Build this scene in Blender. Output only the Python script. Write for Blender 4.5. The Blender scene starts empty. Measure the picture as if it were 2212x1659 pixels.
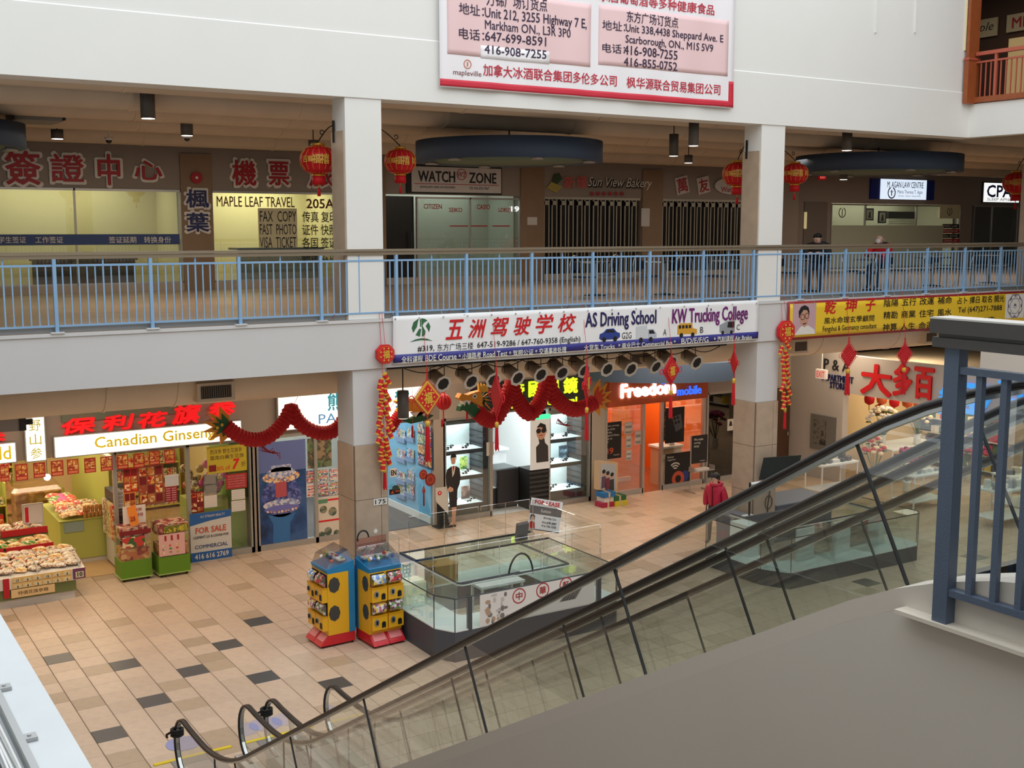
import bpy, bmesh, math, random
from mathutils import Vector, Matrix
random.seed(7)
R = math.radians
scene = bpy.context.scene
col = scene.collection
# ------------------------------------------------------------------ camera
FPX = 2505.0
CAM = Vector((-3.0736, -18.4428, 6.5635))
YAW, PITCH = R(32.33), R(7.61)
FWD = Vector((math.sin(YAW)*math.cos(PITCH), math.cos(YAW)*math.cos(PITCH), -math.sin(PITCH)))
RGT = Vector((math.cos(YAW), -math.sin(YAW), 0))
UPV = RGT.cross(FWD)
cam_d = bpy.data.cameras.new('camera')
cam_d.sensor_width = 36.0
cam_d.lens = 36.0*FPX/2212.0
cam_d.clip_end = 200
cam_o = bpy.data.objects.new('camera', cam_d)
m = Matrix((RGT, UPV, -FWD)).transposed().to_4x4()
m.translation = CAM
cam_o.matrix_world = m
col.objects.link(cam_o)
scene.camera = cam_o
# ------------------------------------------------------------------ light and exposure
scene.view_settings.view_transform = 'Standard'
scene.view_settings.look = 'None'
scene.view_settings.gamma = 1.0
scene.view_settings.use_curve_mapping = False
scene.view_settings.exposure = 0.0
world = bpy.data.worlds.new('world'); scene.world = world
world.use_nodes = True
world.node_tree.nodes['Background'].inputs[0].default_value = (0.85, 0.93, 1.0, 1)
world.node_tree.nodes['Background'].inputs[1].default_value = 0.5
def area(name, loc, sx, sy, power, color=(1, 1, 1), rot=(0, 0, 0), spread=None):
    l = bpy.data.lights.new(name, 'AREA'); l.shape = 'RECTANGLE'; l.size = sx; l.size_y = sy
    l.energy = power; l.color = color
    if spread: l.spread = spread
    o = bpy.data.objects.new(name, l); o.location = loc; o.rotation_euler = rot
    col.objects.link(o); return o
SKY_POWER = 2800
area('skylight_daylight', (6, -11.5, 14.2), 27, 19.5, SKY_POWER, (0.93, 0.97, 1.0))
WARM = (1.0, 0.80, 0.58)
for x in (0.0, 7.0, 14.5, 20.5):
    area('ground_ceiling_light', (x, 1.6, 4.0), 4.5, 1.2, 120, WARM)
area('ground_hall_light', (24.0, -4.0, 4.2), 3, 6, 90, (1.0, 0.9, 0.78))
area('ground_hall_light', (9.0, -9.0, 8.0), 10, 6, 0.01, WARM)
for x in (4.0, 12.5, 21.0, 28.0):
    area('food_court_light', (x, 4.0, 8.3), 4.5, 3.0, 130, (1.0, 0.86, 0.68))

# ------------------------------------------------------------------ pixel -> point on a real plane (image taken as 2212 x 1659)
def ray(u, v):
    return (RGT*((u-1106)/FPX) + UPV*(-(v-829.5)/FPX) + FWD)
def PY(u, v, Y):
    d = ray(u, v); return CAM + d*((Y-CAM.y)/d.y)
def PX(u, v, X):
    d = ray(u, v); return CAM + d*((X-CAM.x)/d.x)
def PZ(u, v, Z=0.0):
    d = ray(u, v); return CAM + d*((Z-CAM.z)/d.z)
def toPix(p):
    q = Vector(p)-CAM
    w = q.dot(FWD)
    return (1106+FPX*q.dot(RGT)/w, 829.5-FPX*q.dot(UPV)/w, w)

# ------------------------------------------------------------------ materials
MATS = {}
def mat(name, c=(0.8, 0.8, 0.8), rough=0.6, metal=0.0, emit=0.0, ecol=None, noise=0.0, nscale=8.0, bump=0.0, bscale=40.0, spec=0.5, rnd=0.0, coords='Object', c2=None):
    """procedural principled material; noise: tint variation, rnd: per-object variation"""
    if name in MATS: return MATS[name]
    m = bpy.data.materials.new(name); m.use_nodes = True
    nt = m.node_tree; b = nt.nodes['Principled BSDF']
    b.inputs['Base Color'].default_value = (*c, 1)
    b.inputs['Roughness'].default_value = rough
    b.inputs['Metallic'].default_value = metal
    b.inputs['Specular IOR Level'].default_value = spec
    if emit:
        b.inputs['Emission Color'].default_value = (*(ecol or c), 1)
        b.inputs['Emission Strength'].default_value = emit
    src = None
    if noise or bump:
        tc = nt.nodes.new('ShaderNodeTexCoord')
    if noise:
        n = nt.nodes.new('ShaderNodeTexNoise'); n.inputs['Scale'].default_value = nscale; n.inputs['Detail'].default_value = 5
        nt.links.new(tc.outputs[coords], n.inputs['Vector'])
        r = nt.nodes.new('ShaderNodeMapRange'); r.inputs[1].default_value = 0.3; r.inputs[2].default_value = 0.7
        nt.links.new(n.outputs['Fac'], r.inputs[0])
        mx = nt.nodes.new('ShaderNodeMix'); mx.data_type = 'RGBA'
        d = c2 or tuple(max(0, x*(1-noise)) for x in c)
        mx.inputs[6].default_value = (*c, 1); mx.inputs[7].default_value = (*d, 1)
        nt.links.new(r.outputs[0], mx.inputs[0]); src = mx.outputs[2]
    if rnd:
        oi = nt.nodes.new('ShaderNodeObjectInfo')
        mr = nt.nodes.new('ShaderNodeMapRange'); mr.inputs[3].default_value = 1-rnd; mr.inputs[4].default_value = 1+rnd*0.5
        nt.links.new(oi.outputs['Random'], mr.inputs[0])
        hs = nt.nodes.new('ShaderNodeHueSaturation')
        hs.inputs['Color'].default_value = (*c, 1)
        if src: nt.links.new(src, hs.inputs['Color'])
        nt.links.new(mr.outputs[0], hs.inputs['Value']); src = hs.outputs[0]
    if src: nt.links.new(src, b.inputs['Base Color'])
    if bump:
        n2 = nt.nodes.new('ShaderNodeTexNoise'); n2.inputs['Scale'].default_value = bscale; n2.inputs['Detail'].default_value = 3
        nt.links.new(tc.outputs[coords], n2.inputs['Vector'])
        bp = nt.nodes.new('ShaderNodeBump'); bp.inputs['Strength'].default_value = bump; bp.inputs['Distance'].default_value = 0.02
        nt.links.new(n2.outputs['Fac'], bp.inputs['Height']); nt.links.new(bp.outputs[0], b.inputs['Normal'])
    MATS[name] = m; return m
def glass(name, tint=(0.9, 0.97, 0.95), gloss=0.10, rough=0.0):
    """thin pane: tinted transparency plus a fresnel-weighted reflection"""
    if name in MATS: return MATS[name]
    m = bpy.data.materials.new(name); m.use_nodes = True
    nt = m.node_tree; nt.nodes.clear()
    o = nt.nodes.new('ShaderNodeOutputMaterial'); t = nt.nodes.new('ShaderNodeBsdfTransparent'); g = nt.nodes.new('ShaderNodeBsdfGlossy')
    t.inputs[0].default_value = (*tint, 1); g.inputs['Roughness'].default_value = rough
    g.inputs[0].default_value = (1, 1, 1, 1)
    lw = nt.nodes.new('ShaderNodeLayerWeight'); lw.inputs[0].default_value = 0.5
    mr = nt.nodes.new('ShaderNodeMapRange'); mr.inputs[1].default_value = 0.0; mr.inputs[2].default_value = 1.0
    mr.inputs[3].default_value = gloss*0.5; mr.inputs[4].default_value = min(1, gloss*4)
    nt.links.new(lw.outputs['Facing'], mr.inputs[0])
    mx = nt.nodes.new('ShaderNodeMixShader')
    nt.links.new(mr.outputs[0], mx.inputs[0]); nt.links.new(t.outputs[0], mx.inputs[1]); nt.links.new(g.outputs[0], mx.inputs[2])
    nt.links.new(mx.outputs[0], o.inputs[0])
    MATS[name] = m; return m
def patch(name, cols=None, scale=6.0, rough=0.5, emit=0.0, vor=True):
    """a printed picture or a heap of coloured packs: cells of the given colours"""
    if name in MATS: return MATS[name]
    m = bpy.data.materials.new(name); m.use_nodes = True
    nt = m.node_tree; b = nt.nodes['Principled BSDF']; b.inputs['Roughness'].default_value = rough
    tc = nt.nodes.new('ShaderNodeTexCoord')
    if vor:
        n = nt.nodes.new('ShaderNodeTexVoronoi'); n.inputs['Scale'].default_value = scale
        n.distance = 'CHEBYCHEV'
        sp = nt.nodes.new('ShaderNodeSeparateColor'); nt.links.new(n.outputs['Color'], sp.inputs[0]); fac = sp.outputs[0]
    else:
        n = nt.nodes.new('ShaderNodeTexNoise'); n.inputs['Scale'].default_value = scale; n.inputs['Detail'].default_value = 4
        mr = nt.nodes.new('ShaderNodeMapRange'); mr.inputs[1].default_value = 0.3; mr.inputs[2].default_value = 0.7
        nt.links.new(n.outputs['Fac'], mr.inputs[0]); fac = mr.outputs[0]
    nt.links.new(tc.outputs['Object'], n.inputs['Vector'])
    cr = nt.nodes.new('ShaderNodeValToRGB'); cr.color_ramp.interpolation = 'CONSTANT' if vor else 'LINEAR'
    els = cr.color_ramp.elements
    while len(els) < len(cols): els.new(0.5)
    for i, c in enumerate(cols):
        els[i].position = i/len(cols); els[i].color = (*c, 1)
    nt.links.new(fac, cr.inputs[0]); nt.links.new(cr.outputs[0], b.inputs['Base Color'])
    if emit:
        nt.links.new(cr.outputs[0], b.inputs['Emission Color']); b.inputs['Emission Strength'].default_value = emit
    MATS[name] = m; return m
def S(r, g, b):
    """sRGB 0-255 to linear"""
    f = lambda x: (x/255/12.92) if x/255 <= 0.04045 else ((x/255+0.055)/1.055)**2.4
    return (f(r), f(g), f(b))

# ------------------------------------------------------------------ mesh builder
class MB:
    def __init__(s): s.v = []; s.f = []; s.mi = []; s.sm = []; s.cur = 0
    def m(s, i): s.cur = i; return s
    def add(s, vs, fs, smooth=False):
        k = len(s.v); s.v += [tuple(x) for x in vs]
        for f in fs:
            s.f.append(tuple(k+i for i in f)); s.mi.append(s.cur); s.sm.append(smooth)
        return s
    def box(s, x0, x1, y0, y1, z0, z1):
        return s.add([(x0,y0,z0),(x1,y0,z0),(x1,y1,z0),(x0,y1,z0),(x0,y0,z1),(x1,y0,z1),(x1,y1,z1),(x0,y1,z1)],
              [(0,3,2,1),(4,5,6,7),(0,1,5,4),(1,2,6,5),(2,3,7,6),(3,0,4,7)])
    def obox(s, c, a, b, d):
        """box about centre c with half-axis vectors a, b, d"""
        c, a, b, d = Vector(c), Vector(a), Vector(b), Vector(d)
        vs = [c-a-b-d, c+a-b-d, c+a+b-d, c-a+b-d, c-a-b+d, c+a-b+d, c+a+b+d, c-a+b+d]
        return s.add(vs, [(0,3,2,1),(4,5,6,7),(0,1,5,4),(1,2,6,5),(2,3,7,6),(3,0,4,7)])
    def rbox(s, x0, x1, y0, y1, z0, z1, r=0.02):
        """box with chamfered vertical edges and top"""
        p = [(x0+r,y0),(x1-r,y0),(x1,y0+r),(x1,y1-r),(x1-r,y1),(x0+r,y1),(x0,y1-r),(x0,y0+r)]
        cx, cy = (x0+x1)/2, (y0+y1)/2
        q = [(cx+(x-cx)*(1-2*r/(x1-x0)), cy+(y-cy)*(1-2*r/(y1-y0))) for x, y in p]
        vs = [(x,y,z0) for x,y in p]+[(x,y,z1-r) for x,y in p]+[(x,y,z1) for x,y in q]
        fs = [tuple(range(7,-1,-1)), tuple(range(16,24))]
        for k in (0,8):
            for i in range(8):
                j=(i+1)%8; fs.append((k+i,k+j,k+8+j,k+8+i))
        return s.add(vs, fs)
    def tube(s, pts, r, n=8, cap=True, smooth=True, closed=False):
        pts = [Vector(p) for p in pts]; N = len(pts); vs = []
        rr = r if isinstance(r, (list, tuple)) else [r]*N
        prev = None
        for i, p in enumerate(pts):
            if closed: t = pts[(i+1)%N]-pts[i-1]
            else: t = pts[min(i+1, N-1)]-pts[max(i-1, 0)]
            if t.length < 1e-9: t = Vector((0,0,1))
            t.normalize()
            if prev is None:
                a = Vector((0,0,1)) if abs(t.z) < 0.9 else Vector((1,0,0))
                a = (a - t*a.dot(t)).normalized()
            else:
                a = prev - t*prev.dot(t)
                a = a.normalized() if a.length > 1e-6 else t.orthogonal().normalized()
            prev = a; b = t.cross(a)
            for k in range(n):
                w = 2*math.pi*k/n; vs.append(p + (a*math.cos(w)+b*math.sin(w))*rr[i])
        fs = []
        for i in range(N if closed else N-1):
            j = (i+1) % N
            for k in range(n):
                l = (k+1)%n; fs.append((i*n+k, i*n+l, j*n+l, j*n+k))
        s.add(vs, fs, smooth)
        if cap and not closed:
            s.add(vs[:n], [tuple(range(n-1,-1,-1))]); s.add(vs[-n:], [tuple(range(n))])
        return s
    def cyl(s, p0, p1, r, n=12, r1=None, smooth=True):
        return s.tube([p0, p1], [r, r1 if r1 is not None else r], n, True, smooth)
    def lathe(s, prof, c=(0,0,0), n=16, smooth=True):
        """prof: (radius, z) up the axis"""
        vs = []; N = len(prof)
        for r, z in prof:
            for k in range(n):
                w = 2*math.pi*k/n; vs.append((c[0]+r*math.cos(w), c[1]+r*math.sin(w), c[2]+z))
        fs = []
        for i in range(N-1):
            for k in range(n):
                l = (k+1)%n; fs.append((i*n+k, i*n+l, (i+1)*n+l, (i+1)*n+k))
        if prof[0][0] > 1e-6: fs.append(tuple(range(n-1,-1,-1)))
        if prof[-1][0] > 1e-6: fs.append(tuple((N-1)*n+k for k in range(n)))
        return s.add(vs, fs, smooth)
    def ball(s, c, r, n=10, m_=6, sx=1, sy=1, sz=1):
        vs = []; c = Vector(c)
        for i in range(m_+1):
            a = -math.pi/2+math.pi*i/m_
            for k in range(n):
                w = 2*math.pi*k/n
                vs.append(c+Vector((r*sx*math.cos(a)*math.cos(w), r*sy*math.cos(a)*math.sin(w), r*sz*math.sin(a))))
        fs = [(i*n+k, i*n+(k+1)%n, (i+1)*n+(k+1)%n, (i+1)*n+k) for i in range(m_) for k in range(n)]
        return s.add(vs, fs, True)
    def poly(s, pts, fr, d0=0.0, d1=0.004):
        """prism of a 2-D outline on frame fr between depths d0 and d1 (outline may be concave)"""
        a = 0
        for i in range(len(pts)):
            x0, y0 = pts[i]; x1, y1 = pts[(i+1) % len(pts)]; a += x0*y1-x1*y0
        if a < 0: pts = pts[::-1]
        n = len(pts)
        vs = [fr(x, y, d0) for x, y in pts]+[fr(x, y, d1) for x, y in pts]
        fs = [tuple(range(n-1,-1,-1)), tuple(range(n, 2*n))]+[(i,(i+1)%n,n+(i+1)%n,n+i) for i in range(n)]
        return s.add(vs, fs)
    def rect(s, fr, u0, u1, v0, v1, d0=0.0, d1=0.004):
        return s.poly([(u0,v0),(u1,v0),(u1,v1),(u0,v1)], fr, d0, d1)
    def disc(s, fr, cu, cv, ru, rv=None, d0=0.0, d1=0.004, n=20):
        rv = rv or ru
        return s.poly([(cu+ru*math.cos(2*math.pi*k/n), cv+rv*math.sin(2*math.pi*k/n)) for k in range(n)], fr, d0, d1)
    def ring(s, fr, cu, cv, r0, r1, d0=0.0, d1=0.004, n=24, a0=0, a1=360):
        for k in range(n):
            w0, w1 = R(a0+(a1-a0)*k/n), R(a0+(a1-a0)*(k+1)/n)
            s.poly([(cu+r0*math.cos(w0),cv+r0*math.sin(w0)),(cu+r1*math.cos(w0),cv+r1*math.sin(w0)),
                    (cu+r1*math.cos(w1),cv+r1*math.sin(w1)),(cu+r0*math.cos(w1),cv+r0*math.sin(w1))], fr, d0, d1)
        return s
    def mesh(s, name, mats):
        me = bpy.data.meshes.new(name); me.from_pydata(s.v, [], s.f)
        for q in (mats if isinstance(mats, (list, tuple)) else [mats]): me.materials.append(q)
        me.polygons.foreach_set('material_index', s.mi); me.polygons.foreach_set('use_smooth', s.sm)
        me.validate(); me.update(); return me
    def build(s, name, mats, parent=None, world=True, **tags):
        me = s.mesh(name, mats)
        return link(name, me, parent, world, **tags)
def link(name, me, parent=None, world=True, **tags):
    o = bpy.data.objects.new(name, me); col.objects.link(o)
    if parent is not None:
        o.parent = parent
        if world:
            p = parent; t = Vector((0,0,0))
            while p is not None: t += p.location + p.matrix_parent_inverse.translation; p = p.parent
            o.matrix_parent_inverse = Matrix.Translation(-t)
    tag(o, **tags); return o
def tag(o, label=None, cat=None, group=None, kind=None):
    if label: o['label'] = label
    if cat: o['category'] = cat
    if group: o['group'] = group
    if kind: o['kind'] = kind
    return o
def thing(name, loc, label, cat, group=None, kind=None):
    o = bpy.data.objects.new(name, None); o.location = loc; o.empty_display_size = 0.1
    col.objects.link(o); tag(o, label, cat, group, kind); return o
def copy_tree(o, parent=None):
    c = o.copy(); col.objects.link(c); c.parent = parent
    for ch in o.children: copy_tree(ch, c)
    return c
class Frame:
    """flat local frame: u to the reader's right, v up, d out of the surface towards the reader"""
    def __init__(s, o, u, v): s.o = Vector(o); s.u = Vector(u).normalized(); s.v = Vector(v).normalized(); s.n = s.u.cross(s.v)
    def __call__(s, a, b, d=0.0): return s.o+s.u*a+s.v*b+s.n*d
def FY(x, y, z): return Frame((x, y, z), (1,0,0), (0,0,1))      # faces -Y
def FX(x, y, z): return Frame((x, y, z), (0,-1,0), (0,0,1))     # faces -X
# ------------------------------------------------------------------ lettering (one mesh for each colour on each sign)
TEXT = []
def txt(s, fr, cu, cv, w, h, m, parent, name='lettering', bold=0.0, shear=0.0, d=0.004, th=0.003, rot=0.0, res=2, align='C'):
    TEXT.append(dict(s=s, fr=fr, cu=cu, cv=cv, w=w, h=h, m=m, parent=parent, name=name, bold=bold, shear=shear, d=d, th=th, rot=rot, res=res, align=align))
def flush_text():
    obs = []
    cache = {}
    for t in TEXT:
        key = (t['s'], t['shear'], t['res'])
        if key in cache: continue
        c = bpy.data.curves.new('t', 'FONT'); c.body = t['s']; c.size = 1.0; c.resolution_u = t['res']
        c.shear = t['shear']; c.fill_mode = 'FRONT'
        o = bpy.data.objects.new('t', c); col.objects.link(o); cache[key] = o
    dg = bpy.context.evaluated_depsgraph_get(); dg.update()
    geo = {}
    for k, o in cache.items():
        me = bpy.data.meshes.new_from_object(o.evaluated_get(dg))
        geo[k] = ([v.co.copy() for v in me.vertices], [tuple(p.vertices) for p in me.polygons])
        bpy.data.meshes.remove(me)
    for o in cache.values():
        c = o.data; bpy.data.objects.remove(o); bpy.data.curves.remove(c)
    acc = {}
    for t in TEXT:
        vs, fs = geo[(t['s'], t['shear'], t['res'])]
        if not vs: continue
        x0 = min(v.x for v in vs); x1 = max(v.x for v in vs); y0 = min(v.y for v in vs); y1 = max(v.y for v in vs)
        h = t['h']; w = t['w']
        if w is None: w = h*(x1-x0)/(y1-y0)
        if h is None: h = w*(y1-y0)/(x1-x0)
        kx, ky = w/(x1-x0), h/(y1-y0)
        cu = t['cu']+(w/2 if t['align'] == 'L' else (-w/2 if t['align'] == 'R' else 0))
        ca, sa = math.cos(t['rot']), math.sin(t['rot'])
        b_ = t['bold']; hh = h/(y1-y0)*0.62      # stroke weight: shifted copies of the glyph, joined
        sh = [(0, 0)]
        if b_ >= 0.01:
            n_ = 4 if b_ < 0.03 else (8 if b_ < 0.06 else 12)
            sh += [(b_*hh*math.cos(2*math.pi*(q+0.5)/n_), b_*hh*math.sin(2*math.pi*(q+0.5)/n_)) for q in range(n_)]
            if b_ >= 0.06: sh += [(b_*0.5*hh*math.cos(2*math.pi*q/6), b_*0.5*hh*math.sin(2*math.pi*q/6)) for q in range(6)]
        mb = acc.setdefault(len(acc), (MB(), t))[0]
        fr = t['fr']
        ed = {}
        if t['th'] > 0.006:     # channel letters get sides
            for f in fs:
                for i in range(len(f)): ed[(f[i], f[(i+1) % len(f)])] = 1
        bd = [e for e in ed if (e[1], e[0]) not in ed]
        for q_, (dx, dy) in enumerate(sh):
            lift = 0.0004*q_
            P = []
            for v in vs:
                a, b = (v.x-(x0+x1)/2)*kx+dx, (v.y-(y0+y1)/2)*ky+dy
                P.append((cu+a*ca-b*sa, t['cv']+a*sa+b*ca))
            n = len(P)
            mb.add([fr(a, b, t['d']+t['th']+lift) for a, b in P], fs)
            if bd: mb.add([fr(a, b, t['d']+t['th']+lift) for a, b in P]+[fr(a, b, t['d']) for a, b in P], [(e[1], e[0], n+e[0], n+e[1]) for e in bd])
    for (mb, t) in acc.values():
        mb.build(t['name'], t['m'], t['parent'])
    TEXT.clear()
# ================================================================== SETTING
YW, YF, YU = -1.40, 3.88, 9.0          # atrium edge, ground shop fronts, upper shop fronts
Z2, LB, UB, ZC2 = 5.12, 4.31, 8.61, 9.3
T = 0.4                                # floor tile
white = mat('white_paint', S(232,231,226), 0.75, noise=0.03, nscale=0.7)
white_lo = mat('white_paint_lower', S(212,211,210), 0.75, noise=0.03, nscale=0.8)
beige = mat('beige_duct_paint', S(224,206,182), 0.7, noise=0.08, nscale=2)
taupe = mat('taupe_wall', S(150,138,128), 0.75, noise=0.05, nscale=1.5)
taupe_d = mat('taupe_wall_dark', S(128,118,110), 0.75, noise=0.05)
stone = mat('stone_cladding', S(190,168,146), 0.35, noise=0.16, nscale=5, rnd=0.06)
grey_lip = mat('grey_lip', S(150,150,148), 0.6)
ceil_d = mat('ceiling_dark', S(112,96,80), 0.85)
alu = mat('aluminium', S(178,176,172), 0.35, 0.6)
dark = mat('dark_metal', S(40,40,42), 0.45)
black = mat('black_matte', S(18,18,19), 0.6)
# ---- ground floor: slab with individually laid tiles
fl = MB().box(-12, 44, -26, 16, -0.2, -0.006).build('floor', mat('grout', S(120,98,80), 0.9), kind='structure')
tile_l = mat('floor_tile_light', S(214,186,160), 0.32, noise=0.12, nscale=9, rnd=0.10, coords='Object')
tile_d = mat('floor_tile_dark', S(78,80,80), 0.3, noise=0.1, nscale=9, rnd=0.06)
tile_g = mat('floor_tile_tan', S(190,164,136), 0.32, noise=0.12, nscale=9, rnd=0.10)
def tile_mb(mb, x, y):
    g = 0.004; b = 0.004
    x0, x1, y0, y1 = x+g, x+T-g, y+g, y+T-g
    mb.add([(x0,y0,-0.006),(x1,y0,-0.006),(x1,y1,-0.006),(x0,y1,-0.006),(x0+b,y0+b,0),(x1-b,y0+b,0),(x1-b,y1-b,0),(x0+b,y1-b,0)],
        [(4,5,6,7),(0,1,5,4),(1,2,6,5),(2,3,7,6),(3,0,4,7)])
DARKT = {(0,0),(2,2),(4,4),(6,6),(8,8),(8,0),(6,2),(2,6),(0,8)}
for cx, cy in ((38,14),(22,30)):
    DARKT |= {(cx+a, cy+b) for a, b in ((-4,-4),(-2,-2),(0,0),(2,2),(4,4),(4,-4),(2,-2),(-2,2),(-4,4))}
protos = {}
for k, mm in (('l', tile_l), ('d', tile_d), ('g', tile_g)):
    b = MB(); tile_mb(b, 0, 0); protos[k] = b.mesh('tile', mm)
cand = []
for i in range(-12, 70):
    for j in range(-10, 46):
        x, y = i*T, -(j+1)*T
        u, v, w = toPix((x+T/2, y+T/2, 0))
        inside = w > 0.5 and -20 < u < 2230 and 0 < v < 1680
        hidden = v > 1659-(u-830)*0.345 and u > 830
        cand.append((w if inside and not hidden else 1e3, i, j, x, y))
cand.sort()
st = {'l': MB(), 'd': MB(), 'g': MB()}
rt = random.Random(3)
for n, (w, i, j, x, y) in enumerate(cand):
    k = 'd' if (i, j) in DARKT else ('g' if rt.random() < 0.16 else 'l')
    if n < 296 and w < 900:
        o = link('tile', protos[k], fl); o.location = (x, y, 0)
    else: tile_mb(st[k], x, y)
for k, mm in (('l', tile_l), ('g', tile_g), ('d', tile_d)):
    if st[k].v: st[k].build('tile_field', mm, fl, kind='stuff')
# ---- upper floor slab, fascias, ceilings
MB().box(-12, 44, YW+0.05, 12.2, 4.93, Z2).build('floor_upper', mat('upper_floor_tile', S(168,140,116), 0.4, noise=0.2, nscale=1.2), kind='structure')
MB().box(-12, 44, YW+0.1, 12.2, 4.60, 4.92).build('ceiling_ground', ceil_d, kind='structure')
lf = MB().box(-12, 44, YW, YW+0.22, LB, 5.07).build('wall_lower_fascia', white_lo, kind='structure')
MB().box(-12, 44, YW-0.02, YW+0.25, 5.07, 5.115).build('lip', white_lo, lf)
uf = MB()
uf.box(-12, 19.89, YW, YW+0.5, UB, 9.58)
uf.add([(-12,YW,9.58),(19.89,YW,9.58),(19.89,YW+0.02,9.60),(-12,YW+0.02,9.60)], [(0,1,2,3)])
uf.box(-12, 19.89, YW+0.02, YW+0.5, 9.58, 14.5)
wu = uf.build('wall_upper_fascia', white, kind='structure')
for u0 in (1889, 1974):
    p = PY(u0, 30, YW+0.06)
    MB().box(p.x-0.02, p.x+0.02, YW-0.01, YW+0.02, PY(u0, 70, YW).z, 14.4).build('wall_strip', white, wu)
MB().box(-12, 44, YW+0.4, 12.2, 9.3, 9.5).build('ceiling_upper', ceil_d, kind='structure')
# right-hand atrium wall band (level three slab edge) and level three
sb = MB().box(19.89, 20.2, -20, YW+0.5, UB, 9.34).build('wall_right_band', white, kind='structure')
MB().box(20.2, 34, -20, 8, 9.0, 9.5).build('floor_third', mat('third_floor_tile', S(120,84,60), 0.5), kind='structure')
MB().box(27, 27.3, -20, 8, 9.5, 14.5).build('wall_third_shops', mat('third_shop_wall', S(84,60,48), 0.7), kind='structure')
MB().box(19.9, 27.3, 8, 8.2, 9.5, 14.5).build('wall_third_end', taupe_d, kind='structure')
MB().box(20.2, 27.3, -20, 8, 13.3, 13.5).build('ceiling_third', mat('ceiling_pale', S(190,176,150), 0.8), kind='structure')
MB().box(19.9, 27.3, -20, -19.8, 9.5, 13.4).build('wall_third_near', taupe_d, kind='structure')
# envelope
MB().box(-12, 44, 11.8, 12.0, Z2, 9.4).build('wall_back_upper', taupe_d, kind='structure')
MB().box(-12, 44, 12.0, 12.2, 0, 5).build('wall_back_ground', taupe_d, kind='structure')
MB().box(-12.2, -12, -26, 12, 0, 15).build('wall_left', white, kind='structure')
MB().box(44, 44.2, -26, 12, 0, 15).build('wall_right', white, kind='structure')
MB().box(-12, 44, -26.2, -26, 0, 15).build('wall_behind', white, kind='structure')
rf = MB()
for b in ((-12,-8,-26,12.4),(19.9,44,-26,12.4),(-8,19.9,-26,-22),(-8,19.9,-1.4,12.4)): rf.box(b[0],b[1],b[2],b[3],14.5,14.7)
rf.build('ceiling_roof', white, kind='structure')
# camera-side walkway on the left, its ledge, and the floor the escalators rise to
ledge = mat('ledge_white', S(205,210,212), 0.6, noise=0.08, nscale=3)
MB().box(-12, -2.445, -26, YW, 4.80, Z2).build('floor_walkway', ledge, kind='structure')
MB().box(0.5, 19.9, -26, -16.9, 4.75, Z2).build('floor_landing', mat('upper_floor_tile'), kind='structure')
# ---- columns
def column(name, x0, x1, label):
    c = thing(name, ((x0+x1)/2, YW+0.35, 0), label, 'column', kind='structure')
    y0, y1 = YW+0.02, YW+0.66
    yu = YW+0.50
    MB().box(x0, x1, y0, yu, Z2, UB).build('shaft', white, c)
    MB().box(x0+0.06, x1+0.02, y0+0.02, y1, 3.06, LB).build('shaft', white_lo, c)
    # side of the shaft above is stone-faced on the gallery side
    sx = x0-0.012
    MB().box(sx-0.01, x0, y0+0.03, yu+0.02, Z2, 8.1).build('cladding_panel', stone, c)
    MB().box(x1, x1+0.03, y0+0.06, yu+0.02, Z2, 8.0).build('cladding_panel', white, c)
    b0, b1 = x0+0.06, x1+0.02
    g = 0.004
    for z0, z1 in ((0.0,0.30),(0.30,1.20),(1.20,2.15),(2.15,3.06)):
        for (f0, f1) in ((b0, (b0*0.22+b1*0.78)), ((b0*0.22+b1*0.78), b1)):
            MB().box(f0+g, f1-g, y0-0.02, y0+0.03, z0+g, z1-g).build('cladding_panel', stone, c)
        MB().box(b0-0.02, b0+0.03, y0+0.03+g, y1-g, z0+g, z1-g).build('cladding_panel', stone, c)
        MB().box(b1-0.03, b1+0.02, y0+0.03+g, y1-g, z0+g, z1-g).build('cladding_panel', stone, c)
    MB().box(b0, b1, y0+0.01, y1, 0, 3.06).build('core', mat('grout'), c)
    return c
c1 = column('column', 4.63, 5.26, 'square white column with stone base behind the capsule toy machines')
c2 = column('column', 13.55, 14.19, 'square white column with stone base beside the banner lined with vehicles')
c3 = column('column', 22.75, 23.4, 'square column at the far end of the blue railing')
fr = FY(0, YW-0.0, 0)
p = PY(821, 1083, YW)
MB().rect(fr, p.x-0.12, p.x+0.12, p.z-0.055, p.z+0.055, 0.003, 0.012).build('number_plate', mat('plate_white', S(235,232,225), 0.5), c1)
txt('175', fr, p.x, p.z, 0.19, 0.07, black, c1, d=0.012, bold=0.02)
# ================================================================== UPPER GALLERY
def box_px(u0, v0, u1, v1, Y):
    a = PY(u0, (v0+v1)/2, Y); b = PY(u1, (v0+v1)/2, Y); c = PY((u0+u1)/2, v0, Y); d = PY((u0+u1)/2, v1, Y)
    return (a.x+b.x)/2, (c.z+d.z)/2, b.x-a.x, c.z-d.z
def tpx(s, u0, v0, u1, v1, Y, m, parent, **k):
    cx, cz, w, h = box_px(u0, v0, u1, v1, Y)
    txt(s, FY(0, Y, 0), cx, cz, w, h, m, parent, **k)
def rpx(mb, u0, v0, u1, v1, Y, d0=0.0, d1=0.004):
    cx, cz, w, h = box_px(u0, v0, u1, v1, Y)
    mb.rect(FY(0, Y, 0), cx-w/2, cx+w/2, cz-h/2, cz+h/2, d0, d1); return mb
blue_rail = mat('railing_blue', S(140,178,214), 0.4, spec=0.4)
bronze = mat('handrail_bronze', S(150,136,116), 0.35, 0.4)
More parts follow.
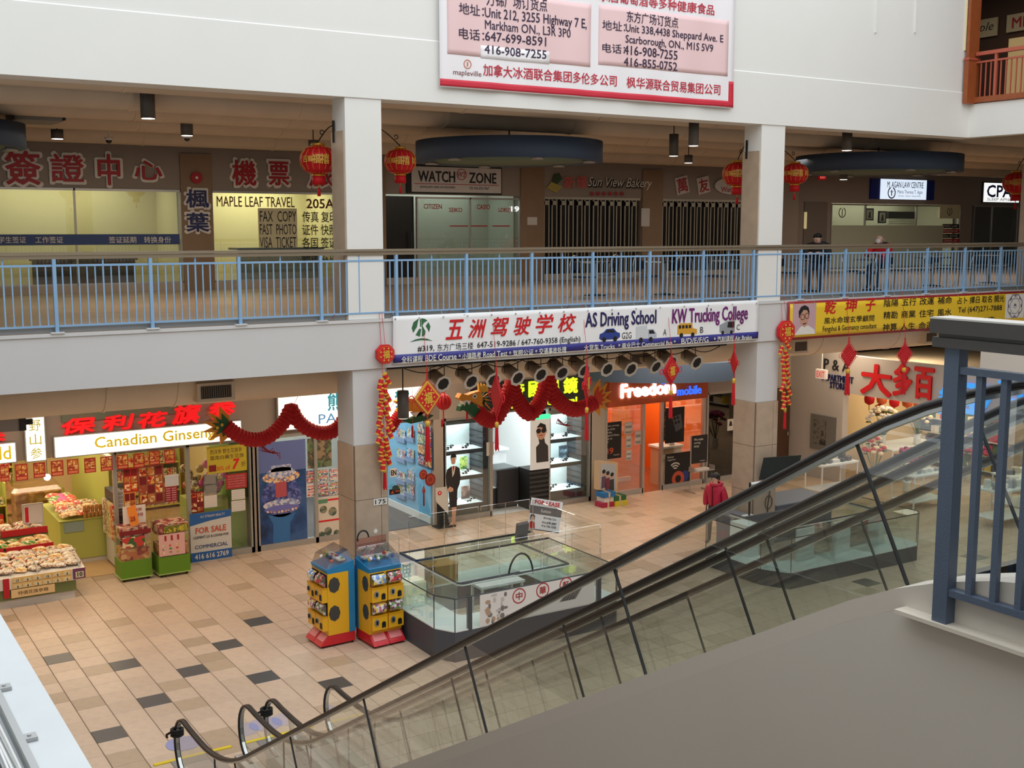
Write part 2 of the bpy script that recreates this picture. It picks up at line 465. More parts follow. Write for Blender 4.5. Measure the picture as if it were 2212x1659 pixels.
# ---- the long blue railing
YR = YW+0.03
rl = thing('railing', (10, YR, Z2), 'long pale blue railing with thin balusters along the far upper gallery', 'railing')
XR0, XR1 = -1.1, 23.0
MB().box(XR0, XR1, YR-0.05, YR+0.05, 6.205, 6.245).box(XR0, XR1, YR-0.035, YR+0.035, 6.15, 6.20).build('handrail', bronze, rl)
MB().box(XR0, XR1, YR-0.016, YR+0.016, 6.045, 6.075).build('top_rail', blue_rail, rl)
MB().box(XR0, XR1, YR-0.016, YR+0.016, 5.205, 5.232).build('bottom_rail', blue_rail, rl)
MB().box(XR0, XR1, YR+0.05, YR+0.07, 5.12, 5.20).build('kick_plate', grey_lip, rl)
bal = MB().box(-0.009, 0.009, -0.009, 0.009, 5.232, 6.045).mesh('baluster', blue_rail)
mid = MB().box(-0.011, 0.011, -0.011, 0.011, 5.232, 6.15).mesh('mid_baluster', blue_rail)
pst = MB().box(-0.024, 0.024, -0.035, 0.02, 5.075, 6.15).mesh('post', blue_rail)
shoe = MB().box(-0.09, 0.09, -0.07, 0.04, 5.117, 5.135).mesh('post_shoe', white_lo)
x = 0.2-1.322
while x < 23:
    o = link('post', pst, rl); o.location = (x, YR, 0)
    s_ = link('post_shoe', shoe, o, world=False)
    for k in range(1, 12):
        xx = x+1.322*k/12
        if xx > 23: break
        o = link('mid_baluster' if k == 6 else 'baluster', mid if k == 6 else bal, rl); o.location = (xx, YR, 0)
    x += 1.322
# ---- overhead ducts above the gallery
dn = 0
for y, z, r, lab in ((0.45,8.98,0.30,'beige round duct overhead nearest the gallery edge'),(2.1,8.86,0.30,'second beige round duct overhead behind the gallery edge'),
               (4.2,8.90,0.32,'third beige overhead duct over the middle of the food court'),(6.3,8.88,0.33,'fourth beige overhead duct deep in the food court'),(8.3,8.78,0.36,'beige overhead duct closest to the upper shop signs')):
    d = thing('overhead_duct', (10, y, z), lab, 'duct', 'upper ceiling ducts')
    MB().cyl((-3, y, z), (40, y, z), r, 20).build('pipe', beige, d)
    for k in range(14):
        xx = -1.5+3.05*k+y*0.3
        MB().cyl((xx, y, z), (xx+0.05, y, z), r+0.012, 20).build('joint_band', beige, d)
# ducts and pipes under the ground ceiling
d = thing('overhead_duct', (10, 0.2, 4.15), 'large beige round duct hung below the lower fascia', 'duct')
MB().cyl((-2, 0.2, 4.22), (22.6, 0.2, 4.22), 0.50, 24).build('pipe', beige, d)
for u0, v0 in ((230,870),(385,860),(1775,755),(1940,745)):
    p = PY(u0, v0, -0.25)
    MB().cyl((p.x, 0.2, 4.22), (p.x+0.04, 0.2, 4.22), 0.515, 24).build('joint_band', beige, d)
grille = mat('vent_grille', S(120,104,88), 0.6)
for u0, v0, w_ in ((466,846,0.5),(1728,748,0.36),(2010,728,0.36),(1375,776,0.3)):
    p = PY(u0, v0, -0.33)
    MB().box(p.x-w_*0.62, p.x+w_*0.62, -0.36, 0.0, p.z-0.15, p.z+0.15).build('vent_box', beige, d)
    gr_ = MB().box(p.x-w_*0.5, p.x+w_*0.5, -0.365, -0.355, p.z-0.10, p.z+0.10).build('vent_grille', dark, d)
    for k in range(14):
        xx = p.x-w_*0.5+w_*(k+0.5)/14
        MB().box(xx-0.006, xx+0.006, -0.375, -0.362, p.z-0.10, p.z+0.10).build('vent_slat', grille, gr_)
# ---- blue ceiling discs with recessed lamps
lampglow = mat('lamp_glow', (1.0,0.93,0.8), 0.5, emit=6.0)
disc_b = mat('disc_blue', S(66,84,110), 0.6)
disc_g = mat('disc_green', S(120,138,120), 0.7)
def ceiling_disc(cx, cy, zb, zt, r, label, ang0=0.3):
    t = thing('soffit_disc', (cx, cy, zb), label, 'ceiling disc', 'blue ceiling discs')
    MB().lathe([(r*0.8,0.03),(r,0.0),(r,zt-zb),(r*0.8,zt-zb)], (cx,cy,zb), 56).build('rim', disc_b, t)
    MB().lathe([(0.001,0.02),(r*0.8,0.02),(r*0.8,0.08),(0.001,0.08)], (cx,cy,zb), 48).build('soffit', disc_g, t)
    for k in range(6):
        a = ang0+k*math.pi/3; px, py = cx+r*0.86*math.cos(a), cy+r*0.86*math.sin(a)
        l = MB().lathe([(0.11,-0.03),(0.13,-0.03),(0.13,0.03),(0.11,0.03)], (px,py,zb), 14).build('lamp_ring', alu, t)
        MB().lathe([(0.001,-0.022),(0.11,-0.022),(0.11,0.0),(0.001,0.0)], (px,py,zb), 12).build('lamp', lampglow, l)
    MB().cyl((cx,cy,zt-0.02), (cx,cy,9.3), 0.02, 6).build('hanger', dark, t)
    return t
P = CAM+ray(1100, 300)*23.8; ceiling_disc(P.x, P.y, 7.92, 8.33, 1.92, 'large blue ceiling disc above the watch shop sign')
P = CAM+ray(1898, 330)*29.5; ceiling_disc(P.x, P.y, 7.98, 8.40, 2.05, 'blue ceiling disc above the law office sign', 0.1)
P = CAM+ray(-190, 250)*20.5; ceiling_disc(P.x, P.y, 8.02, 8.45, 1.85, 'blue ceiling disc cut off at the picture edge', 0.0)
# ---- pendant cylinder lamps
pend = mat('pendant_grey', S(96,92,88), 0.5)
def pendant(u, v0, v1, d, label, r=None, wpx=30):
    a = CAM+ray(u, v1)*d; top = CAM+ray(u, v0)*d
    r = wpx*d/FPX/2; h = max(top.z-a.z, 0.1)
    t = thing('pendant_lamp', (a.x, a.y, a.z), label, 'lamp', 'cylinder ceiling lamps')
    MB().lathe([(r*0.9,0.0),(r,0.0),(r,h),(0.001,h)], (a.x,a.y,a.z), 18).build('housing', pend, t)
    MB().lathe([(0.001,-0.004),(r*0.9,-0.004),(r*0.9,0.01),(0.001,0.01)], (a.x,a.y,a.z), 16).build('lamp', lampglow, t)
    MB().cyl((a.x,a.y,a.z+h), (a.x,a.y,9.3 if a.z > 5 else 4.6), 0.012, 6).build('stem', dark, t)
pendant(320, 188, 256, 19.5, 'tall grey cylinder lamp below the long white fascia', wpx=31)
pendant(404, 262, 293, 22.5, 'short grey cylinder lamp above the red dot pillar', wpx=26)
pendant(124, 280, 300, 24.0, 'small grey cylinder lamp above the oldest red characters', wpx=26)
pendant(677, 303, 318, 24.0, 'grey cylinder lamp half behind a lantern near the first column', wpx=22)
pendant(1455, 290, 337, 25.0, 'grey cylinder lamp hanging left of the bakery and beside a taller one', wpx=20)
pendant(1498, 264, 315, 23.0, 'tall grey cylinder lamp close under the fascia near the second column', wpx=22)
pendant(1487, 335, 352, 29.0, 'tiny cylinder lamp above the two tilted character boards', wpx=18)
pendant(1829, 286, 325, 26.0, 'grey cylinder lamp in front of the law office ceiling disc', wpx=22)
pendant(1822, 365, 388, 31.0, 'cylinder lamp below the ceiling disc beside a red exit sign', wpx=17)
pendant(1921, 366, 376, 31.0, 'flat round lamp just above the lit law office sign', wpx=18)
# ---- wall-mounted bits: cameras, AC unit
def dome(u, v, d, label, s=0.07, zt_=9.3):
    p = CAM+ray(u, v)*d
    t = thing('security_camera', (p.x, p.y, p.z), label, 'camera', 'ceiling dome cameras')
    MB().lathe([(0.001,0.06),(s*1.1,0.06),(s*1.1,0.0),(s,0.0)], (p.x,p.y,p.z), 14).build('housing', mat('camera_white', S(225,222,215), 0.5), t)
    MB().ball((p.x,p.y,p.z), s*0.85, 12, 6).build('dome', mat('smoked_dome', S(40,38,38), 0.15), t)
    MB().cyl((p.x,p.y,p.z+0.05), (p.x,p.y,zt_), 0.015, 6).build('stem', mat('camera_white'), t)
dome(367, 190, 19.6, 'white dome camera under the long upper fascia')
dome(235, 303, 24, 'white dome camera hung from a stem above the red shop characters', 0.08)
dome(404, 299, 23, 'dome camera just below the short lamp over the red dot pillar')
dome(403, 829, 18.9, 'white dome camera under the lower fascia beside the duct vent', 0.07, 4.6)
p0, p1 = CAM+ray(30, 258)*21.5, CAM+ray(140, 195)*21.5
t = thing('air_conditioner', ((p0.x+p1.x)/2, p0.y, p0.z), 'grey boxed air handling unit in the upper ceiling corner', 'air conditioner')
MB().box(p0.x, p1.x, p0.y-0.1, p0.y+0.9, p0.z, p1.z+0.1).build('casing', mat('unit_grey', S(150,148,146), 0.5), t)
MB().box(p1.x, p1.x+0.06, p0.y-0.12, p0.y+0.9, p0.z+0.02, p1.z+0.1).build('end_frame', dark, t)
MB().box((p0.x+p1.x)/2-0.06, (p0.x+p1.x)/2+0.06, p0.y-0.12, p0.y-0.1, p0.z+0.2, p0.z+0.28).build('bracket', black, t)
MB().cyl((p0.x+0.2,p0.y,p1.z), (p0.x+0.2,p0.y,9.3), 0.02, 6).cyl((p1.x-0.2,p0.y,p1.z), (p1.x-0.2,p0.y,9.3), 0.02, 6).build('hanger', dark, t)
# ---- upper shop fronts -------------------------------------------------
wb = MB()
zt, zg = 9.3, 7.47
def wallseg(x0, x1, z0, z1, y0=YU, y1=YU+0.25): wb.box(x0, x1, y0, y1, z0, z1)
wallseg(-6, 25.4, zg, zt)                       # sign band
wallseg(-6, 0.3, Z2, zg)
for a, b in ((5.09,5.83),(9.06,10.42),(14.54,15.36),(18.84,19.64),(23.0,25.4)): wallseg(a, b, Z2, zg)
wbo = wb.build('wall_upper_shops', taupe, kind='structure')
YL = 9.6
wr_ = MB()
wr_.box(25.4, 44, YL, YL+0.25, 7.45, 9.3); wr_.box(25.4, 27.6, YL, YL+0.25, Z2, 7.45); wr_.box(34.5, 35.2, YL, YL+0.25, Z2, 7.45); wr_.box(38, 44, YL, YL+0.25, Z2, 7.45)
wr_.box(25.2, 25.4, YU+0.2, YL+0.25, Z2, 9.3)
wr_.build('wall_upper_offices', mat('office_wall', S(150,138,130), 0.75), kind='structure')
pil = mat('pillar_brown', S(142,116,92), 0.6, noise=0.12, nscale=4)
for n_, (a, b) in enumerate(((5.09,5.83),(9.10,10.40),(14.56,15.34),(18.86,19.62))):
    MB().box(a, b, YU-0.05, YU, Z2, 8.32).build('trim_%d' % (n_+1), pil, kind='structure')
glass_shop = glass('shop_glass', (0.86,0.90,0.86), 0.10)
room_y = mat('office_cream', S(206,196,150), 0.8)
def shop_room(x0, x1, back, m, light, colr, label, name='shop_interior', y0=YU+0.25, y1=None, z1=zg):
    """shallow lit room behind a shop window"""
    y1 = y1 or back
    b = MB(); b.box(x0, x1, y1, y1+0.05, Z2, 8.0); b.box(x0-0.05, x0, y0, y1, Z2, 8.0); b.box(x1, x1+0.05, y0, y1, Z2, 8.0); b.box(x0, x1, y0, y1, 7.95, 8.0)
    b.build('wall_'+name, m, kind='structure')
    if light: area('shop_lamp', ((x0+x1)/2, (y0+y1)/2, 7.9), (x1-x0)*0.7, 0.8, light, colr)
shop_room(0.3, 5.07, 11.0, room_y, 55, (1.0,0.93,0.72), '', 'visa_office')
shop_room(5.85, 9.05, 11.0, room_y, 75, (1.0,0.93,0.72), '', 'travel_office')
shop_room(10.5, 14.5, 10.6, mat('shop_pale_green', S(180,184,172), 0.8), 26, (0.95,1.0,0.95), '', 'watch_shop')
shop_room(27.6, 34.4, 11.6, mat('office_pale', S(196,194,172), 0.8), 60, (1.0,0.96,0.82), '', 'law_office', y0=YL+0.25)
def window(n, x0, x1, z0, z1, y, mull=(), gm=None):
    w = thing('window_%d' % n, ((x0+x1)/2, y, z0), None, None, kind='structure')
    MB().box(x0, x1, y, y+0.012, z0, z1).build('pane', gm or glass_shop, w)
    f = MB()
    f.box(x0, x1, y-0.03, y+0.04, z0-0.02, z0+0.04); f.box(x0, x1, y-0.03, y+0.04, z1-0.05, z1)
    for xx in (x0, *mull, x1): f.box(xx-0.02, xx+0.02, y-0.03, y+0.04, z0, z1)
    f.build('frame', alu, w); return w
window(1, 0.3, 5.09, 5.30, zg, YU, (2.7,))
window(2, 5.83, 9.06, 5.30, zg, YU, ())
window(3, 11.33, 14.54, 5.20, 7.41, YU, (12.95,))
window(4, 27.6, 34.4, 5.20, 7.43, YL, (29.3, 32.0))
window(5, 35.3, 38.0, 5.20, 7.45, YL, (36.4,), glass('dim_glass', (0.5,0.55,0.52), 0.1))
MB().box(-6, 25.4, YU-0.04, YU, Z2, 5.30).build('baseboard_upper', mat('base_beige', S(176,160,142), 0.6), kind='structure')
# outlined character boards
red_l = mat('sign_red', S(165,22,34), 0.5); red_b = mat('sign_bright_red', S(214,28,36), 0.45); navy = mat('sign_navy', S(34,38,92), 0.5)
whiteboard = mat('sign_white', S(225,220,212), 0.6); ink = mat('sign_black', S(26,24,26), 0.6)
YS = YU-0.03
def charboard(ch, u0, v0, u1, v1, Y, m, label, halo=0.075, bold=0.03):
    cx, cz, w, h = box_px(u0, v0, u1, v1, Y)
    t = thing('character_sign', (cx, Y, cz-h/2), label, 'sign', 'outlined characters over the visa office')
    fr = FY(0, Y, 0)
    txt(ch, fr, cx, cz, w+halo, h+halo, whiteboard, t, name='backing', bold=0.085, d=-0.03, th=0.03)
    txt(ch, fr, cx, cz, w, h, m, t, bold=bold, d=0.006, th=0.02)
charboard('簽', 12, 327, 86, 398, YS, red_l, 'first red outlined character of four over the visa office')
charboard('證', 110, 334, 180, 392, YS, red_l, 'second red outlined character with many strokes over the visa office')
charboard('中', 212, 334, 258, 399, YS, red_l, 'third outlined character, a red box pierced by one stroke')
charboard('心', 291, 348, 349, 388, YS, red_l, 'fourth outlined character, three dots and a hook, beside the brown pillar')
charboard('機', 502, 347, 552, 400, YS, red_l, 'red outlined character just right of the brown pillar')
charboard('票', 581, 350, 623, 400, YS, red_l, 'small red outlined character between its neighbours over the travel office')
charboard('旅', 668, 356, 718, 402, YS, red_l, 'red outlined character partly behind a lantern')
charboard('楓', 402, 410, 450, 448, YU-0.06, navy, 'upper dark blue character on the brown pillar')
charboard('葉', 403, 460, 450, 500, YU-0.06, navy, 'lower dark blue character on the brown pillar')
cx, cz, w, h = box_px(411, 371, 436, 397, YU-0.06)
t = MB().disc(FY(0,YU-0.06,0), cx, cz, w/2, w/2, 0, 0.05).m(1).disc(FY(0,YU-0.06,0), cx, cz, w*0.12, w*0.12, 0.05, 0.06).build('fire_bell', [red_l, whiteboard], label='round red bell on the brown pillar above blue characters', cat='bell')
# printed strips on the two office windows
p = box_px(0, 506, 388, 529, YS)
t = thing('window_strip', (p[0], YS, p[1]), 'blue strip with white writing across the visa office window', 'sign')
MB().rect(FY(0,YS,0), p[0]-p[2]/2-0.6, p[0]+p[2]/2, p[1]-p[3]/2, p[1]+p[3]/2, 0, 0.004).build('strip', mat('strip_blue', S(44,68,120), 0.5), t)
for s_, a, b in (('学生签证', -4, 56), ('工作签证', 76, 136), ('签证延期', 235, 294), ('转换身份', 311, 369)):
    tpx(s_, a, 511, b, 525, YS, whiteboard, t, d=0.006, bold=0.01)
t = thing('window_lettering', (7.4, YS, 6.3), 'dark lettering and service list on the yellow travel office window', 'sign')
tpx('MAPLE LEAF TRAVEL', 468, 425, 636, 447, YS, mat('sign_maroon', S(96,26,30), 0.6), t, bold=0.01)
tpx('205A', 662, 430, 721, 450, YS, mat('sign_maroon'), t, bold=0.03)
p = box_px(558, 450, 642, 535, YS)
MB().rect(FY(0,YS,0), p[0]-p[2]/2, p[0]+p[2]/2, p[1]-p[3]/2, p[1]+p[3]/2, -0.002, 0.0).build('card', mat('card_cream', S(214,206,170), 0.7), t)
for k, s_ in enumerate(('FAX  COPY', 'FAST  PHOTO', 'VISA  TICKET')): tpx(s_, 561, 456+28*k, 640, 479+28*k, YS, ink, t, bold=0.005)
for k, s_ in enumerate(('传真 复印', '证件 快照', '各国 签证', '翻译 公证')): tpx(s_, 653, 457+28*k, 727, 480+28*k, YS, ink, t, bold=0.02)
# furniture seen inside the office windows
wood_d = mat('dark_desk', S(70,58,50), 0.6)
t = thing('office_desk', (2.8, 9.9, Z2), 'dark desk behind the visa office window', 'desk')
MB().box(1.9, 4.2, 9.6, 10.3, 5.84, 5.88).build('desk_top', wood_d, t); MB().box(1.95, 4.15, 9.7, 9.74, Z2, 5.84).build('front_panel', wood_d, t)
for xx in (1.95, 4.11): MB().box(xx, xx+0.04, 9.65, 10.25, Z2, 5.84).build('side_panel', wood_d, t)
t = thing('office_desk', (7.6, 9.9, Z2), 'grey counter behind the travel office window', 'desk')
MB().box(6.6, 8.9, 9.5, 10.2, 6.05, 6.1).build('desk_top', dark, t); MB().box(6.65, 8.85, 9.55, 9.6, Z2, 6.05).build('front_panel', mat('panel_grey', S(120,118,112), 0.7), t)
# ---- watch shop sign
fr = FY(0, YS, 0)
p = box_px(888, 362, 1081, 416, YS)
t = thing('shop_sign', (p[0], YS, p[1]-p[3]/2), 'white jewellery shop sign board with black frame and serif lettering', 'sign')
MB().rect(fr, p[0]-p[2]/2-0.14, p[0]+p[2]/2+0.03, p[1]-p[3]/2-0.04, p[1]+p[3]/2+0.05, -0.03, 0.02).build('frame', black, t)
MB().rect(fr, p[0]-p[2]/2, p[0]+p[2]/2, p[1]-p[3]/2, p[1]+p[3]/2, 0.02, 0.035).build('board', mat('board_white', S(206,200,198), 0.5), t)
MB().m(0).rect(fr, p[0]-p[2]*0.47, p[0]+p[2]*0.47, p[1]-p[3]*0.19, p[1]-p[3]*0.165, 0.035, 0.04).build('line', red_l, t)
tpx('WATCH', 902, 370, 981, 393, YS, ink, t, bold=0.03, d=0.04); tpx('ZONE', 1012, 374, 1070, 396, YS, ink, t, bold=0.03, d=0.04)
q = box_px(985, 366, 1006, 388, YS)
MB().ring(fr, q[0], q[1], q[2]*0.44, q[2]*0.5, 0.036, 0.042).build('emblem', red_l, t)
tpx('WZ', 986, 372, 1005, 383, YS, red_l, t, d=0.042)
tpx('JEWELLERY AND ACCESSORIES', 906, 402, 982, 408, YS, ink, t, d=0.04); tpx('TEL 416-292-7967', 1012, 404, 1055, 410, YS, ink, t, d=0.04)
t = thing('window_lettering', (13, YS, 7.0), 'dark red watch brand names and white number on the pale green window', 'sign')
for s_, a, b, c, d_ in (('CITIZEN', 915, 441, 954, 451), ('SEIKO', 970, 449, 998, 458), ('CASIO', 1030, 442, 1058, 452), ('LORUS', 1077, 449, 1103, 458)): tpx(s_, a, b, c, d_, YS, red_l, t, bold=0.03)
tpx('19', 1104, 446, 1121, 457, YS, mat('white_glow', (1,1,1), 0.5, emit=0.8), t, bold=0.04)
for a, b in ((972,1011),(1017,1053),(1064,1101)): 
    q = box_px(a, 487, b, 489.5, YS); MB().rect(fr, q[0]-q[2]/2, q[0]+q[2]/2, q[1]-q[3]/2, q[1]+q[3]/2).build('line', red_l, t)
d_ = thing('door_1', (10.9, YU+0.1, Z2), None, None, kind='structure')
MB().box(10.42, 11.3, YU+0.12, YU+0.15, Z2, 7.42).build('leaf', mat('door_black', S(22,22,22), 0.3), d_)
MB().cyl((11.15,YU-0.02,5.9), (11.15,YU-0.02,6.5), 0.02, 8).build('handle', dark, d_)
# ---- bakery sign
t = thing('shop_sign', (17, YS, 7.8), 'dark bakery sign with pink characters and slanting pale script', 'sign')
pink = mat('sign_pink', S(200,92,88), 0.5); sil = mat('sign_silver', S(226,222,212), 0.5)
for s_, a, b, c, d_ in (('新', 1217, 381, 1241, 407), ('耀', 1245, 381, 1266, 407)): tpx(s_, a, b, c, d_, YS, pink, t, bold=0.03, d=0.02)
tpx('Sun View Bakery', 1271, 386, 1410, 412, YS, ink, t, shear=0.35, bold=0.06, d=0.0, name='shadow_lettering')
tpx('Sun View Bakery', 1269, 384, 1408, 410, YS, sil, t, shear=0.35, d=0.02)
for k in range(6):
    q = box_px(1275+13*k, 414, 1283+13*k, 423, YS); MB().disc(fr, q[0], q[1], q[2]/2, q[3]/2, 0, 0.01, 12).build('red_dot', red_l, t)
q = box_px(1180, 393, 1214, 417, YS)
MB().poly([(q[0]-q[2]/2, q[1]-0.02), (q[0]-q[2]*0.2, q[1]+q[3]/2), (q[0]+q[2]/2, q[1]+0.03), (q[0]+q[2]*0.12, q[1]-q[3]/2)], fr, 0.0, 0.02).build('yellow_card', mat('card_yellow', S(176,160,84), 0.7), t)
q = box_px(1192, 374, 1214, 398, YS)
MB().poly([(q[0]-q[2]/2,q[1]-q[3]*0.3),(q[0]-q[2]*0.3,q[1]+q[3]*0.4),(q[0]+q[2]*0.2,q[1]+q[3]/2),(q[0]+q[2]/2,q[1]),(q[0],q[1]-q[3]/2)], fr, 0.0, 0.025).build('leaf_emblem', mat('leaf_green', S(52,74,40), 0.6), t)
# ---- tilted boards and oval
for ch, u0, v0, u1, v1, lab in (('萬', 1457, 380, 1489, 420, 'tilted white board with a red flower-topped character'), ('友', 1504, 381, 1534, 419, 'tilted white board with a red character like crossed strokes')):
    q = box_px(u0, v0, u1, v1, YS)
    t = thing('tilted_board', (q[0], YS, q[1]-q[3]/2), lab, 'sign', 'tilted character boards')
    ang = 0.22
    rp = lambda a, b: (q[0]+a*math.cos(ang)-b*math.sin(ang), q[1]+a*math.sin(ang)+b*math.cos(ang))
    hw, hh = q[2]*0.42, q[3]*0.47
    MB().poly([rp(-hw,-hh), rp(hw,-hh), rp(hw,hh), rp(-hw,hh)], fr, -0.02, 0.02).build('board', mat('board_white'), t)
    txt(ch, fr, q[0], q[1], hw*1.6, hh*1.6, red_l, t, bold=0.03, d=0.022, rot=ang)
q = box_px(1543, 384, 1612, 420, YS)
t = thing('oval_sign', (q[0], YS, q[1]-q[3]/2), 'pale oval sign with red writing half hidden by a lantern', 'sign')
MB().disc(fr, q[0], q[1], q[2]/2, q[3]/2, 0, 0.03, 28).build('board', mat('board_white'), t)
tpx('怡', 1568, 388, 1582, 402, YS, red_l, t, d=0.032); tpx('Wan You', 1556, 404, 1602, 415, YS, red_l, t, d=0.032, bold=0.02)
# ---- folding gates
gate_f = mat('gate_frame', S(168,162,150), 0.4, 0.4); gate_g = mat('gate_dark_glass', S(24,22,22), 0.2)
def gate(x0, x1, n, label):
    t = thing('folding_gate', ((x0+x1)/2, YU, Z2), label, 'gate', 'closed folding gates')
    w = (x1-x0)/n
    MB().box(x0, x1, YU+0.14, YU+0.2, Z2, zg).build('backing', black, t)
    MB().box(x0, x1, YU-0.02, YU+0.06, 7.40, 7.47).build('top_track', gate_f, t)
    f = MB(); g2 = MB()
    for k in range(n):
        a = x0+w*k; s_ = 0.03 if k % 2 else 0.0
        f = MB(); f.box(a, a+0.035, YU+s_, YU+s_+0.04, Z2, 7.40); f.box(a+w*0.55, a+w*0.55+0.035, YU+s_, YU+s_+0.04, Z2, 7.40)
        for z in (Z2, 5.9, 7.24): f.box(a, a+w*0.58, YU+s_, YU+s_+0.04, z, z+(0.12 if z > 7 or z < 5.2 else 0.05))
        pn = f.build('gate_panel', gate_f, t)
        MB().box(a+0.03, a+w*0.56, YU+s_+0.015, YU+s_+0.025, Z2, 7.40).build('pane', gate_g, pn)
gate(15.36, 18.8, 12, 'closed folding gate with dark panels under the bakery sign')
gate(19.66, 23.0, 12, 'closed folding gate with dark panels under the tilted boards')
for u0, v0, u1, v1, lab in ((1139, 469, 1160, 486, 'white notice on the brown pillar beside the watch shop'), (1385, 450, 1403, 489, 'pale notice on the wall between the two folding gates')):
    q = box_px(u0, v0, u1, v1, YU-0.051); MB().rect(FY(0,YU-0.051,0), q[0]-q[2]/2, q[0]+q[2]/2, q[1]-q[3]/2, q[1]+q[3]/2, 0, 0.008).build('notice', mat('board_white'), label=lab, cat='notice')
# ---- offices on the right
YS2 = YL-0.03; fr2 = FY(0, YS2, 0)
q = box_px(1899, 388, 1998, 431, YS2); q2 = box_px(1879, 388, 2016, 431, YS2)
t = thing('lit_sign', (q[0], YS2, q[1]-q[3]/2), 'lit white law office sign between dark blue wings', 'sign')
MB().rect(fr2, q2[0]-q2[2]/2, q2[0]+q2[2]/2, q2[1]-q2[3]/2, q2[1]+q2[3]/2, -0.2, 0.05).build('casing', mat('sign_blue_wing', S(24,40,140), 0.5), t)
MB().rect(fr2, q[0]-q[2]/2, q[0]+q[2]/2, q[1]-q[3]/2, q[1]+q[3]/2, 0.05, 0.07).build('light_panel', mat('lightbox_cool', S(214,228,244), 0.5, emit=1.0), t)
tpx('M. AGAN LAW CENTRE', 1913, 393, 1991, 406, YS2, navy, t, d=0.075, bold=0.01); tpx('Maria Theresa T. Agan', 1935, 411, 1989, 421, YS2, navy, t, d=0.075)
tpx('Barrister · Solicitor · Notary Public', 1937, 422, 1985, 426, YS2, navy, t, d=0.075)
k = box_px(1914, 406, 1931, 427, YS2)
e = MB(); e.ring(fr2, k[0], k[1], k[2]*0.40, k[2]*0.5, 0.072, 0.078, 20, 110, 430); e.rect(fr2, k[0]-0.02, k[0]+0.02, k[1]-k[3]*0.3, k[1]+k[3]*0.3, 0.072, 0.078); e.rect(fr2, k[0]-k[2]*0.25, k[0]+k[2]*0.25, k[1]+k[3]*0.08, k[1]+k[3]*0.13, 0.072, 0.078); e.build('emblem', navy, t)
q = box_px(2123, 396, 2199, 437, YS2)
t = thing('lit_sign', (q[0], YS2, q[1]-q[3]/2), 'lit white sleep clinic sign with big dark blue letters', 'sign')
MB().rect(fr2, q[0]-q[2]/2-0.04, q[0]+q[2]/2+0.04, q[1]-q[3]/2-0.04, q[1]+q[3]/2+0.04, -0.1, 0.04).build('casing', dark, t)
MB().rect(fr2, q[0]-q[2]/2, q[0]+q[2]/2, q[1]-q[3]/2, q[1]+q[3]/2, 0.04, 0.06).build('light_panel', mat('lightbox_white', S(245,246,246), 0.5, emit=1.0), t)
tpx('CPAP', 2129, 401, 2196, 426, YS2, mat('sign_deep_blue', S(28,34,130), 0.5), t, d=0.065, bold=0.04); tpx('SLEEP APNEA', 2129, 428, 2188, 434, YS2, ink, t, d=0.065)
frost = mat('frosted_glass', S(186,190,170), 0.5)
q = box_px(1795, 487, 2035, 560, YL-0.01); MB().rect(FY(0,YL-0.01,0), q[0]-q[2]/2, q[0]+q[2]/2, 5.24, q[1]+q[3]/2, 0.02, 0.026).build('frosted_film', frost, label='pale frosted film across the law office window', cat='window film')
def framed(u0, v0, u1, v1, Y, label, inner=whiteboard, motif=None):
    q = box_px(u0, v0, u1, v1, Y); f_ = FY(0, Y, 0)
    t = thing('framed_picture', (q[0], Y, q[1]-q[3]/2), label, 'picture', 'framed pictures in the law office')
    MB().rect(f_, q[0]-q[2]/2, q[0]+q[2]/2, q[1]-q[3]/2, q[1]+q[3]/2, 0, 0.03).build('frame', black, t)
    MB().rect(f_, q[0]-q[2]*0.36, q[0]+q[2]*0.36, q[1]-q[3]*0.38, q[1]+q[3]*0.38, 0.03, 0.035).build('print', inner, t)
    MB().poly([(q[0]-q[2]*0.2,q[1]-q[3]*0.3),(q[0]+q[2]*0.2,q[1]-q[3]*0.3),(q[0]+q[2]*0.1,q[1]),(q[0]+q[2]*0.12,q[1]+q[3]*0.2),(q[0]-q[2]*0.1,q[1]+q[3]*0.2),(q[0]-q[2]*0.1,q[1])], f_, 0.035, 0.038).build('figure', ink, t)
framed(1868, 450, 1886, 476, YL+0.2, 'black framed picture nearer the door in the law office'); framed(1896, 456, 1913, 482, YL+0.2, 'black framed portrait beside the dark shelf in the law office')
q = box_px(1920, 452, 1980, 486, YL+0.3); t = thing('shelf_unit', (q[0], YL+0.3, q[1]), 'dark wall shelf with stripes inside the law office window', 'shelf')
MB().rect(FY(0,YL+0.5,0), q[0]-q[2]/2, q[0]+q[2]/2, q[1]-q[3]*0.1, q[1]+q[3]*0.35, 0, 0.2).build('body', black, t)
for k in range(3): MB().rect(FY(0,YL+0.5,0), q[0]-q[2]/2, q[0]+q[2]/2, q[1]-q[3]*(0.2+0.12*k), q[1]-q[3]*(0.15+0.12*k), 0, 0.2).build('slat', whiteboard, t)
for u0, v0, u1, v1, s_, lab in ((1800, 440, 1838, 478, None, 'faint round crest on the first law office window'), (2030, 442, 2072, 472, None, 'pale card with a crest beside the law office list')):
    q = box_px(u0, v0, u1, v1, YS2); t = thing('window_card', (q[0], YS2, q[1]-q[3]/2), lab, 'notice')
    if u0 > 2000: MB().rect(fr2, q[0]-q[2]/2, q[0]+q[2]/2, q[1]-q[3]/2, q[1]+q[3]/2).build('card', mat('card_cream'), t)
    MB().ring(fr2, q[0], q[1], q[3]*0.24, q[3]*0.30, 0.005, 0.008, 20, 110, 430).rect(fr2, q[0]-0.02, q[0]+0.02, q[1]-q[3]*0.2, q[1]+q[3]*0.2, 0.005, 0.008).build('emblem', mat('grey_ink', S(90,88,78), 0.7), t)
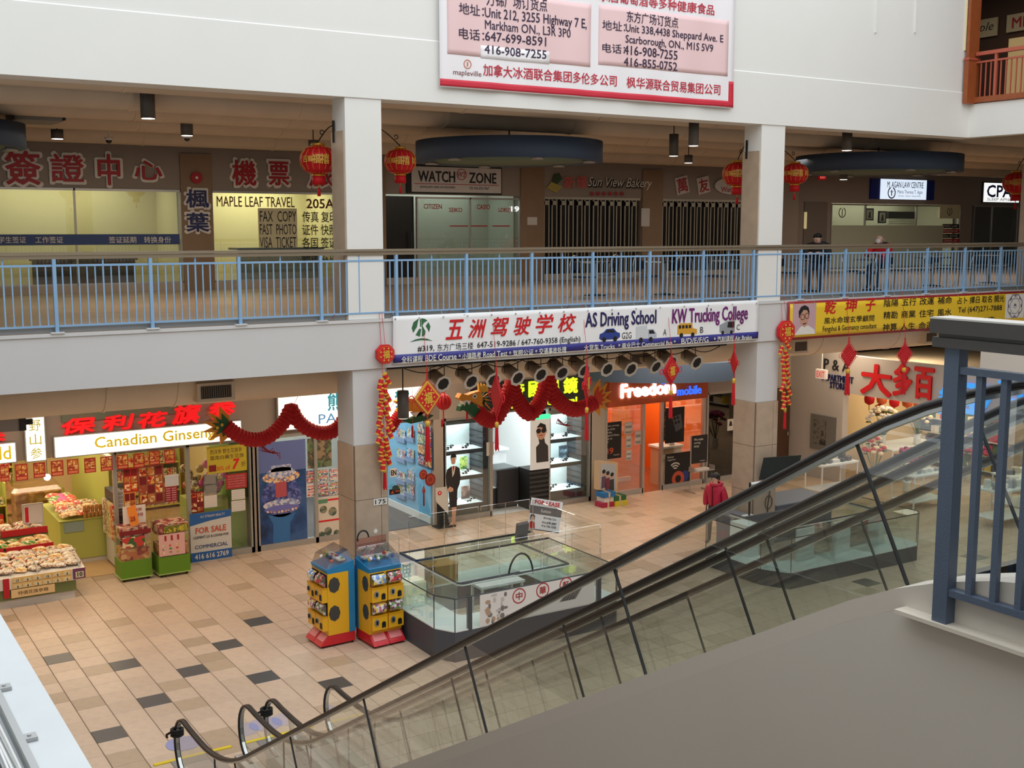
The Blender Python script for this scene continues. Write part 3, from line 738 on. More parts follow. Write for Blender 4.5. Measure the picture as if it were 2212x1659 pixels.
t = thing('service_list', (34, YS2, 6.3), 'stack of dark red and black service plates on the law office window', 'sign')
for k, s_ in enumerate(('FAMILY LAW', 'IMMIGRATION LAW', 'REAL ESTATE', 'CRIMINAL LAW')):
    q = box_px(2036, 484+10.5*k, 2072, 493+10.5*k, YS2); MB().rect(fr2, q[0]-q[2]/2, q[0]+q[2]/2, q[1]-q[3]/2, q[1]+q[3]/2).build('plate', red_l if k % 2 else ink, t); tpx(s_, 2038, 486+10.5*k, 2068, 491+10.5*k, YS2, whiteboard, t, d=0.006)
d_ = thing('door_2', (27, YL, Z2), None, None, kind='structure')
q = box_px(1736, 436, 1786, 540, YL-0.02)
MB().box(q[0]-q[2]/2, q[0]+q[2]/2, YL-0.03, YL, Z2, q[1]+q[3]/2).build('leaf', mat('door_grey', S(120,110,104), 0.6), d_)
k = box_px(1737, 458, 1743, 494, YL-0.04); MB().rect(FY(0,YL-0.03,0), k[0]-k[2]/2, k[0]+k[2]/2, k[1]-k[3]/2, k[1]+k[3]/2, 0, 0.01).build('vision_panel', mat('vision_glow', S(230,215,160), 0.5, emit=0.35), d_)
for u0, v0, u1, v1, lab in ((1770, 375, 1785, 389, 'red exit sign beside the cylinder lamp'), (1875, 364, 1890, 379, 'red exit sign above the law office sign')):
    q = box_px(u0, v0, u1, v1, YL-1.0); t = thing('exit_sign', (q[0], YL-1, q[1]), lab, 'exit sign', 'red exit signs upstairs')
    MB().rect(FY(0,YL-1,0), q[0]-q[2]/2, q[0]+q[2]/2, q[1]-q[3]/2, q[1]+q[3]/2, -0.08, 0).build('casing', mat('exit_red', S(150,20,26), 0.5, emit=0.25), t)
    txt('EXIT', FY(0,YL-1,0), q[0], q[1], q[2]*0.8, q[3]*0.5, mat('exit_letter', S(255,120,110), 0.5, emit=0.6), t, bold=0.03)
    MB().cyl((q[0],YL-0.96,q[1]+q[3]/2), (q[0],YL-0.96,9.3), 0.012, 6).build('stem', dark, t)
# ================================================================== BANNERS
class Wave(Frame):
    """frame whose cloth sags: depth varies softly over the sheet"""
    def __init__(s, o, u, v, amp, ku, kv, ph=0.0):
        super().__init__(o, u, v); s.amp, s.ku, s.kv, s.ph = amp, ku, kv, ph
    def __call__(s, a, b, d=0.0):
        w = s.amp*(0.6*math.sin(a*s.ku+b*s.kv+s.ph)+0.4*math.sin(a*s.ku*2.3-b*s.kv*1.7+1.3*s.ph+0.7))
        return super().__call__(a, b, d+s.amp+w)
def sheet(fr, u0, u1, v0, v1, nu, nv, d0=0.0, d1=0.006):
    mb = MB(); vs = []; fs = []
    for d in (d1, d0):
        for j in range(nv+1):
            for i in range(nu+1): vs.append(fr(u0+(u1-u0)*i/nu, v0+(v1-v0)*j/nv, d))
    N = (nu+1)*(nv+1); q = lambda i, j, k: k*N+j*(nu+1)+i
    for j in range(nv):
        for i in range(nu):
            fs.append((q(i,j,0),q(i+1,j,0),q(i+1,j+1,0),q(i,j+1,0))); fs.append((q(i,j,1),q(i,j+1,1),q(i+1,j+1,1),q(i+1,j,1)))
    for i in range(nu): fs += [(q(i,0,0),q(i,0,1),q(i+1,0,1),q(i+1,0,0)), (q(i,nv,0),q(i+1,nv,0),q(i+1,nv,1),q(i,nv,1))]
    for j in range(nv): fs += [(q(0,j,0),q(0,j+1,0),q(0,j+1,1),q(0,j,1)), (q(nu,j,0),q(nu,j,1),q(nu,j+1,1),q(nu,j+1,0))]
    return mb.add(vs, fs, True)
def lb(u0, u1, vt, vb, Y):
    """text box from its left edge: x0, x1, z_bottom, z_top on plane Y"""
    vm = (vt+vb)/2
    a = PY(u0, vm, Y); b = PY(u1, vm+(470-vm)*(u1-u0)/(5290-u0), Y)
    return a.x, b.x, PY(u0, vb, Y).z, PY(u0, vt, Y).z
def tl(s, u0, u1, vt, vb, fr, Y, m, parent, **k):
    x0, x1, z0, z1 = lb(u0, u1, vt, vb, Y)
    txt(s, fr, (x0+x1)/2-fr.o.x, (z0+z1)/2-fr.o.z, x1-x0, z1-z0, m, parent, **k)
# ---- hanging advertising banner on the upper wall
YB = YW-0.035
fb = Wave((0, YB, 0), (1,0,0), (0,0,1), 0.022, 3.3, 1.1, 0.5)
bx0, bx1 = PY(948, 150, YB).x, PY(1583, 150, YB).x
bz0, bz1 = PY(950, 188, YB).z, 12.2
bw = thing('hanging_banner', ((bx0+bx1)/2, YB, bz0), 'big white banner with pink address panels and red hem on the upper wall', 'banner')
sheet(fb, bx0, bx1, bz0, bz1, 60, 30).build('cloth', mat('banner_white', S(240,236,238), 0.6), bw)
b_red = mat('banner_red', S(205,42,62), 0.6); b_pink = mat('banner_pink', S(234,200,200), 0.6); b_ink = mat('banner_ink', S(52,34,62), 0.6); b_text = mat('banner_crimson', S(192,36,58), 0.6)
hem = PY(950, 170, YB).z-bz0
sheet(fb, bx0, bx1, bz0+0.02, bz0+hem, 60, 3, 0.006, 0.009).build('hem', b_red, bw)
sheet(fb, bx1-0.13, bx1, bz0+0.02, bz0+0.5, 3, 8, 0.006, 0.0095).build('hem', b_red, bw)
x0, x1, z0, z1 = lb(963, 1275, -30, 117, YB); sheet(fb, x0, x1, z0, z1, 30, 12, 0.006, 0.009).build('panel_print', b_pink, bw)
x0, x1, z0, z1 = lb(1292, 1570, 10, 140, YB); sheet(fb, x0, x1, z0, z1, 30, 12, 0.006, 0.009).build('panel_print', b_pink, bw)
x0, x1, z0, z1 = lb(1036, 1184, 98, 126, YB); sheet(fb, x0, x1, z0, z1, 12, 3, 0.009, 0.011).build('white_patch', mat('banner_white'), bw)
for s_, a, b, c, d_ in (('万锦广场订货点', 1050, 1178, -18, 12), ('地址：', 988, 1044, 6, 30), ('Unit 212, 3255 Highway 7 E,', 1046, 1265, 16, 44), ('Markham ON., L3R 3P0', 1046, 1230, 43, 66),
        ('电话：', 988, 1044, 60, 84), ('647-699-8591', 1046, 1176, 68, 88), ('416-908-7255', 1044, 1177, 97, 116),
        ('东方广场订货点', 1350, 1464, 24, 48), ('地址：', 1300, 1347, 43, 64), ('Unit 338,4438 Sheppard Ave. E', 1348, 1558, 52, 74), ('Scarborough, ON., M1S 5V9', 1348, 1537, 76, 98),
        ('电话：', 1300, 1347, 93, 113), ('416-908-7255', 1345, 1462, 98, 118), ('416-855-0752', 1345, 1461, 124, 143)):
    tl(s_, a, b, c, d_, fb, YB, b_ink, bw, d=0.011, bold=0.02 if s_[0].isdigit() or s_[0] in 'US' else 0.012)
tl('加拿大冰酒联合集团多伦多公司', 1041, 1330, 138, 164, fb, YB, b_text, bw, d=0.01, bold=0.02)
tl('枫华源联合贸易集团公司', 1352, 1552, 166, 190, fb, YB, b_text, bw, d=0.01, bold=0.02)
tl('冰酒葡萄酒等多种健康食品', 1290, 1540, -22, 2, fb, YB, b_text, bw, d=0.01, bold=0.02)
tl('mapleville', 976, 1037, 150, 165, fb, YB, mat('logo_brown', S(126,66,66), 0.6), bw, d=0.011)
x0, x1, z0, z1 = lb(999, 1016, 130, 147, YB)
MB().ring(fb, (x0+x1)/2, (z0+z1)/2, (x1-x0)*0.4, (x1-x0)*0.5, 0.01, 0.013, 18).rect(fb, (x0+x1)/2-0.012, (x0+x1)/2+0.012, z0+0.03, z1-0.03, 0.01, 0.013).build('emblem', mat('logo_orange', S(200,120,90), 0.6), bw)
# ---- driving school banner on the lower fascia
Y1 = YW-0.03
f1 = Wave((0, Y1, 0), (1,0,0), (0,0,1), 0.012, 3.2, 3.0)
x0, x1, z0, z1 = lb(848, 1637, 683, 787, Y1); z0 += 0.0
dw = thing('fascia_banner', ((x0+x1)/2, Y1, z0), 'white driving school banner with vehicles and navy bottom strip', 'banner')
sheet(f1, x0, x1, z0, z1, 80, 10).build('cloth', mat('banner_plain', S(240,240,240), 0.55), dw)
navy_s = mat('strip_navy', S(48,46,128), 0.5)
sheet(f1, x0, x1, z0+0.02, z0+0.155, 80, 2, 0.006, 0.009).build('strip', navy_s, dw)
b_r = mat('brush_red', S(206,26,34), 0.55); b_n = mat('letter_navy', S(40,32,88), 0.55); b_p = mat('letter_plum', S(112,28,110), 0.55); wlet = mat('letter_white', S(238,238,225), 0.5)
for k, ch in enumerate('五洲驾驶学校'):
    a = 962+k*48.5; tl(ch, a, a+38, 692-k*3.0+(k % 2)*2, 733-k*3.2, f1, Y1, b_r, dw, d=0.011, bold=0.03, shear=0.25)
tl('#319,', 900, 936, 747, 761, f1, Y1, ink, dw, d=0.011, bold=0.02); tl('东方广场三楼', 943, 1021, 743, 759, f1, Y1, ink, dw, d=0.011)
tl('647-519-9286 / 647-760-9358 (English)', 1030, 1252, 739, 755, f1, Y1, ink, dw, d=0.011, bold=0.015)
tl('AS Driving School', 1263, 1416, 676, 716, f1, Y1, b_n, dw, d=0.011, bold=0.03); tl('KW Trucking College', 1450, 1613, 668, 708, f1, Y1, b_p, dw, d=0.011, bold=0.03)
for s_, a, b, c, d_ in (('G2G', 1341, 1362, 718, 732), ('A', 1431, 1438, 711, 724), ('B', 1510, 1517, 706, 719), ('C', 1590, 1597, 701, 713)): tl(s_, a, b, c, d_, f1, Y1, ink, dw, d=0.011)
for s_, a, b, c, d_ in (('全科课程', 866, 911, 770, 784), ('BDE Course', 917, 984, 767, 780), ('* 小镇路考', 989, 1038, 763, 777), ('Road Test', 1043, 1094, 760, 772), ('* 驾照公证 *', 1098, 1158, 757, 770),
      ('交通事故处理', 1162, 1222, 752, 766), ('大货车 Trucks', 1260, 1325, 745, 758), ('* 商业巴士 Commercial Bus *', 1333, 1458, 741, 753), ('B/D/E/F/G', 1470, 1528, 731, 743), ('* 汽刹课程 Air Brake', 1540, 1622, 727, 739)):
    tl(s_, a, b, c, d_, f1, Y1, wlet, dw, d=0.011, bold=0.012)
grn = mat('logo_green', S(50,104,66), 0.55)
x0, x1, z0, z1 = lb(888, 928, 688, 729, Y1); cx, cz, rx, rz = (x0+x1)/2, (z0+z1)/2, (x1-x0)/2, (z1-z0)/2
def E(a, b): return (cx+rx*a, cz+rz*b)
lg = MB()
lg.poly([E(-0.25,0.97),E(-0.8,0.6),E(-1,0.0),E(-0.85,-0.5),E(-0.45,0.1)], f1, 0.007, 0.011)
lg.poly([E(0.05,1),E(0.45,0.9),E(0.7,0.7),E(0.3,0.5),E(0.15,0.2),E(0.45,-0.4),E(0.4,-0.8),E(0.05,-0.95),E(0.1,-0.3)], f1, 0.007, 0.011)
lg.poly([E(0.8,0.55),E(1,0.1),E(0.85,-0.5),E(0.5,0.15)], f1, 0.007, 0.011)
lg.poly([E(-0.2,-0.1),E(0.0,-0.15),E(-0.15,-0.95),E(-0.6,-0.75)], f1, 0.007, 0.011)
lg.poly([E(-0.1,0.9),E(0.02,0.9),E(0.02,0.1),E(-0.1,0.1)], f1, 0.007, 0.011)
lg.poly([E(-1.2,-1.45),E(-0.6,-1.2),E(0,-1.12),E(0.6,-1.2),E(1.2,-1.45),E(0.5,-1.36),E(0,-1.32),E(-0.5,-1.36)], f1, 0.007, 0.011)
lg.build('emblem', grn, dw)
def vehicle(kind, u0, u1, vt, vb, body):
    x0, x1, z0, z1 = lb(u0, u1, vt, vb, Y1); w, h = x1-x0, z1-z0
    Q = lambda pts: [(x0+a*w, z0+b*h) for a, b in pts]
    if kind == 'car':
        MB().poly(Q([(0,0.25),(0.02,0.6),(0.2,0.72),(0.35,0.98),(0.7,1),(0.85,0.7),(1,0.6),(1,0.3),(0.9,0.15),(0.1,0.12)]), f1, 0.007, 0.011).build('car_print', body, dw)
        MB().poly(Q([(0.26,0.7),(0.4,0.92),(0.66,0.93),(0.76,0.68)]), f1, 0.011, 0.013).build('window_print', ink, dw)
        for a in (0.24, 0.76): q = Q([(a,0.17)])[0]; MB().disc(f1, q[0], q[1], w*0.1, None, 0.011, 0.014, 12).build('wheel_print', ink, dw)
    elif kind == 'truck':
        MB().poly(Q([(0,0.22),(0,0.95),(0.55,1),(0.55,0.15)]), f1, 0.007, 0.011).build('box_print', mat('print_grey', S(205,208,212), 0.6), dw)
        MB().poly(Q([(0.58,0.15),(0.58,0.75),(0.85,0.75),(1,0.45),(1,0.12)]), f1, 0.007, 0.011).build('cab_print', mat('print_pale', S(184,190,198), 0.6), dw)
        MB().poly(Q([(0.64,0.45),(0.64,0.68),(0.83,0.68),(0.93,0.45)]), f1, 0.011, 0.013).build('window_print', ink, dw)
        for a in (0.25, 0.72): q = Q([(a,0.1)])[0]; MB().disc(f1, q[0], q[1], w*0.09, None, 0.011, 0.014, 12).build('wheel_print', ink, dw)
    else:
        MB().poly(Q([(0,0.2),(0,0.85),(0.15,1),(0.75,1),(0.78,0.6),(1,0.52),(1,0.15)]) if kind == 'bus' else Q([(0,0.15),(0,0.7),(0.5,1),(1,1),(1,0.1),(0.6,0)]), f1, 0.007, 0.011).build('bus_print', body, dw)
        for k in range(4 if kind == 'bus' else 1):
            a = 0.06+k*0.17
            MB().poly(Q([(a,0.62),(a,0.86),(a+0.12,0.86),(a+0.12,0.62)]) if kind == 'bus' else Q([(0.5,0.5),(0.55,0.92),(0.95,0.92),(0.95,0.45)]), f1, 0.011, 0.013).build('window_print', ink, dw)
        for a in (0.2, 0.78): q = Q([(a,0.12)])[0]; MB().disc(f1, q[0], q[1], w*0.09, None, 0.011, 0.014, 12).build('wheel_print', ink, dw)
vehicle('car', 1293, 1337, 711, 738, mat('print_blue', S(44,64,140), 0.5)); vehicle('truck', 1372, 1417, 704, 738, None)
vehicle('bus', 1462, 1503, 699, 728, mat('print_bus', S(216,160,52), 0.5)); vehicle('coach', 1553, 1586, 694, 722, mat('print_coach', S(150,154,160), 0.5))
tie_m = mat('tie_cord', S(190,190,188), 0.8)
def ties(parent, u0, u1, n, v0, v1, Y):
    for k in range(n):
        t_ = k/(n-1); p = PY(u0+(u1-u0)*t_, v0+(v1-v0)*t_, Y)
        MB().tube([(p.x, Y-0.01, p.z-0.03), (p.x+0.02, YR-0.02, 5.15), (p.x-0.02, YR-0.02, 5.225)], 0.004, 5).build('tie_cord', tie_m, parent)
        MB().ring(FY(0,Y-0.03,0), p.x, p.z-0.03, 0.008, 0.016, 0, 0.004, 8).build('grommet', alu, parent)
ties(dw, 852, 1632, 16, 685, 652, Y1)
# ---- yellow consultant banner
f2 = Wave((0, Y1, 0), (1,0,0), (0,0,1), 0.006, 1.2, 2.0, 1.0)
x0, x1, z0, z1 = lb(1700, 2212, 652, 735, Y1); x1 += 0.25
yw_ = thing('fascia_banner', ((x0+x1)/2, Y1, z0), 'yellow consultant banner with dark red edge and a portrait', 'banner')
sheet(f2, x0, x1, z0, z1, 50, 6).build('border', mat('banner_maroon', S(150,36,40), 0.55), yw_)
sheet(f2, x0+0.06, x1, z0+0.05, z1-0.05, 50, 6, 0.006, 0.009).build('cloth', mat('banner_yellow', S(236,196,46), 0.55), yw_)
a0, a1, c0, c1_ = lb(1711, 1761, 657, 724, Y1)
MB().rect(f2, a0, a1, c0, c1_, 0.009, 0.012).build('portrait_ground', mat('portrait_pink', S(196,160,166), 0.6), yw_)
pw, ph = a1-a0, c1_-c0; Q = lambda pts: [(a0+a*pw, c0+b*ph) for a, b in pts]
MB().poly(Q([(0.08,0),(0.3,0.22),(0.42,0.3),(0.68,0.28),(0.95,0.14),(0.98,0)]), f2, 0.012, 0.014).build('portrait_shirt', whiteboard, yw_)
MB().poly(Q([(0.26,0.55),(0.24,0.75),(0.34,0.9),(0.5,0.95),(0.66,0.88),(0.71,0.72),(0.69,0.55)]), f2, 0.012, 0.014).build('portrait_hair', ink, yw_)
MB().poly(Q([(0.3,0.62),(0.3,0.42),(0.4,0.28),(0.53,0.24),(0.64,0.34),(0.68,0.5),(0.68,0.66),(0.6,0.78),(0.45,0.8)]), f2, 0.014, 0.016).build('portrait_face', mat('portrait_skin', S(196,146,122), 0.6), yw_)
MB().ring(f2, a0+0.41*pw, c0+0.57*ph, pw*0.075, pw*0.095, 0.016, 0.018, 14).ring(f2, a0+0.6*pw, c0+0.6*ph, pw*0.075, pw*0.095, 0.016, 0.018, 14).poly(Q([(0.42,0.36),(0.58,0.38),(0.56,0.34),(0.45,0.32)]), f2, 0.016, 0.018).build('portrait_features', mat('portrait_line', S(70,40,38), 0.6), yw_)
for ch, a, b, c, d_ in (('乾', 1780, 1805, 651, 678), ('坤', 1825, 1850, 647, 674), ('子', 1869, 1889, 645, 672)): tl(ch, a, b, c, d_, f2, Y1, b_r, yw_, d=0.011, bold=0.035, shear=0.1)
tl('風水命理玄學顧問', 1779, 1887, 686, 700, f2, Y1, ink, yw_, d=0.011, bold=0.015); tl('Fengshui & Geomancy consultant', 1776, 1892, 705, 720, f2, Y1, ink, yw_, d=0.011, bold=0.012)
for r_, row in enumerate(('陰陽 五行 改運 補命', '精勘 商業 住宅 風水', '神算 人生 命運 前程')):
    for k, s_ in enumerate(row.split()):
        a = 1908+k*38.7-r_*1.2; tl(s_, a, a+30.5, 647+r_*26.3-k*1.9, 663+r_*26.3-k*1.9, f2, Y1, ink, yw_, d=0.011, bold=0.02)
for k, s_ in enumerate(('占卜', '擇日', '取名', '開光')): tl(s_, 2067+k*26.7, 2088+k*26.7, 642-k*1.4, 657-k*1.4, f2, Y1, ink, yw_, d=0.011, bold=0.02)
tl('Tel (647)271-7888', 2068, 2163, 664, 679, f2, Y1, ink, yw_, d=0.011, bold=0.02)
tl('(五樓)', 2110, 2150, 686, 700, f2, Y1, ink, yw_, d=0.011, bold=0.01)
a0, a1, c0, c1_ = lb(2171, 2211, 636, 688, Y1)
MB().rect(f2, a0, a1, c0, c1_, 0.009, 0.012).build('emblem_ground', mat('banner_plain'), yw_)
e = MB(); cc = ((a0+a1)/2, (c0+c1_)/2)
for rr in (0.30, 0.20):
    for k in range(8):
        w0, w1 = R(22.5+45*k), R(22.5+45*(k+1)); s2 = rr*0.93
        e.poly([(cc[0]+rr*1.0*math.cos(w0),cc[1]+rr*math.sin(w0)),(cc[0]+rr*math.cos(w1),cc[1]+rr*math.sin(w1)),(cc[0]+s2*math.cos(w1),cc[1]+s2*math.sin(w1)),(cc[0]+s2*math.cos(w0),cc[1]+s2*math.sin(w0))], f2, 0.012, 0.015)
for k in range(8):
    w0 = R(45*k)
    for rr in (0.225, 0.245, 0.265):
        c_ = (cc[0]+rr*math.cos(w0), cc[1]+rr*math.sin(w0)); tx, ty = -math.sin(w0)*0.04, math.cos(w0)*0.04; nx, ny = math.cos(w0)*0.006, math.sin(w0)*0.006
        e.poly([(c_[0]-tx-nx,c_[1]-ty-ny),(c_[0]+tx-nx,c_[1]+ty-ny),(c_[0]+tx+nx,c_[1]+ty+ny),(c_[0]-tx+nx,c_[1]-ty+ny)], f2, 0.012, 0.015)
e.ring(f2, cc[0], cc[1], 0.05, 0.058, 0.012, 0.015, 18); e.disc(f2, cc[0], cc[1]+0.018, 0.03, None, 0.012, 0.015, 12)
e.build('emblem', mat('emblem_purple', S(96,84,120), 0.6), yw_)
ties(yw_, 1712, 2200, 12, 652, 628, Y1)
# ================================================================== LANTERNS
lred = mat('lantern_red', S(196,20,30), 0.55, spec=0.3); gold = mat('gold_print', S(226,170,70), 0.4); goldm = mat('gold_metal', S(214,166,60), 0.3, 0.6)
def lantern(u, vt, wpx, d, label, side, ax, ay):
    c = CAM+ray(u, vt)*d; r = wpx*d/FPX/2
    t = thing('paper_lantern', (c.x, c.y, c.z), label, 'lantern', 'red festival lanterns')
    h = r*1.52; zt_ = c.z
    prof = [(r*0.33, zt_-h), (r*0.72, zt_-h*0.9), (r*0.95, zt_-h*0.66), (r, zt_-h*0.48), (r*0.93, zt_-h*0.28), (r*0.7, zt_-h*0.1), (r*0.34, zt_)]
    body = MB(); n = 32; vs = []; N = len(prof)
    fine = []
    for i in range(N-1):
        for k in range(3):
            a, b = prof[i], prof[i+1]; fine.append((a[0]+(b[0]-a[0])*k/3, a[1]+(b[1]-a[1])*k/3))
    fine.append(prof[-1])
    for rr, zz in fine:
        for k in range(n*2):
            w = math.pi*k/n; q = rr*(1.0-0.02*abs(math.sin(w*8)))
            vs.append((c.x+q*math.cos(w), c.y+q*math.sin(w), zz))
    n2 = n*2
    body.add(vs, [(i*n2+k, i*n2+(k+1)%n2, (i+1)*n2+(k+1)%n2, (i+1)*n2+k) for i in range(len(fine)-1) for k in range(n2)], True)
    bo = body.build('globe', lred, t)
    ribs = MB()
    for k in range(16):
        w = 2*math.pi*k/16+0.05
        ribs.tube([(c.x+rr*1.003*math.cos(w), c.y+rr*1.003*math.sin(w), zz) for rr, zz in fine[::2]], r*0.012, 4)
    ribs.build('rib', gold, bo)
    cap = MB().lathe([(r*0.34,0),(r*0.37,r*0.02),(r*0.37,r*0.13),(r*0.30,r*0.14)], (c.x,c.y,zt_), 20).build('cap', goldm, t)
    MB().lathe([(r*0.36,-0.09*r),(r*0.36,0.0)], (c.x,c.y,zt_-h), 20).build('collar', goldm, t)
    MB().lathe([(r*0.37,-0.55*r),(r*0.35,-0.09*r)], (c.x,c.y,zt_-h), 24).build('fringe', lred, t)
    zz = zt_-h-0.55*r
    ts = MB().cyl((c.x,c.y,zz+0.05), (c.x,c.y,zz-r*0.18), r*0.03, 8).build('bead', goldm, t)
    MB().lathe([(r*0.10,-0.62*r),(r*0.07,-0.2*r),(r*0.02,-0.16*r)], (c.x,c.y,zz), 10).build('tassel', lred, t)
    # gold characters wrapped on the globe, facing the hall
    vd = math.atan2(CAM.y-c.y, CAM.x-c.x)
    class Curl:
        def __call__(s, a, b, dd=0.0):
            w = vd+s.w0+a/r; k = max(0.2, 1-(b/(r*0.95))**2)**0.5
            rr = r*(0.55+0.45*k)+dd+0.006
            return Vector((c.x+rr*math.cos(w), c.y+rr*math.sin(w), zt_-h*0.48+b))
    for w0, ch, sz in ((-0.75,'吉',0.30),(-0.1,'福',0.40),(0.35,'禧',0.44),(-0.42,'龍',0.26),(0.95,'財',0.34)):
        cu = Curl(); cu.w0 = w0
        txt(ch, cu, 0, 0, r*sz*1.1, r*sz*1.2, gold, bo, name='character', bold=0.03, d=0.001, th=0.001)
    # scroll bracket
    bx = ax; za = zt_+r*0.95
    br = MB(); pts = []
    for k in range(15):
        a = k/14; pts.append((c.x+(bx-c.x)*a, c.y+(ay-c.y)*a, zt_+r*0.2+ (za-zt_-r*0.2)*(math.sin(a*math.pi*0.5))))
    br.tube(pts, 0.010, 6)
    br.tube([(c.x+side*r*(0.25+0.12*math.cos(k*0.7)), c.y, zt_+r*(0.72+0.12*math.sin(k*0.7))) for k in range(9)], 0.008, 5)
    br.cyl((c.x,c.y,zt_+r*0.1), (c.x,c.y,zt_+r*0.24), 0.006, 5)
    br.box(bx-0.012, bx+0.012, ay-0.02, ay+0.02, za-r*0.9, za+r*0.25)
    br.build('bracket', black, t)
    return t
lantern(687, 315, 80, 18.95, 'red lantern on the gallery side of the first column, over the travel office', 1, 4.60, -1.0)
lantern(864, 322, 70, 20.4, 'red lantern between the first column and the watch shop sign', -1, 5.30, -0.98)
lantern(1594, 351, 66, 24.2, 'red lantern beside the second column over the tilted boards', 1, 13.52, -1.0)
lantern(1718, 353, 58, 25.6, 'red lantern just past the second column near the exit sign', -1, 14.23, -0.98)
lantern(2197, 373, 58, 30.0, 'red lantern in front of the lit sleep clinic sign', 1, 22.73, -1.0)
# ================================================================== FESTIVE HANGINGS below the lower fascia
YH = YW-0.10
orn_r = mat('ornament_red', S(206,22,34), 0.6); orn_d = mat('ornament_dark_red', S(150,14,24), 0.65); orn_o = mat('ornament_orange', S(214,96,44), 0.5); orn_g = mat('ornament_gold', S(224,176,62), 0.45)
def hang(parent, x, y, z): MB().cyl((x,y,z), (x,YR-0.03,5.22), 0.004, 5).build('cord', orn_r, parent)
def tassel(parent, x, y, zt_, zb_, r=0.035):
    MB().lathe([(r*0.9,zt_-0.10),(r,zt_-0.02),(r*0.5,zt_)], (x,y,0), 10).build('tassel_cap', orn_g, parent)
    tb = MB()
    for k in range(9):
        a = 2*math.pi*k/9; tb.tube([(x+r*0.5*math.cos(a),y+r*0.5*math.sin(a),zt_-0.08), (x+r*0.9*math.cos(a),y+r*0.9*math.sin(a),zb_+0.02*math.sin(k*2.1))], r*0.28, 5)
    tb.build('tassel', orn_r, parent)
def octagon(u, v, dpx, label):
    p = PY(u, v, YH); w = PY(u+dpx/2, v, YH).x-PY(u-dpx/2, v, YH).x; r = w/2
    t = thing('octagon_plaque', (p.x, YH, p.z-r), label, 'ornament', 'red octagon plaques')
    f = FY(0, YH, 0); o8 = lambda s: [(p.x+r*s*math.cos(R(22.5+45*k)), p.z+r*s*math.sin(R(22.5+45*k))) for k in range(8)]
    MB().poly(o8(1.0), f, -0.05, 0.03).build('plaque', orn_r, t); MB().poly(o8(0.88), f, 0.03, 0.036).build('border', orn_o, t); MB().poly(o8(0.8), f, 0.036, 0.042).build('field', orn_r, t)
    for k in range(8): 
        a = R(45*k+22); MB().disc(f, p.x+r*0.62*math.cos(a), p.z+r*0.62*math.sin(a), r*0.09, None, 0.042, 0.046, 8).build('stud', orn_g, t)
    txt('福', f, p.x, p.z, r*0.72, r*0.78, orn_g, t, bold=0.04, d=0.044); hang(t, p.x, YH, p.z+r)
octagon(832, 765, 40, 'red octagon plaque hung left of the white banner'); octagon(1698, 716, 36, 'red octagon plaque hung on the corner of the yellow banner')
def crackers(u0, v0, v1, v2, n, sc, label, seed):
    a, b, c = PY(u0, v0, YH), PY(u0+4, v1, YH), PY(u0+4, v2, YH)
    t = thing('firecracker_string', (a.x, YH, c.z), label, 'firecracker string', 'firecracker strings'); q = random.Random(seed)
    MB().tube([a, b], 0.006, 5).build('cord', orn_r, t); hang(t, a.x, YH, a.z)
    for k in range(n):
        f = (k+0.5)/n; s_ = -1 if k % 2 else 1
        x = a.x+(b.x-a.x)*f+s_*0.055*q.uniform(0.7,1.3); z = a.z+(b.z-a.z)*f; L = 0.17*sc; tilt = s_*q.uniform(0.05,0.55)
        d = Vector((math.sin(tilt)*1.0, q.uniform(-0.25,0.1), -math.cos(tilt))).normalized()
        c0_ = Vector((x-s_*0.02, YH-0.03*q.random(), z+L*0.5)); e_ = c0_+d*L
        st_ = MB().cyl(c0_, e_, 0.036*sc, 10).build('firecracker', orn_r, t)
        MB().cyl(c0_-d*0.004, c0_+d*L*0.1, 0.038*sc, 10).cyl(e_-d*L*0.1, e_+d*0.004, 0.038*sc, 10).cyl(c0_+d*L*0.42, c0_+d*L*0.56, 0.0375*sc, 10).build('gold_band', orn_g, st_)
    tassel(t, b.x, YH, b.z, c.z, 0.03)
crackers(827, 815, 1008, 1056, 20, 1.15, 'string of red firecrackers down the side of the first column', 1)
crackers(1692, 742, 880, 925, 14, 1.05, 'string of red firecrackers below the yellow banner corner', 2)
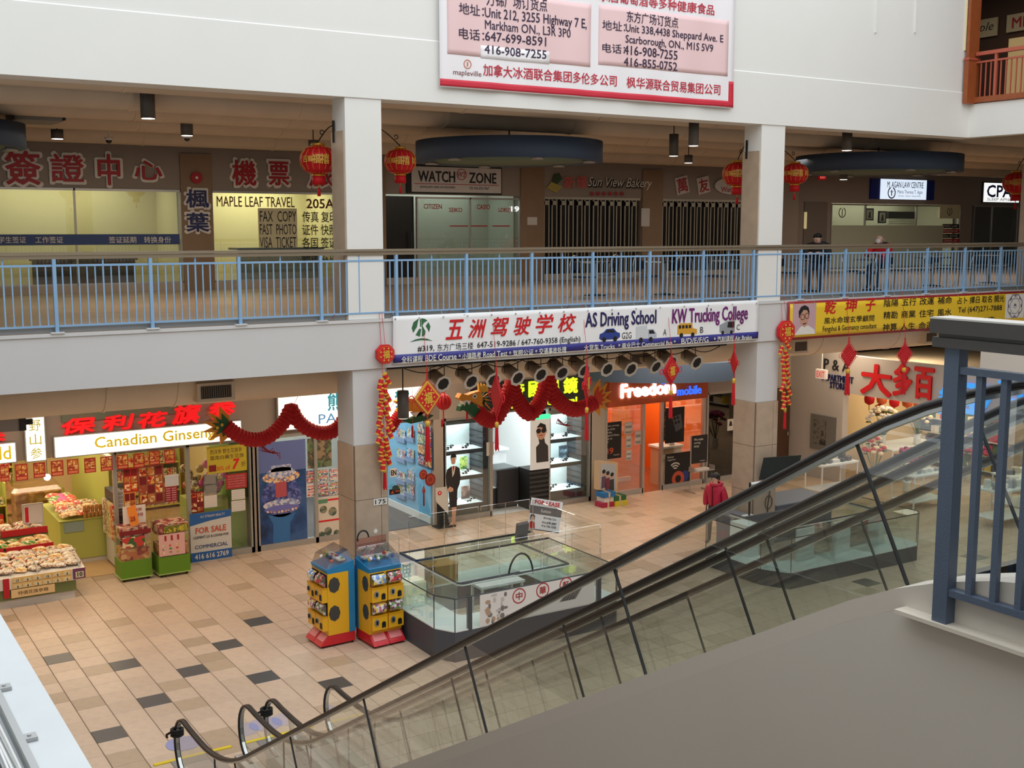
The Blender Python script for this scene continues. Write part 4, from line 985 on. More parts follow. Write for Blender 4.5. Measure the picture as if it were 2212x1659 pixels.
def diamond(u, v, hpx, vt, vb, label, ang=0.0, goldy=False, wk=1.0, loops=True, y=YH-0.06):
    """flat diamond charm with looped edge; ang turns it about its cord"""
    p = PY(u, v, y); h = PY(u, v-hpx, y).z-p.z; w = h*wk
    t = thing('fortune_charm', (p.x, y, p.z), label, 'ornament', 'hanging fortune charms')
    f = Frame((p.x, y, p.z), (math.cos(ang), math.sin(ang), 0), (0,0,1))
    D = lambda s: [(0,-h*s),(w*s,0),(0,h*s),(-w*s,0)]
    MB().poly(D(1.0), f, -0.02, 0.012).build('plate', orn_g if goldy else orn_r, t)
    MB().poly(D(0.86), f, 0.012, 0.018).build('border', orn_o if goldy else orn_d, t)
    MB().poly(D(0.78), f, 0.018, 0.022).build('field', orn_r if goldy else orn_r, t)
    for k in range(12):
        a = 2*math.pi*k/12; MB().disc(f, w*0.5*math.cos(a), h*0.5*math.sin(a), h*0.055, None, 0.022, 0.027, 8).build('stud', orn_g if goldy else orn_o, t)
    txt('福', f, 0, 0, w*0.62, h*0.66, orn_g, t, bold=0.05, d=0.024)
    if loops:
        lp = MB()
        for s1 in ((0,1,1,0),(1,0,0,-1),(0,-1,-1,0),(-1,0,0,1)):
            for k in range(9):
                fk = (k+0.5)/9; cx_, cz_ = w*(s1[0]+(s1[2]-s1[0])*fk), h*(s1[1]+(s1[3]-s1[1])*fk); nrm = math.hypot(cx_, cz_)
                ox, oz = cx_/nrm*h*0.09, cz_/nrm*h*0.09
                lp.tube([f(cx_+ox+h*0.06*math.cos(j), cz_+oz+h*0.06*math.sin(j), -0.004) for j in (0,1.05,2.1,3.15,4.2,5.25)], h*0.016, 4, closed=True)
        lp.build('loop_edge', orn_r, t)
        for s_ in (-1, 1):
            MB().tube([f(s_*(w+h*0.2)+h*0.2*math.cos(j*0.63), h*0.2*math.sin(j*0.63), -0.004) for j in range(10)], h*0.03, 5, closed=True).build('side_loop', orn_r, t)
    zt_ = PY(u, vt, y).z; zb_ = PY(u, vb, y).z
    MB().cyl((p.x,y,p.z+h), (p.x,y,zt_), 0.014, 6).build('knot_cord', orn_r, t); MB().cyl((p.x,y,p.z-h), (p.x,y,p.z-h-0.12), 0.012, 6).build('knot_cord', orn_r, t)
    hang(t, p.x, y, zt_); tassel(t, p.x, y, p.z-h-0.1, zb_, 0.045 if goldy else 0.035)
    return t
diamond(923, 859, 37, 795, 996, 'large gold-edged diamond fortune charm under the white banner', 0.15, True, 0.92)
diamond(1073, 855, 44, 793, 972, 'fortune charm turned edge-on between the dragon loops', 1.35, False, 0.8)
diamond(1268, 828, 40, 775, 950, 'tall red and gold fortune charm covering the dragon tail', 0.75, False, 0.85)
diamond(1450, 801, 30, 762, 902, 'small red diamond fortune charm in front of the orange shop sign', 0.25, False, 0.92)
diamond(1586, 782, 24, 742, 873, 'narrow fortune charm hung edge-on beside the second column', 1.3, False, 0.6)
def knot(u, v, hpx, vt, vb, label):
    y = YH-0.04; p = PY(u, v, y); h = PY(u, v-hpx, y).z-p.z
    t = thing('knot_charm', (p.x, y, p.z-h), label, 'ornament', 'red cord knot charms'); f = FY(p.x, y, p.z)
    kb = MB(); n = 6
    for k in range(-n, n+1):
        o_ = k/n*h*0.62; e_ = (h*0.62)
        kb.tube([f((o_-e_)*0.71, (o_+e_)*0.71, 0.01*(-1)**k), f((o_+e_)*0.71, (o_-e_)*0.71, -0.01*(-1)**k)], h*0.045, 5)
        kb.tube([f((-o_+e_)*0.71, (o_+e_)*0.71, -0.01*(-1)**k), f((-o_-e_)*0.71, (o_-e_)*0.71, 0.01*(-1)**k)], h*0.045, 5)
    kb.build('knot_body', orn_r, t)
    lp = MB()
    for k in range(20):
        a = 2*math.pi*k/20; m_ = abs(math.cos(a))+abs(math.sin(a)); rr = h*0.9/m_; c_ = (rr*math.cos(a)*1.02, rr*math.sin(a)*1.02); q = h*(0.14 if k % 5 else 0.2)
        lp.tube([f(c_[0]+q*math.cos(j), c_[1]+q*math.sin(j), 0.006) for j in (0,0.9,1.8,2.7,3.6,4.5,5.4)], h*0.025, 4, closed=True)
    lp.build('knot_loop', orn_r, t)
    zt_ = PY(u, vt, y).z; zb_ = PY(u, vb, y).z
    MB().cyl((p.x,y,p.z+h*0.8), (p.x,y,zt_), 0.016, 6).build('knot_cord', orn_r, t); MB().cyl((p.x,y,p.z-h*0.8), (p.x,y,p.z-h*1.15), 0.012, 6).build('knot_cord', orn_r, t)
    hang(t, p.x, y, zt_); tassel(t, p.x, y, p.z-h*1.1, zb_, 0.05)
knot(1833, 767, 27, 728, 852, 'red cord knot charm in front of the department store lettering')
knot(1954, 766, 25, 730, 850, 'red cord knot charm in front of the big red calligraphy')
# ---- paper dragons
flame = mat('dragon_flame', S(226,148,44), 0.6); dgreen = mat('dragon_green', S(32,92,52), 0.6); dbody = mat('dragon_red', S(178,12,22), 0.75, bump=0.0); dteeth = mat('dragon_white', S(236,230,220), 0.6)
def dragon_body(t, px, Y, rp, n=90):
    pts = [PY(u, v, Y) for u, v in px]
    # smooth resample (Catmull-Rom)
    out = []
    P_ = [pts[0]]+pts+[pts[-1]]
    seg = len(pts)-1
    for i in range(seg):
        for k in range(n//seg):
            s_ = k/(n//seg); a, b, c, d = P_[i:i+4]
            out.append(0.5*((2*b)+(c-a)*s_+(2*a-5*b+4*c-d)*s_*s_+(3*b-a-3*c+d)*s_**3))
    out.append(pts[-1])
    rad = [rp*(1.0 if k % 2 else 0.84) for k in range(len(out))]
    MB().tube(out, rad, 14, True, False).build('body', dbody, t)
    return out
Yd = 0.55
def fan(t, c, out_dir, w, h, m1, m2, seed, name='flame_fan'):
    """flame-edged flat piece at a dragon's end"""
    q = random.Random(seed); f = FY(c.x, c.y, c.z); s_ = 1 if out_dir > 0 else -1
    for layer, (sc, mm, dd) in enumerate(((1.0, m1, 0.0), (0.6, m2, 0.02))):
        pts = []; n = 11
        for k in range(n):
            a = R(-75+150*k/(n-1)); r0 = sc*(1.0 if k % 2 == 0 else 0.55)
            pts.append((s_*(w*r0*math.cos(a)), h*r0*math.sin(a)+(0.06*h if k % 2 == 0 else 0)))
        pts = [(-s_*w*0.15*sc, -h*0.5*sc)]+(pts if s_ > 0 else pts)+[(-s_*w*0.15*sc, h*0.5*sc)]
        MB().poly(pts, f, dd-0.01, dd+0.01).build(name, mm, t)
t = thing('paper_dragon', (4, Yd, 2.9), 'red folded paper dragon over the ginseng shop, ending behind the first column', 'dragon', 'paper dragons')
out = dragon_body(t, [(488,920),(505,934),(530,947),(556,950),(580,943),(602,925),(618,904),(629,884),(640,904),(658,922),(684,934),(708,935),(728,926),(742,908),(760,890)], Yd, 0.135)
c_ = out[0]; fan(t, c_, -1, 0.42, 0.34, flame, dgreen, 3)
MB().ball((c_.x-0.08,c_.y-0.04,c_.z+0.03), 0.03, 8, 5).ball((c_.x-0.16,c_.y-0.04,c_.z-0.01), 0.03, 8, 5).build('eye', orn_g, t)
def claw(t, p):
    mb = MB()
    for k in range(5): mb.tube([p, p+Vector((0.06*k-0.05,-0.02,-0.08-0.02*k)), p+Vector((0.12+0.05*k,-0.02,-0.12-0.01*k)), p+Vector((0.2+0.03*k,-0.02,-0.07-0.05*k))], 0.008, 4)
    mb.build('claw', orn_d, t)
claw(t, PY(565, 962, Yd)); hang(t, PY(629,888,Yd).x, Yd, PY(629,888,Yd).z)
t = thing('paper_dragon', (8, Yd, 2.9), 'red folded paper dragon with gold and green head in front of the optician sign', 'dragon', 'paper dragons')
out = dragon_body(t, [(1030,888),(1048,904),(1068,906),(1085,880),(1097,856),(1105,832),(1114,858),(1128,880),(1145,893),(1162,876),(1174,848),(1183,818),(1193,848),(1208,868),(1235,884),(1262,880),(1285,868)], Yd, 0.165, 128)
e_ = out[-1]; fan(t, e_+Vector((0.02,0,0.06)), 1, 0.42, 0.4, flame, mat('flame_red', S(206,60,36), 0.6), 5)
def head(t, c, sc=1.0):
    """open-jawed dragon head looking along -X"""
    f = FY(c.x, c.y, c.z); s_ = sc
    Z = lambda pts: [(a*s_, b*s_) for a, b in pts]
    MB().poly(Z([(0.0,-0.12),(-0.12,-0.02),(-0.3,0.02),(-0.42,-0.05),(-0.44,-0.14),(-0.36,-0.12),(-0.25,-0.16),(-0.1,-0.3),(0.08,-0.28)]), f, -0.07, 0.07).build('jaw', dgreen, t)
    MB().poly(Z([(0.05,0.22),(-0.1,0.2),(-0.26,0.16),(-0.4,0.2),(-0.46,0.12),(-0.40,0.06),(-0.24,0.05),(-0.1,0.0),(0.06,-0.1)]), f, -0.08, 0.08).build('snout', flame, t)
    MB().poly(Z([(-0.38,0.05),(-0.34,-0.04),(-0.30,0.05),(-0.24,-0.03),(-0.2,0.04),(-0.3,0.07)]), f, -0.05, 0.085).build('teeth', dteeth, t)
    MB().poly(Z([(-0.12,0.0),(-0.34,-0.04),(-0.36,-0.02),(-0.3,0.03),(-0.12,0.06)]), f, -0.03, 0.03).build('tongue', orn_r, t)
    MB().ball(f(-0.12*s_,0.13*s_,0.08), 0.05*s_, 10, 6).build('eye', dteeth, t); MB().ball(f(-0.135*s_,0.13*s_,0.12), 0.022*s_, 8, 5).build('pupil', black, t)
    for k in range(3): MB().poly(Z([(0.02+0.07*k,0.18),(0.0+0.07*k,0.38-0.02*k),(0.06+0.07*k,0.30),(0.10+0.07*k,0.18)]), f, -0.03, 0.03).build('horn', orn_g, t)
    mb = []
    for k in range(10):
        a = R(-100+20*k); pr = MB().poly(Z([(0.08+0.04*math.cos(a),0.02+0.04*math.sin(a)),(0.1+0.3*math.cos(a+0.1),-0.02+0.3*math.sin(a)),(0.1+0.06*math.cos(a+0.6),0.02+0.06*math.sin(a+0.6))]), f, -0.045, -0.025)
        pr.build('mane', flame if k % 2 else dgreen, t)
head(t, PY(1032, 868, Yd), 1.0); claw(t, PY(1205, 905, Yd))
for u_, v_ in ((1105,838),(1183,826)): hang(t, PY(u_,v_,Yd).x, Yd, PY(u_,v_,Yd).z)
t = thing('paper_dragon', (6, Yd+0.6, 2.9), 'paper dragon with toothed head half behind firecrackers and the gold-edged charm', 'dragon', 'paper dragons')
out = dragon_body(t, [(800,905),(822,925),(842,925),(856,905),(868,890)], Yd+0.6, 0.12, 40)
MB().poly([(0,0),(-0.3,0.02),(-0.2,0.12),(-0.34,0.22),(0,0.25),(0.3,0.16),(0.44,-0.02),(0.2,-0.05)], FY(PY(885,888,Yd+0.6).x, Yd+0.6, PY(885,888,Yd+0.6).z), -0.07, 0.05).build('snout', flame, t)
MB().poly([(-0.3,-0.12),(0,-0.14),(0.3,-0.05),(0.5,-0.12),(0.35,-0.2),(0,-0.24)], FY(PY(885,888,Yd+0.6).x, Yd+0.6, PY(885,888,Yd+0.6).z), -0.07, 0.05).build('jaw', dgreen, t)
MB().poly([(0.0,-0.02),(0.1,-0.12),(0.18,-0.02),(0.28,-0.12),(0.34,-0.04)], FY(PY(885,888,Yd+0.6).x, Yd+0.6, PY(885,888,Yd+0.6).z), 0.0, 0.06).build('teeth', dteeth, t)
hang(t, out[0].x+0.3, Yd+0.6, out[0].z)
# red paper ball and loose tassels
p = PY(958, 868, Yd+0.3)
t = thing('paper_ball', (p.x, p.y, p.z-0.15), 'round red pleated paper ball beside the gold-edged charm', 'ornament')
bb = MB(); n = 28
bb.add([(p.x+0.155*math.cos(a_)*math.cos(2*math.pi*k/n)*(1 if k % 2 else 0.9), p.y+0.155*math.cos(a_)*math.sin(2*math.pi*k/n)*(1 if k % 2 else 0.9), p.z+0.16*math.sin(a_)) for a_ in [R(-88+176*j/10) for j in range(11)] for k in range(n)],
       [(j*n+k, j*n+(k+1)%n, (j+1)*n+(k+1)%n, (j+1)*n+k) for j in range(10) for k in range(n)])
bb.build('pleated_ball', orn_r, t); hang(t, p.x, p.y, p.z+0.15); MB().cyl((p.x,p.y,p.z-0.15), (p.x,p.y,p.z-0.42), 0.012, 5).build('tassel', orn_r, t)
for u, v0, v1, lab in ((1009, 884, 908, 'short red tassel on a thread left of the dragon jaw'), (955, 905, 922, 'short red tassel below the pleated paper ball'), (891, 918, 945, 'short red tassel on a thread before the blue shop wall')):
    a, b = PY(u, v0, Yd), PY(u, v1, Yd); t = thing('thread_tassel', (b.x, Yd, b.z), lab, 'ornament', 'loose red tassels')
    MB().lathe([(0.022,0),(0.02,a.z-b.z-0.03),(0.006,a.z-b.z)], (b.x,Yd,b.z), 8).build('tassel', orn_r, t); MB().cyl((a.x,Yd,a.z-0.01), (a.x,Yd,4.55), 0.003, 4).build('cord', orn_r, t)
# ================================================================== STAGE SPOTLIGHTS on a bar under the fascia
can = mat('can_bronze', S(160,144,124), 0.4, 0.2); ringm = mat('can_ring', S(206,200,190), 0.4, 0.3)
bar = thing('light_bar', (9.5, -0.78, 4.2), 'black lighting bar running behind the white banner', 'lighting bar')
MB().cyl((5.6,-0.78,4.22), (13.3,-0.78,4.22), 0.025, 8).build('pipe', black, bar)
for k in range(8): MB().cyl((5.9+k*1.03,-0.78,4.22), (5.9+k*1.03,-0.78,4.6), 0.012, 6).build('hanger', dark, bar)
ct = MB()
for k in range(9):
    a = 5.9+k*0.8; ct.tube([(a+0.8*j/6, -0.82, 4.20-0.10*math.sin(math.pi*j/6)) for j in range(7)], 0.009, 5)
ct.build('cable', black, bar)
SP = [(957,829,'first stage lamp beside the gold-edged charm'),(1018,824,'second stage lamp, just left of the edge-on charm'),(1066,821,'third stage lamp, half behind the edge-on charm'),(1118,816,'fourth stage lamp above the first dragon peak'),(1168,809,'fifth stage lamp above the green glowing characters'),(1214,805,'sixth stage lamp left of the tall red charm'),
      (1262,800,'seventh stage lamp behind the tall red charm'),(1312,797,'eighth stage lamp at the start of the orange sign'),(1363,797,'ninth stage lamp above the orange sign'),(1417,792,'tenth stage lamp left of the small diamond charm'),(1450,782,'eleventh stage lamp hidden behind the small diamond charm'),(1505,783,'twelfth stage lamp, last before the second column')]
dv = Vector((0.05,-0.90,-0.38)).normalized()
for k, (u, v, lab) in enumerate(SP):
    c = PY(u, v, -0.95); d = (dv+Vector((0.06*math.sin(k*2.3), 0, 0.05*math.cos(k*1.7)))).normalized()
    t = thing('stage_lamp', (c.x, c.y, c.z), lab, 'spotlight', 'stage lamps on the bar')
    back = c-d*0.36
    MB().tube([back-d*0.05, back, c-d*0.02], [0.07, 0.115, 0.125], 16).build('can', can, t)
    a = d.orthogonal().normalized(); b = d.cross(a); rg = MB()
    for q in range(8):
        w0, w1 = R(45*q), R(45*(q+1)); o = lambda w, r_, k_: c+(a*math.cos(w)+b*math.sin(w))*r_+d*k_
        rg.add([o(w0,0.115,0),o(w1,0.115,0),o(w1,0.165,0),o(w0,0.165,0),o(w0,0.115,0.015),o(w1,0.115,0.015),o(w1,0.165,0.015),o(w0,0.165,0.015)], [(0,3,2,1),(4,5,6,7),(0,1,5,4),(1,2,6,5),(2,3,7,6),(3,0,4,7)])
    rg.build('gel_frame', ringm, t)
    MB().tube([c-d*0.015, c+d*0.002], [0.117, 0.117], 16).build('lens', black, t)
    mc = c-d*0.2
    MB().tube([mc+Vector((-0.14,0,0)), mc+Vector((-0.14,0,0.2)), Vector((mc.x,-0.78,4.2))], 0.009, 5).tube([mc+Vector((0.14,0,0)), mc+Vector((0.14,0,0.2)), Vector((mc.x,-0.78,4.2))], 0.009, 5).build('yoke', dark, t)
# grey cylinder lamp hung before the travel shop
pendant(871, 843, 903, 20.3, 'grey cylinder lamp hanging in front of the blue-walled travel shop', wpx=25)
# ================================================================== GROUND SHOP FRONTS
ZG = 2.38
Y3 = YF-0.03; f3 = FY(0, Y3, 0)
gl_c = glass('clear_glass', (0.93,0.97,0.96), 0.08)
w4 = MB()
w4.box(-8, 9.15, YF, YF+0.2, ZG, 4.6)
w4.box(4.80, 4.92, YF, YF+0.15, 0, ZG)
w4.build('wall_ground_signs', taupe, kind='structure')
w5 = MB(); w5.box(9.15, 20.2, YF, YF+0.2, ZG, 4.6); w5.box(9.0, 9.28, YF, YF+0.15, 0, ZG); w5.box(13.3, 13.75, YF, YF+0.2, 0, ZG); w5.box(18.1, 20.2, YF, YF+0.2, 0, ZG)
w5.build('wall_ground_signs_grey', mat('wall_greige', S(176,166,156), 0.75), kind='structure')
def room(name, x0, x1, y1, h, wallm, floorm, power, colr, y0=YF+0.2, sides=(1,1)):
    b = MB(); b.box(x0, x1, y1, y1+0.1, 0, h)
    if sides[0]: b.box(x0-0.06, x0, y0, y1, 0, h)
    if sides[1]: b.box(x1, x1+0.06, y0, y1, 0, h)
    b.box(x0, x1, y0, y1, h, h+0.1); b.build('wall_'+name, wallm, kind='structure')
    if floorm: MB().box(x0, x1, YF+0.02, y1, 0.002, 0.008).build('floor_'+name, floorm, kind='structure')
    if power: area('shop_lamp', ((x0+x1)/2, (y0+y1)/2-0.4, h-0.05), (x1-x0)*0.75, (y1-y0)*0.6, power, colr)
room('ginseng_shop', -4.0, 4.85, 10.2, 2.9, mat('shop_cream', S(222,196,140), 0.8), mat('shop_tan_floor', S(206,170,122), 0.4, noise=0.1, nscale=6), 190, (1.0,0.84,0.60))
room('panda_travel', 4.92, 8.98, 8.2, 2.9, mat('shop_ivory', S(206,200,186), 0.8), mat('carpet_grey', S(96,96,100), 0.9, noise=0.15, nscale=30), 110, (0.95,0.98,1.0), sides=(1,0))
room('optician', 9.2, 13.4, 8.6, 2.9, mat('shop_white', S(226,230,228), 0.6), mat('marble_white', S(226,228,228), 0.25, noise=0.12, nscale=4), 150, (0.94,0.98,1.0))
room('phone_shop', 13.75, 17.0, 8.0, 2.9, mat('shop_orange', S(232,116,32), 0.6), mat('wood_floor', S(160,92,54), 0.35, noise=0.25, nscale=14), 90, (1.0,0.85,0.66))
room('closed_shop', 17.1, 20.2, 8.0, 2.9, mat('shop_dark', S(70,62,54), 0.8), mat('carpet_dark', S(60,54,48), 0.9), 2.0, (1.0,0.9,0.8))
# ---- lit signs over the ginseng shop
lit = mat('lightbox_warm', S(250,248,240), 0.5, emit=0.85); yel = mat('letter_yellow', S(216,190,20), 0.5, emit=0.3); rglow = mat('letter_red_glow', S(235,24,30), 0.4, emit=0.55)
def lightbox(name, x0, x1, z0, z1, label, m=None, depth=0.12, y=Y3):
    t = thing(name, ((x0+x1)/2, y, z0), label, 'sign'); f = FY(0, y, 0)
    MB().rect(f, x0-0.02, x1+0.02, z0-0.02, z1+0.02, -0.0, depth-0.02).build('casing', alu, t)
    MB().rect(f, x0, x1, z0, z1, depth-0.02, depth).build('light_panel', m or lit, t); return t, depth
t, dp = lightbox('lit_sign', 1.04, 4.56, 2.40, 2.77, 'long lit white sign with yellow lettering over the ginseng shop')
txt('Canadian Ginseng', f3, 2.88, 2.575, 2.28, 0.27, yel, t, d=dp, bold=0.02)
t, dp = lightbox('lit_sign', 0.55, 0.87, 2.38, 3.17, 'narrow upright lit sign with three pale yellow characters')
for k, ch in enumerate('野山参'): txt(ch, f3, 0.71, 3.03-0.255*k, 0.2, 0.2, mat('letter_pale_yellow', S(190,186,30), 0.5, emit=0.12), t, d=dp)
t, dp = lightbox('lit_sign', -1.6, 0.36, 2.40, 2.74, 'lit white sign cut by the picture edge ending in a yellow letter')
txt('Wild', f3, -0.02, 2.58, 0.6, 0.24, yel, t, d=dp, bold=0.02)
MB().rect(f3, 1.2, 3.6, 3.02, 3.3, 0, 0.02).build('sign_backing', mat('dull_green', S(108,120,104), 0.7), label='dull green board behind the red channel characters', cat='sign board')
for ch, u0, u1, va, vb, lab in (('保', 133, 203, 906, 938, 'first red glowing character over the ginseng shop'), ('利', 220, 288, 899, 930, 'second red glowing character over the ginseng shop'), ('花', 297, 360, 893, 924, 'third red glowing character over the ginseng shop'),
        ('旗', 371, 432, 876, 916, 'fourth red glowing character, raised higher, over the ginseng shop'), ('参', 450, 505, 866, 906, 'fifth red glowing character beside the dragon mane')):
    x0, x1, z0, z1 = lb(u0, u1, va, vb, Y3); t = thing('channel_character', ((x0+x1)/2, Y3, z0), lab, 'sign', 'red glowing characters over the ginseng shop')
    txt(ch, f3, (x0+x1)/2, (z0+z1)/2, x1-x0, z1-z0, rglow, t, bold=0.05, d=0.02, th=0.05, shear=0.15)
t = thing('channel_character', (0.0, Y3, 2.85), 'part of a red glowing character at the picture edge', 'sign'); txt('莱', f3, 0.0, 2.92, 0.4, 0.26, rglow, t, bold=0.05, d=0.02, th=0.05)
# ---- lit sign of the travel shop, running behind the first column
t, dp = lightbox('lit_sign', 5.36, 8.66, 2.50, 3.17, 'lit white sign with teal characters running behind the first column')
teal = mat('letter_teal', S(36,150,176), 0.5, emit=0.3); tealb = mat('letter_blue', S(70,140,196), 0.5, emit=0.3)
txt('熊', f3, 6.60, 3.0, 0.34, 0.36, teal, t, d=dp, bold=0.03); txt('猫', f3, 8.15, 2.93, 0.34, 0.36, teal, t, d=dp, bold=0.03)
txt('PANDA', f3, 6.82, 2.66, 1.2, 0.2, tealb, t, d=dp)
# ---- shop-front frames and windows
def frontwin(n, x0, x1, mull=(), gm=gl_c, z0=0.12, fm=None):
    w = thing('window_%d' % n, ((x0+x1)/2, YF, 0), None, None, kind='structure')
    MB().box(x0, x1, YF+0.05, YF+0.062, z0, ZG).build('pane', gm, w)
    f = MB(); f.box(x0, x1, YF, YF+0.1, 0, z0); f.box(x0, x1, YF, YF+0.1, ZG-0.06, ZG)
    for xx in (x0, *mull, x1): f.box(xx-0.035, xx+0.035, YF, YF+0.1, 0, ZG)
    f.build('frame', fm or alu, w); return w
frontwin(6, 2.12, 4.80, (3.52,)); frontwin(7, 4.92, 7.7, (6.2,)); frontwin(8, 9.28, 10.5); frontwin(9, 12.1, 13.3); frontwin(10, 13.78, 14.95, ()); frontwin(11, 15.55, 16.95, ()); frontwin(12, 17.05, 18.1, (), glass('smoked_glass', (0.35,0.33,0.31), 0.04))
# ---- row of hung red posters
pr = mat('poster_red', S(170,34,30), 0.6); pt = patch('poster_foods', [S(214,150,70),S(196,110,50),S(230,190,120),S(160,60,40)], 26)
rowp = [(0,1005,20,1040),(33,1002,60,1038),(72,999,98,1032),(110,995,137,1028),(145,992,170,1024),(182,989,207,1021),(217,986,243,1017),(253,982,277,1013),(288,979,312,1010),(322,974,345,1004),(355,971,378,1001)]
ordn = 'first second third fourth fifth sixth seventh eighth ninth tenth eleventh'.split()
for k, (a, b, c, d_) in enumerate(rowp):
    cx, cz, w, h = box_px(a, b, c, d_, Y3-0.05); t = thing('hung_poster', (cx, Y3-0.05, cz), ordn[k]+' red food poster hung under the ginseng sign, counting from the picture edge', 'poster', 'red posters hung under the ginseng sign'); f = FY(0, Y3-0.05, 0)
    MB().rect(f, cx-w/2, cx+w/2, cz-h/2, cz+h/2, 0, 0.004).build('sheet', pr, t)
    for i in (-1, 1):
        for j in (0, 1): MB().rect(f, cx+i*w*0.22-w*0.19, cx+i*w*0.22+w*0.19, cz-h*0.2+j*h*0.33, cz+h*0.1+j*h*0.33, 0.004, 0.007).build('picture_cell', pt, t)
    MB().rect(f, cx-w*0.4, cx+w*0.4, cz-h*0.44, cz-h*0.28, 0.004, 0.007).build('caption', mat('caption_orange', S(214,120,80), 0.6), t)
    for q_ in (-0.4, 0.4): MB().cyl((cx+w*q_,Y3-0.05,cz+h/2-0.01), (cx+w*q_,Y3-0.05,ZG+0.08), 0.002, 4).build('string', whiteboard, t)
# ---- posters on the ginseng window
def poster(u0, v0, u1, v1, label, base, name='poster', Y=YF+0.046, extra=None, d0=0.0):
    cx, cz, w, h = box_px(u0, v0, u1, v1, Y); t = thing(name, (cx, Y, cz-h/2), label, 'poster'); f = FY(0, Y, 0)
    MB().rect(f, cx-w/2, cx+w/2, cz-h/2, cz+h/2, d0, d0+0.004).build('sheet', base, t)
    return t, f, cx, cz, w, h
def cells(t, f, cx, cz, w, h, nx, ny, mats, pad=0.08, v0=-0.45, v1=0.45):
    k = 0
    for i in range(nx):
        for j in range(ny):
            a0 = cx-w*0.46+w*0.92*i/nx; a1 = cx-w*0.46+w*0.92*(i+1)/nx; b0 = cz+h*(v0+(v1-v0)*j/ny); b1 = cz+h*(v0+(v1-v0)*(j+1)/ny); p_ = pad*min(a1-a0, b1-b0)
            MB().rect(f, a0+p_, a1-p_, b0+p_, b1-p_, 0.004, 0.007).build('print_cell', mats[k % len(mats)], t); k += 1
warmset = [patch('print_food_a', [S(226,90,40),S(240,180,80),S(150,24,20),S(250,220,170)], 20), patch('print_food_b', [S(200,130,60),S(170,80,50),S(232,200,150)], 16), mat('print_maroon', S(128,24,28), 0.6)]
t, *q = poster(266, 1010, 298, 1063, 'bright red and orange food poster on the ginseng window', mat('poster_fire', S(196,44,24), 0.6)); cells(t, *q, 2, 3, warmset)
t, *q = poster(268, 1063, 293, 1101, 'small orange food poster under the bright red one', mat('poster_orange', S(222,140,60), 0.6)); cells(t, *q, 2, 2, warmset[1:])
t, *q = poster(298, 1003, 354, 1090, 'large brown food collage on the ginseng window', mat('poster_brown', S(150,90,60), 0.6)); cells(t, *q, 3, 4, warmset)
t, *q = poster(356, 1025, 386, 1050, 'white notice between the posters on the ginseng window', mat('paper_white', S(224,216,208), 0.7)); cells(t, *q, 1, 3, [mat('print_grey', S(205,208,212), 0.6)])
t, *q = poster(356, 1051, 383, 1083, 'dark red menu sheet with pale lines on the ginseng window', mat('poster_wine', S(150,34,50), 0.6)); cells(t, *q, 2, 6, [mat('line_pink', S(214,150,150), 0.6)], 0.3)
t, *q = poster(252, 1060, 267, 1098, 'narrow grey sheet beside the orange food poster', mat('paper_grey', S(196,190,184), 0.7)); cells(t, *q, 1, 4, [mat('print_grey2', S(140,136,130), 0.6)])
t, f, cx, cz, w, h = poster(447, 962, 533, 1020, 'yellow sale poster with a big red seven on the green-edged window', mat('poster_yellow', S(196,176,50), 0.6))
txt('西洋參 野生花旗參', f, cx-w*0.02, cz+h*0.30, w*0.8, h*0.18, mat('print_brown', S(96,70,30), 0.6), t); txt('雲南白藥生花旗', f, cx, cz+h*0.08, w*0.85, h*0.16, mat('print_brown'), t)
txt('7', f, cx+w*0.22, cz-h*0.22, w*0.16, h*0.36, red_b, t, bold=0.05, shear=0.2); txt('30% off', f, cx-w*0.1, cz-h*0.33, w*0.34, h*0.16, red_b, t); txt('折', f, cx+w*0.41, cz-h*0.25, w*0.12, h*0.2, mat('print_brown'), t)
MB().rect(f, cx-w*0.46, cx-w*0.28, cz-h*0.42, cz-h*0.18, 0.004, 0.007).build('picture_cell', mat('print_maroon'), t)
t, f, cx, cz, w, h = poster(488, 1023, 533, 1055, 'red notice with pale writing below the yellow sale poster', mat('poster_rose', S(178,50,54), 0.6))
for k in range(5): txt('歡迎光臨請勿觸摸'[:6+k % 3], f, cx, cz+h*(0.34-0.17*k), w*0.8, h*0.10, mat('line_pink'), t)
t, *q = poster(440, 1024, 469, 1069, 'grey photo poster on the green-edged window', patch('photo_grey', [S(120,126,130),S(80,82,86),S(160,150,140)], 5, vor=False)); cells(t, *q, 1, 2, [mat('print_grey2')])
t, *q = poster(441, 1070, 469, 1096, 'white photo sheet under the grey photo poster', mat('paper_white')); 
t, *q = poster(411, 1062, 440, 1108, 'dark red foods poster beside the window post', mat('print_maroon')); cells(t, *q, 2, 4, warmset)
t, *q = poster(500, 1057, 529, 1079, 'upper white certificate by the green wall', mat('paper_white')); cells(t, *q, 1, 4, [mat('print_grey')], 0.3)
t, *q = poster(500, 1081, 530, 1104, 'lower white certificate by the green wall', mat('paper_white')); cells(t, *q, 1, 4, [mat('print_grey')], 0.3)
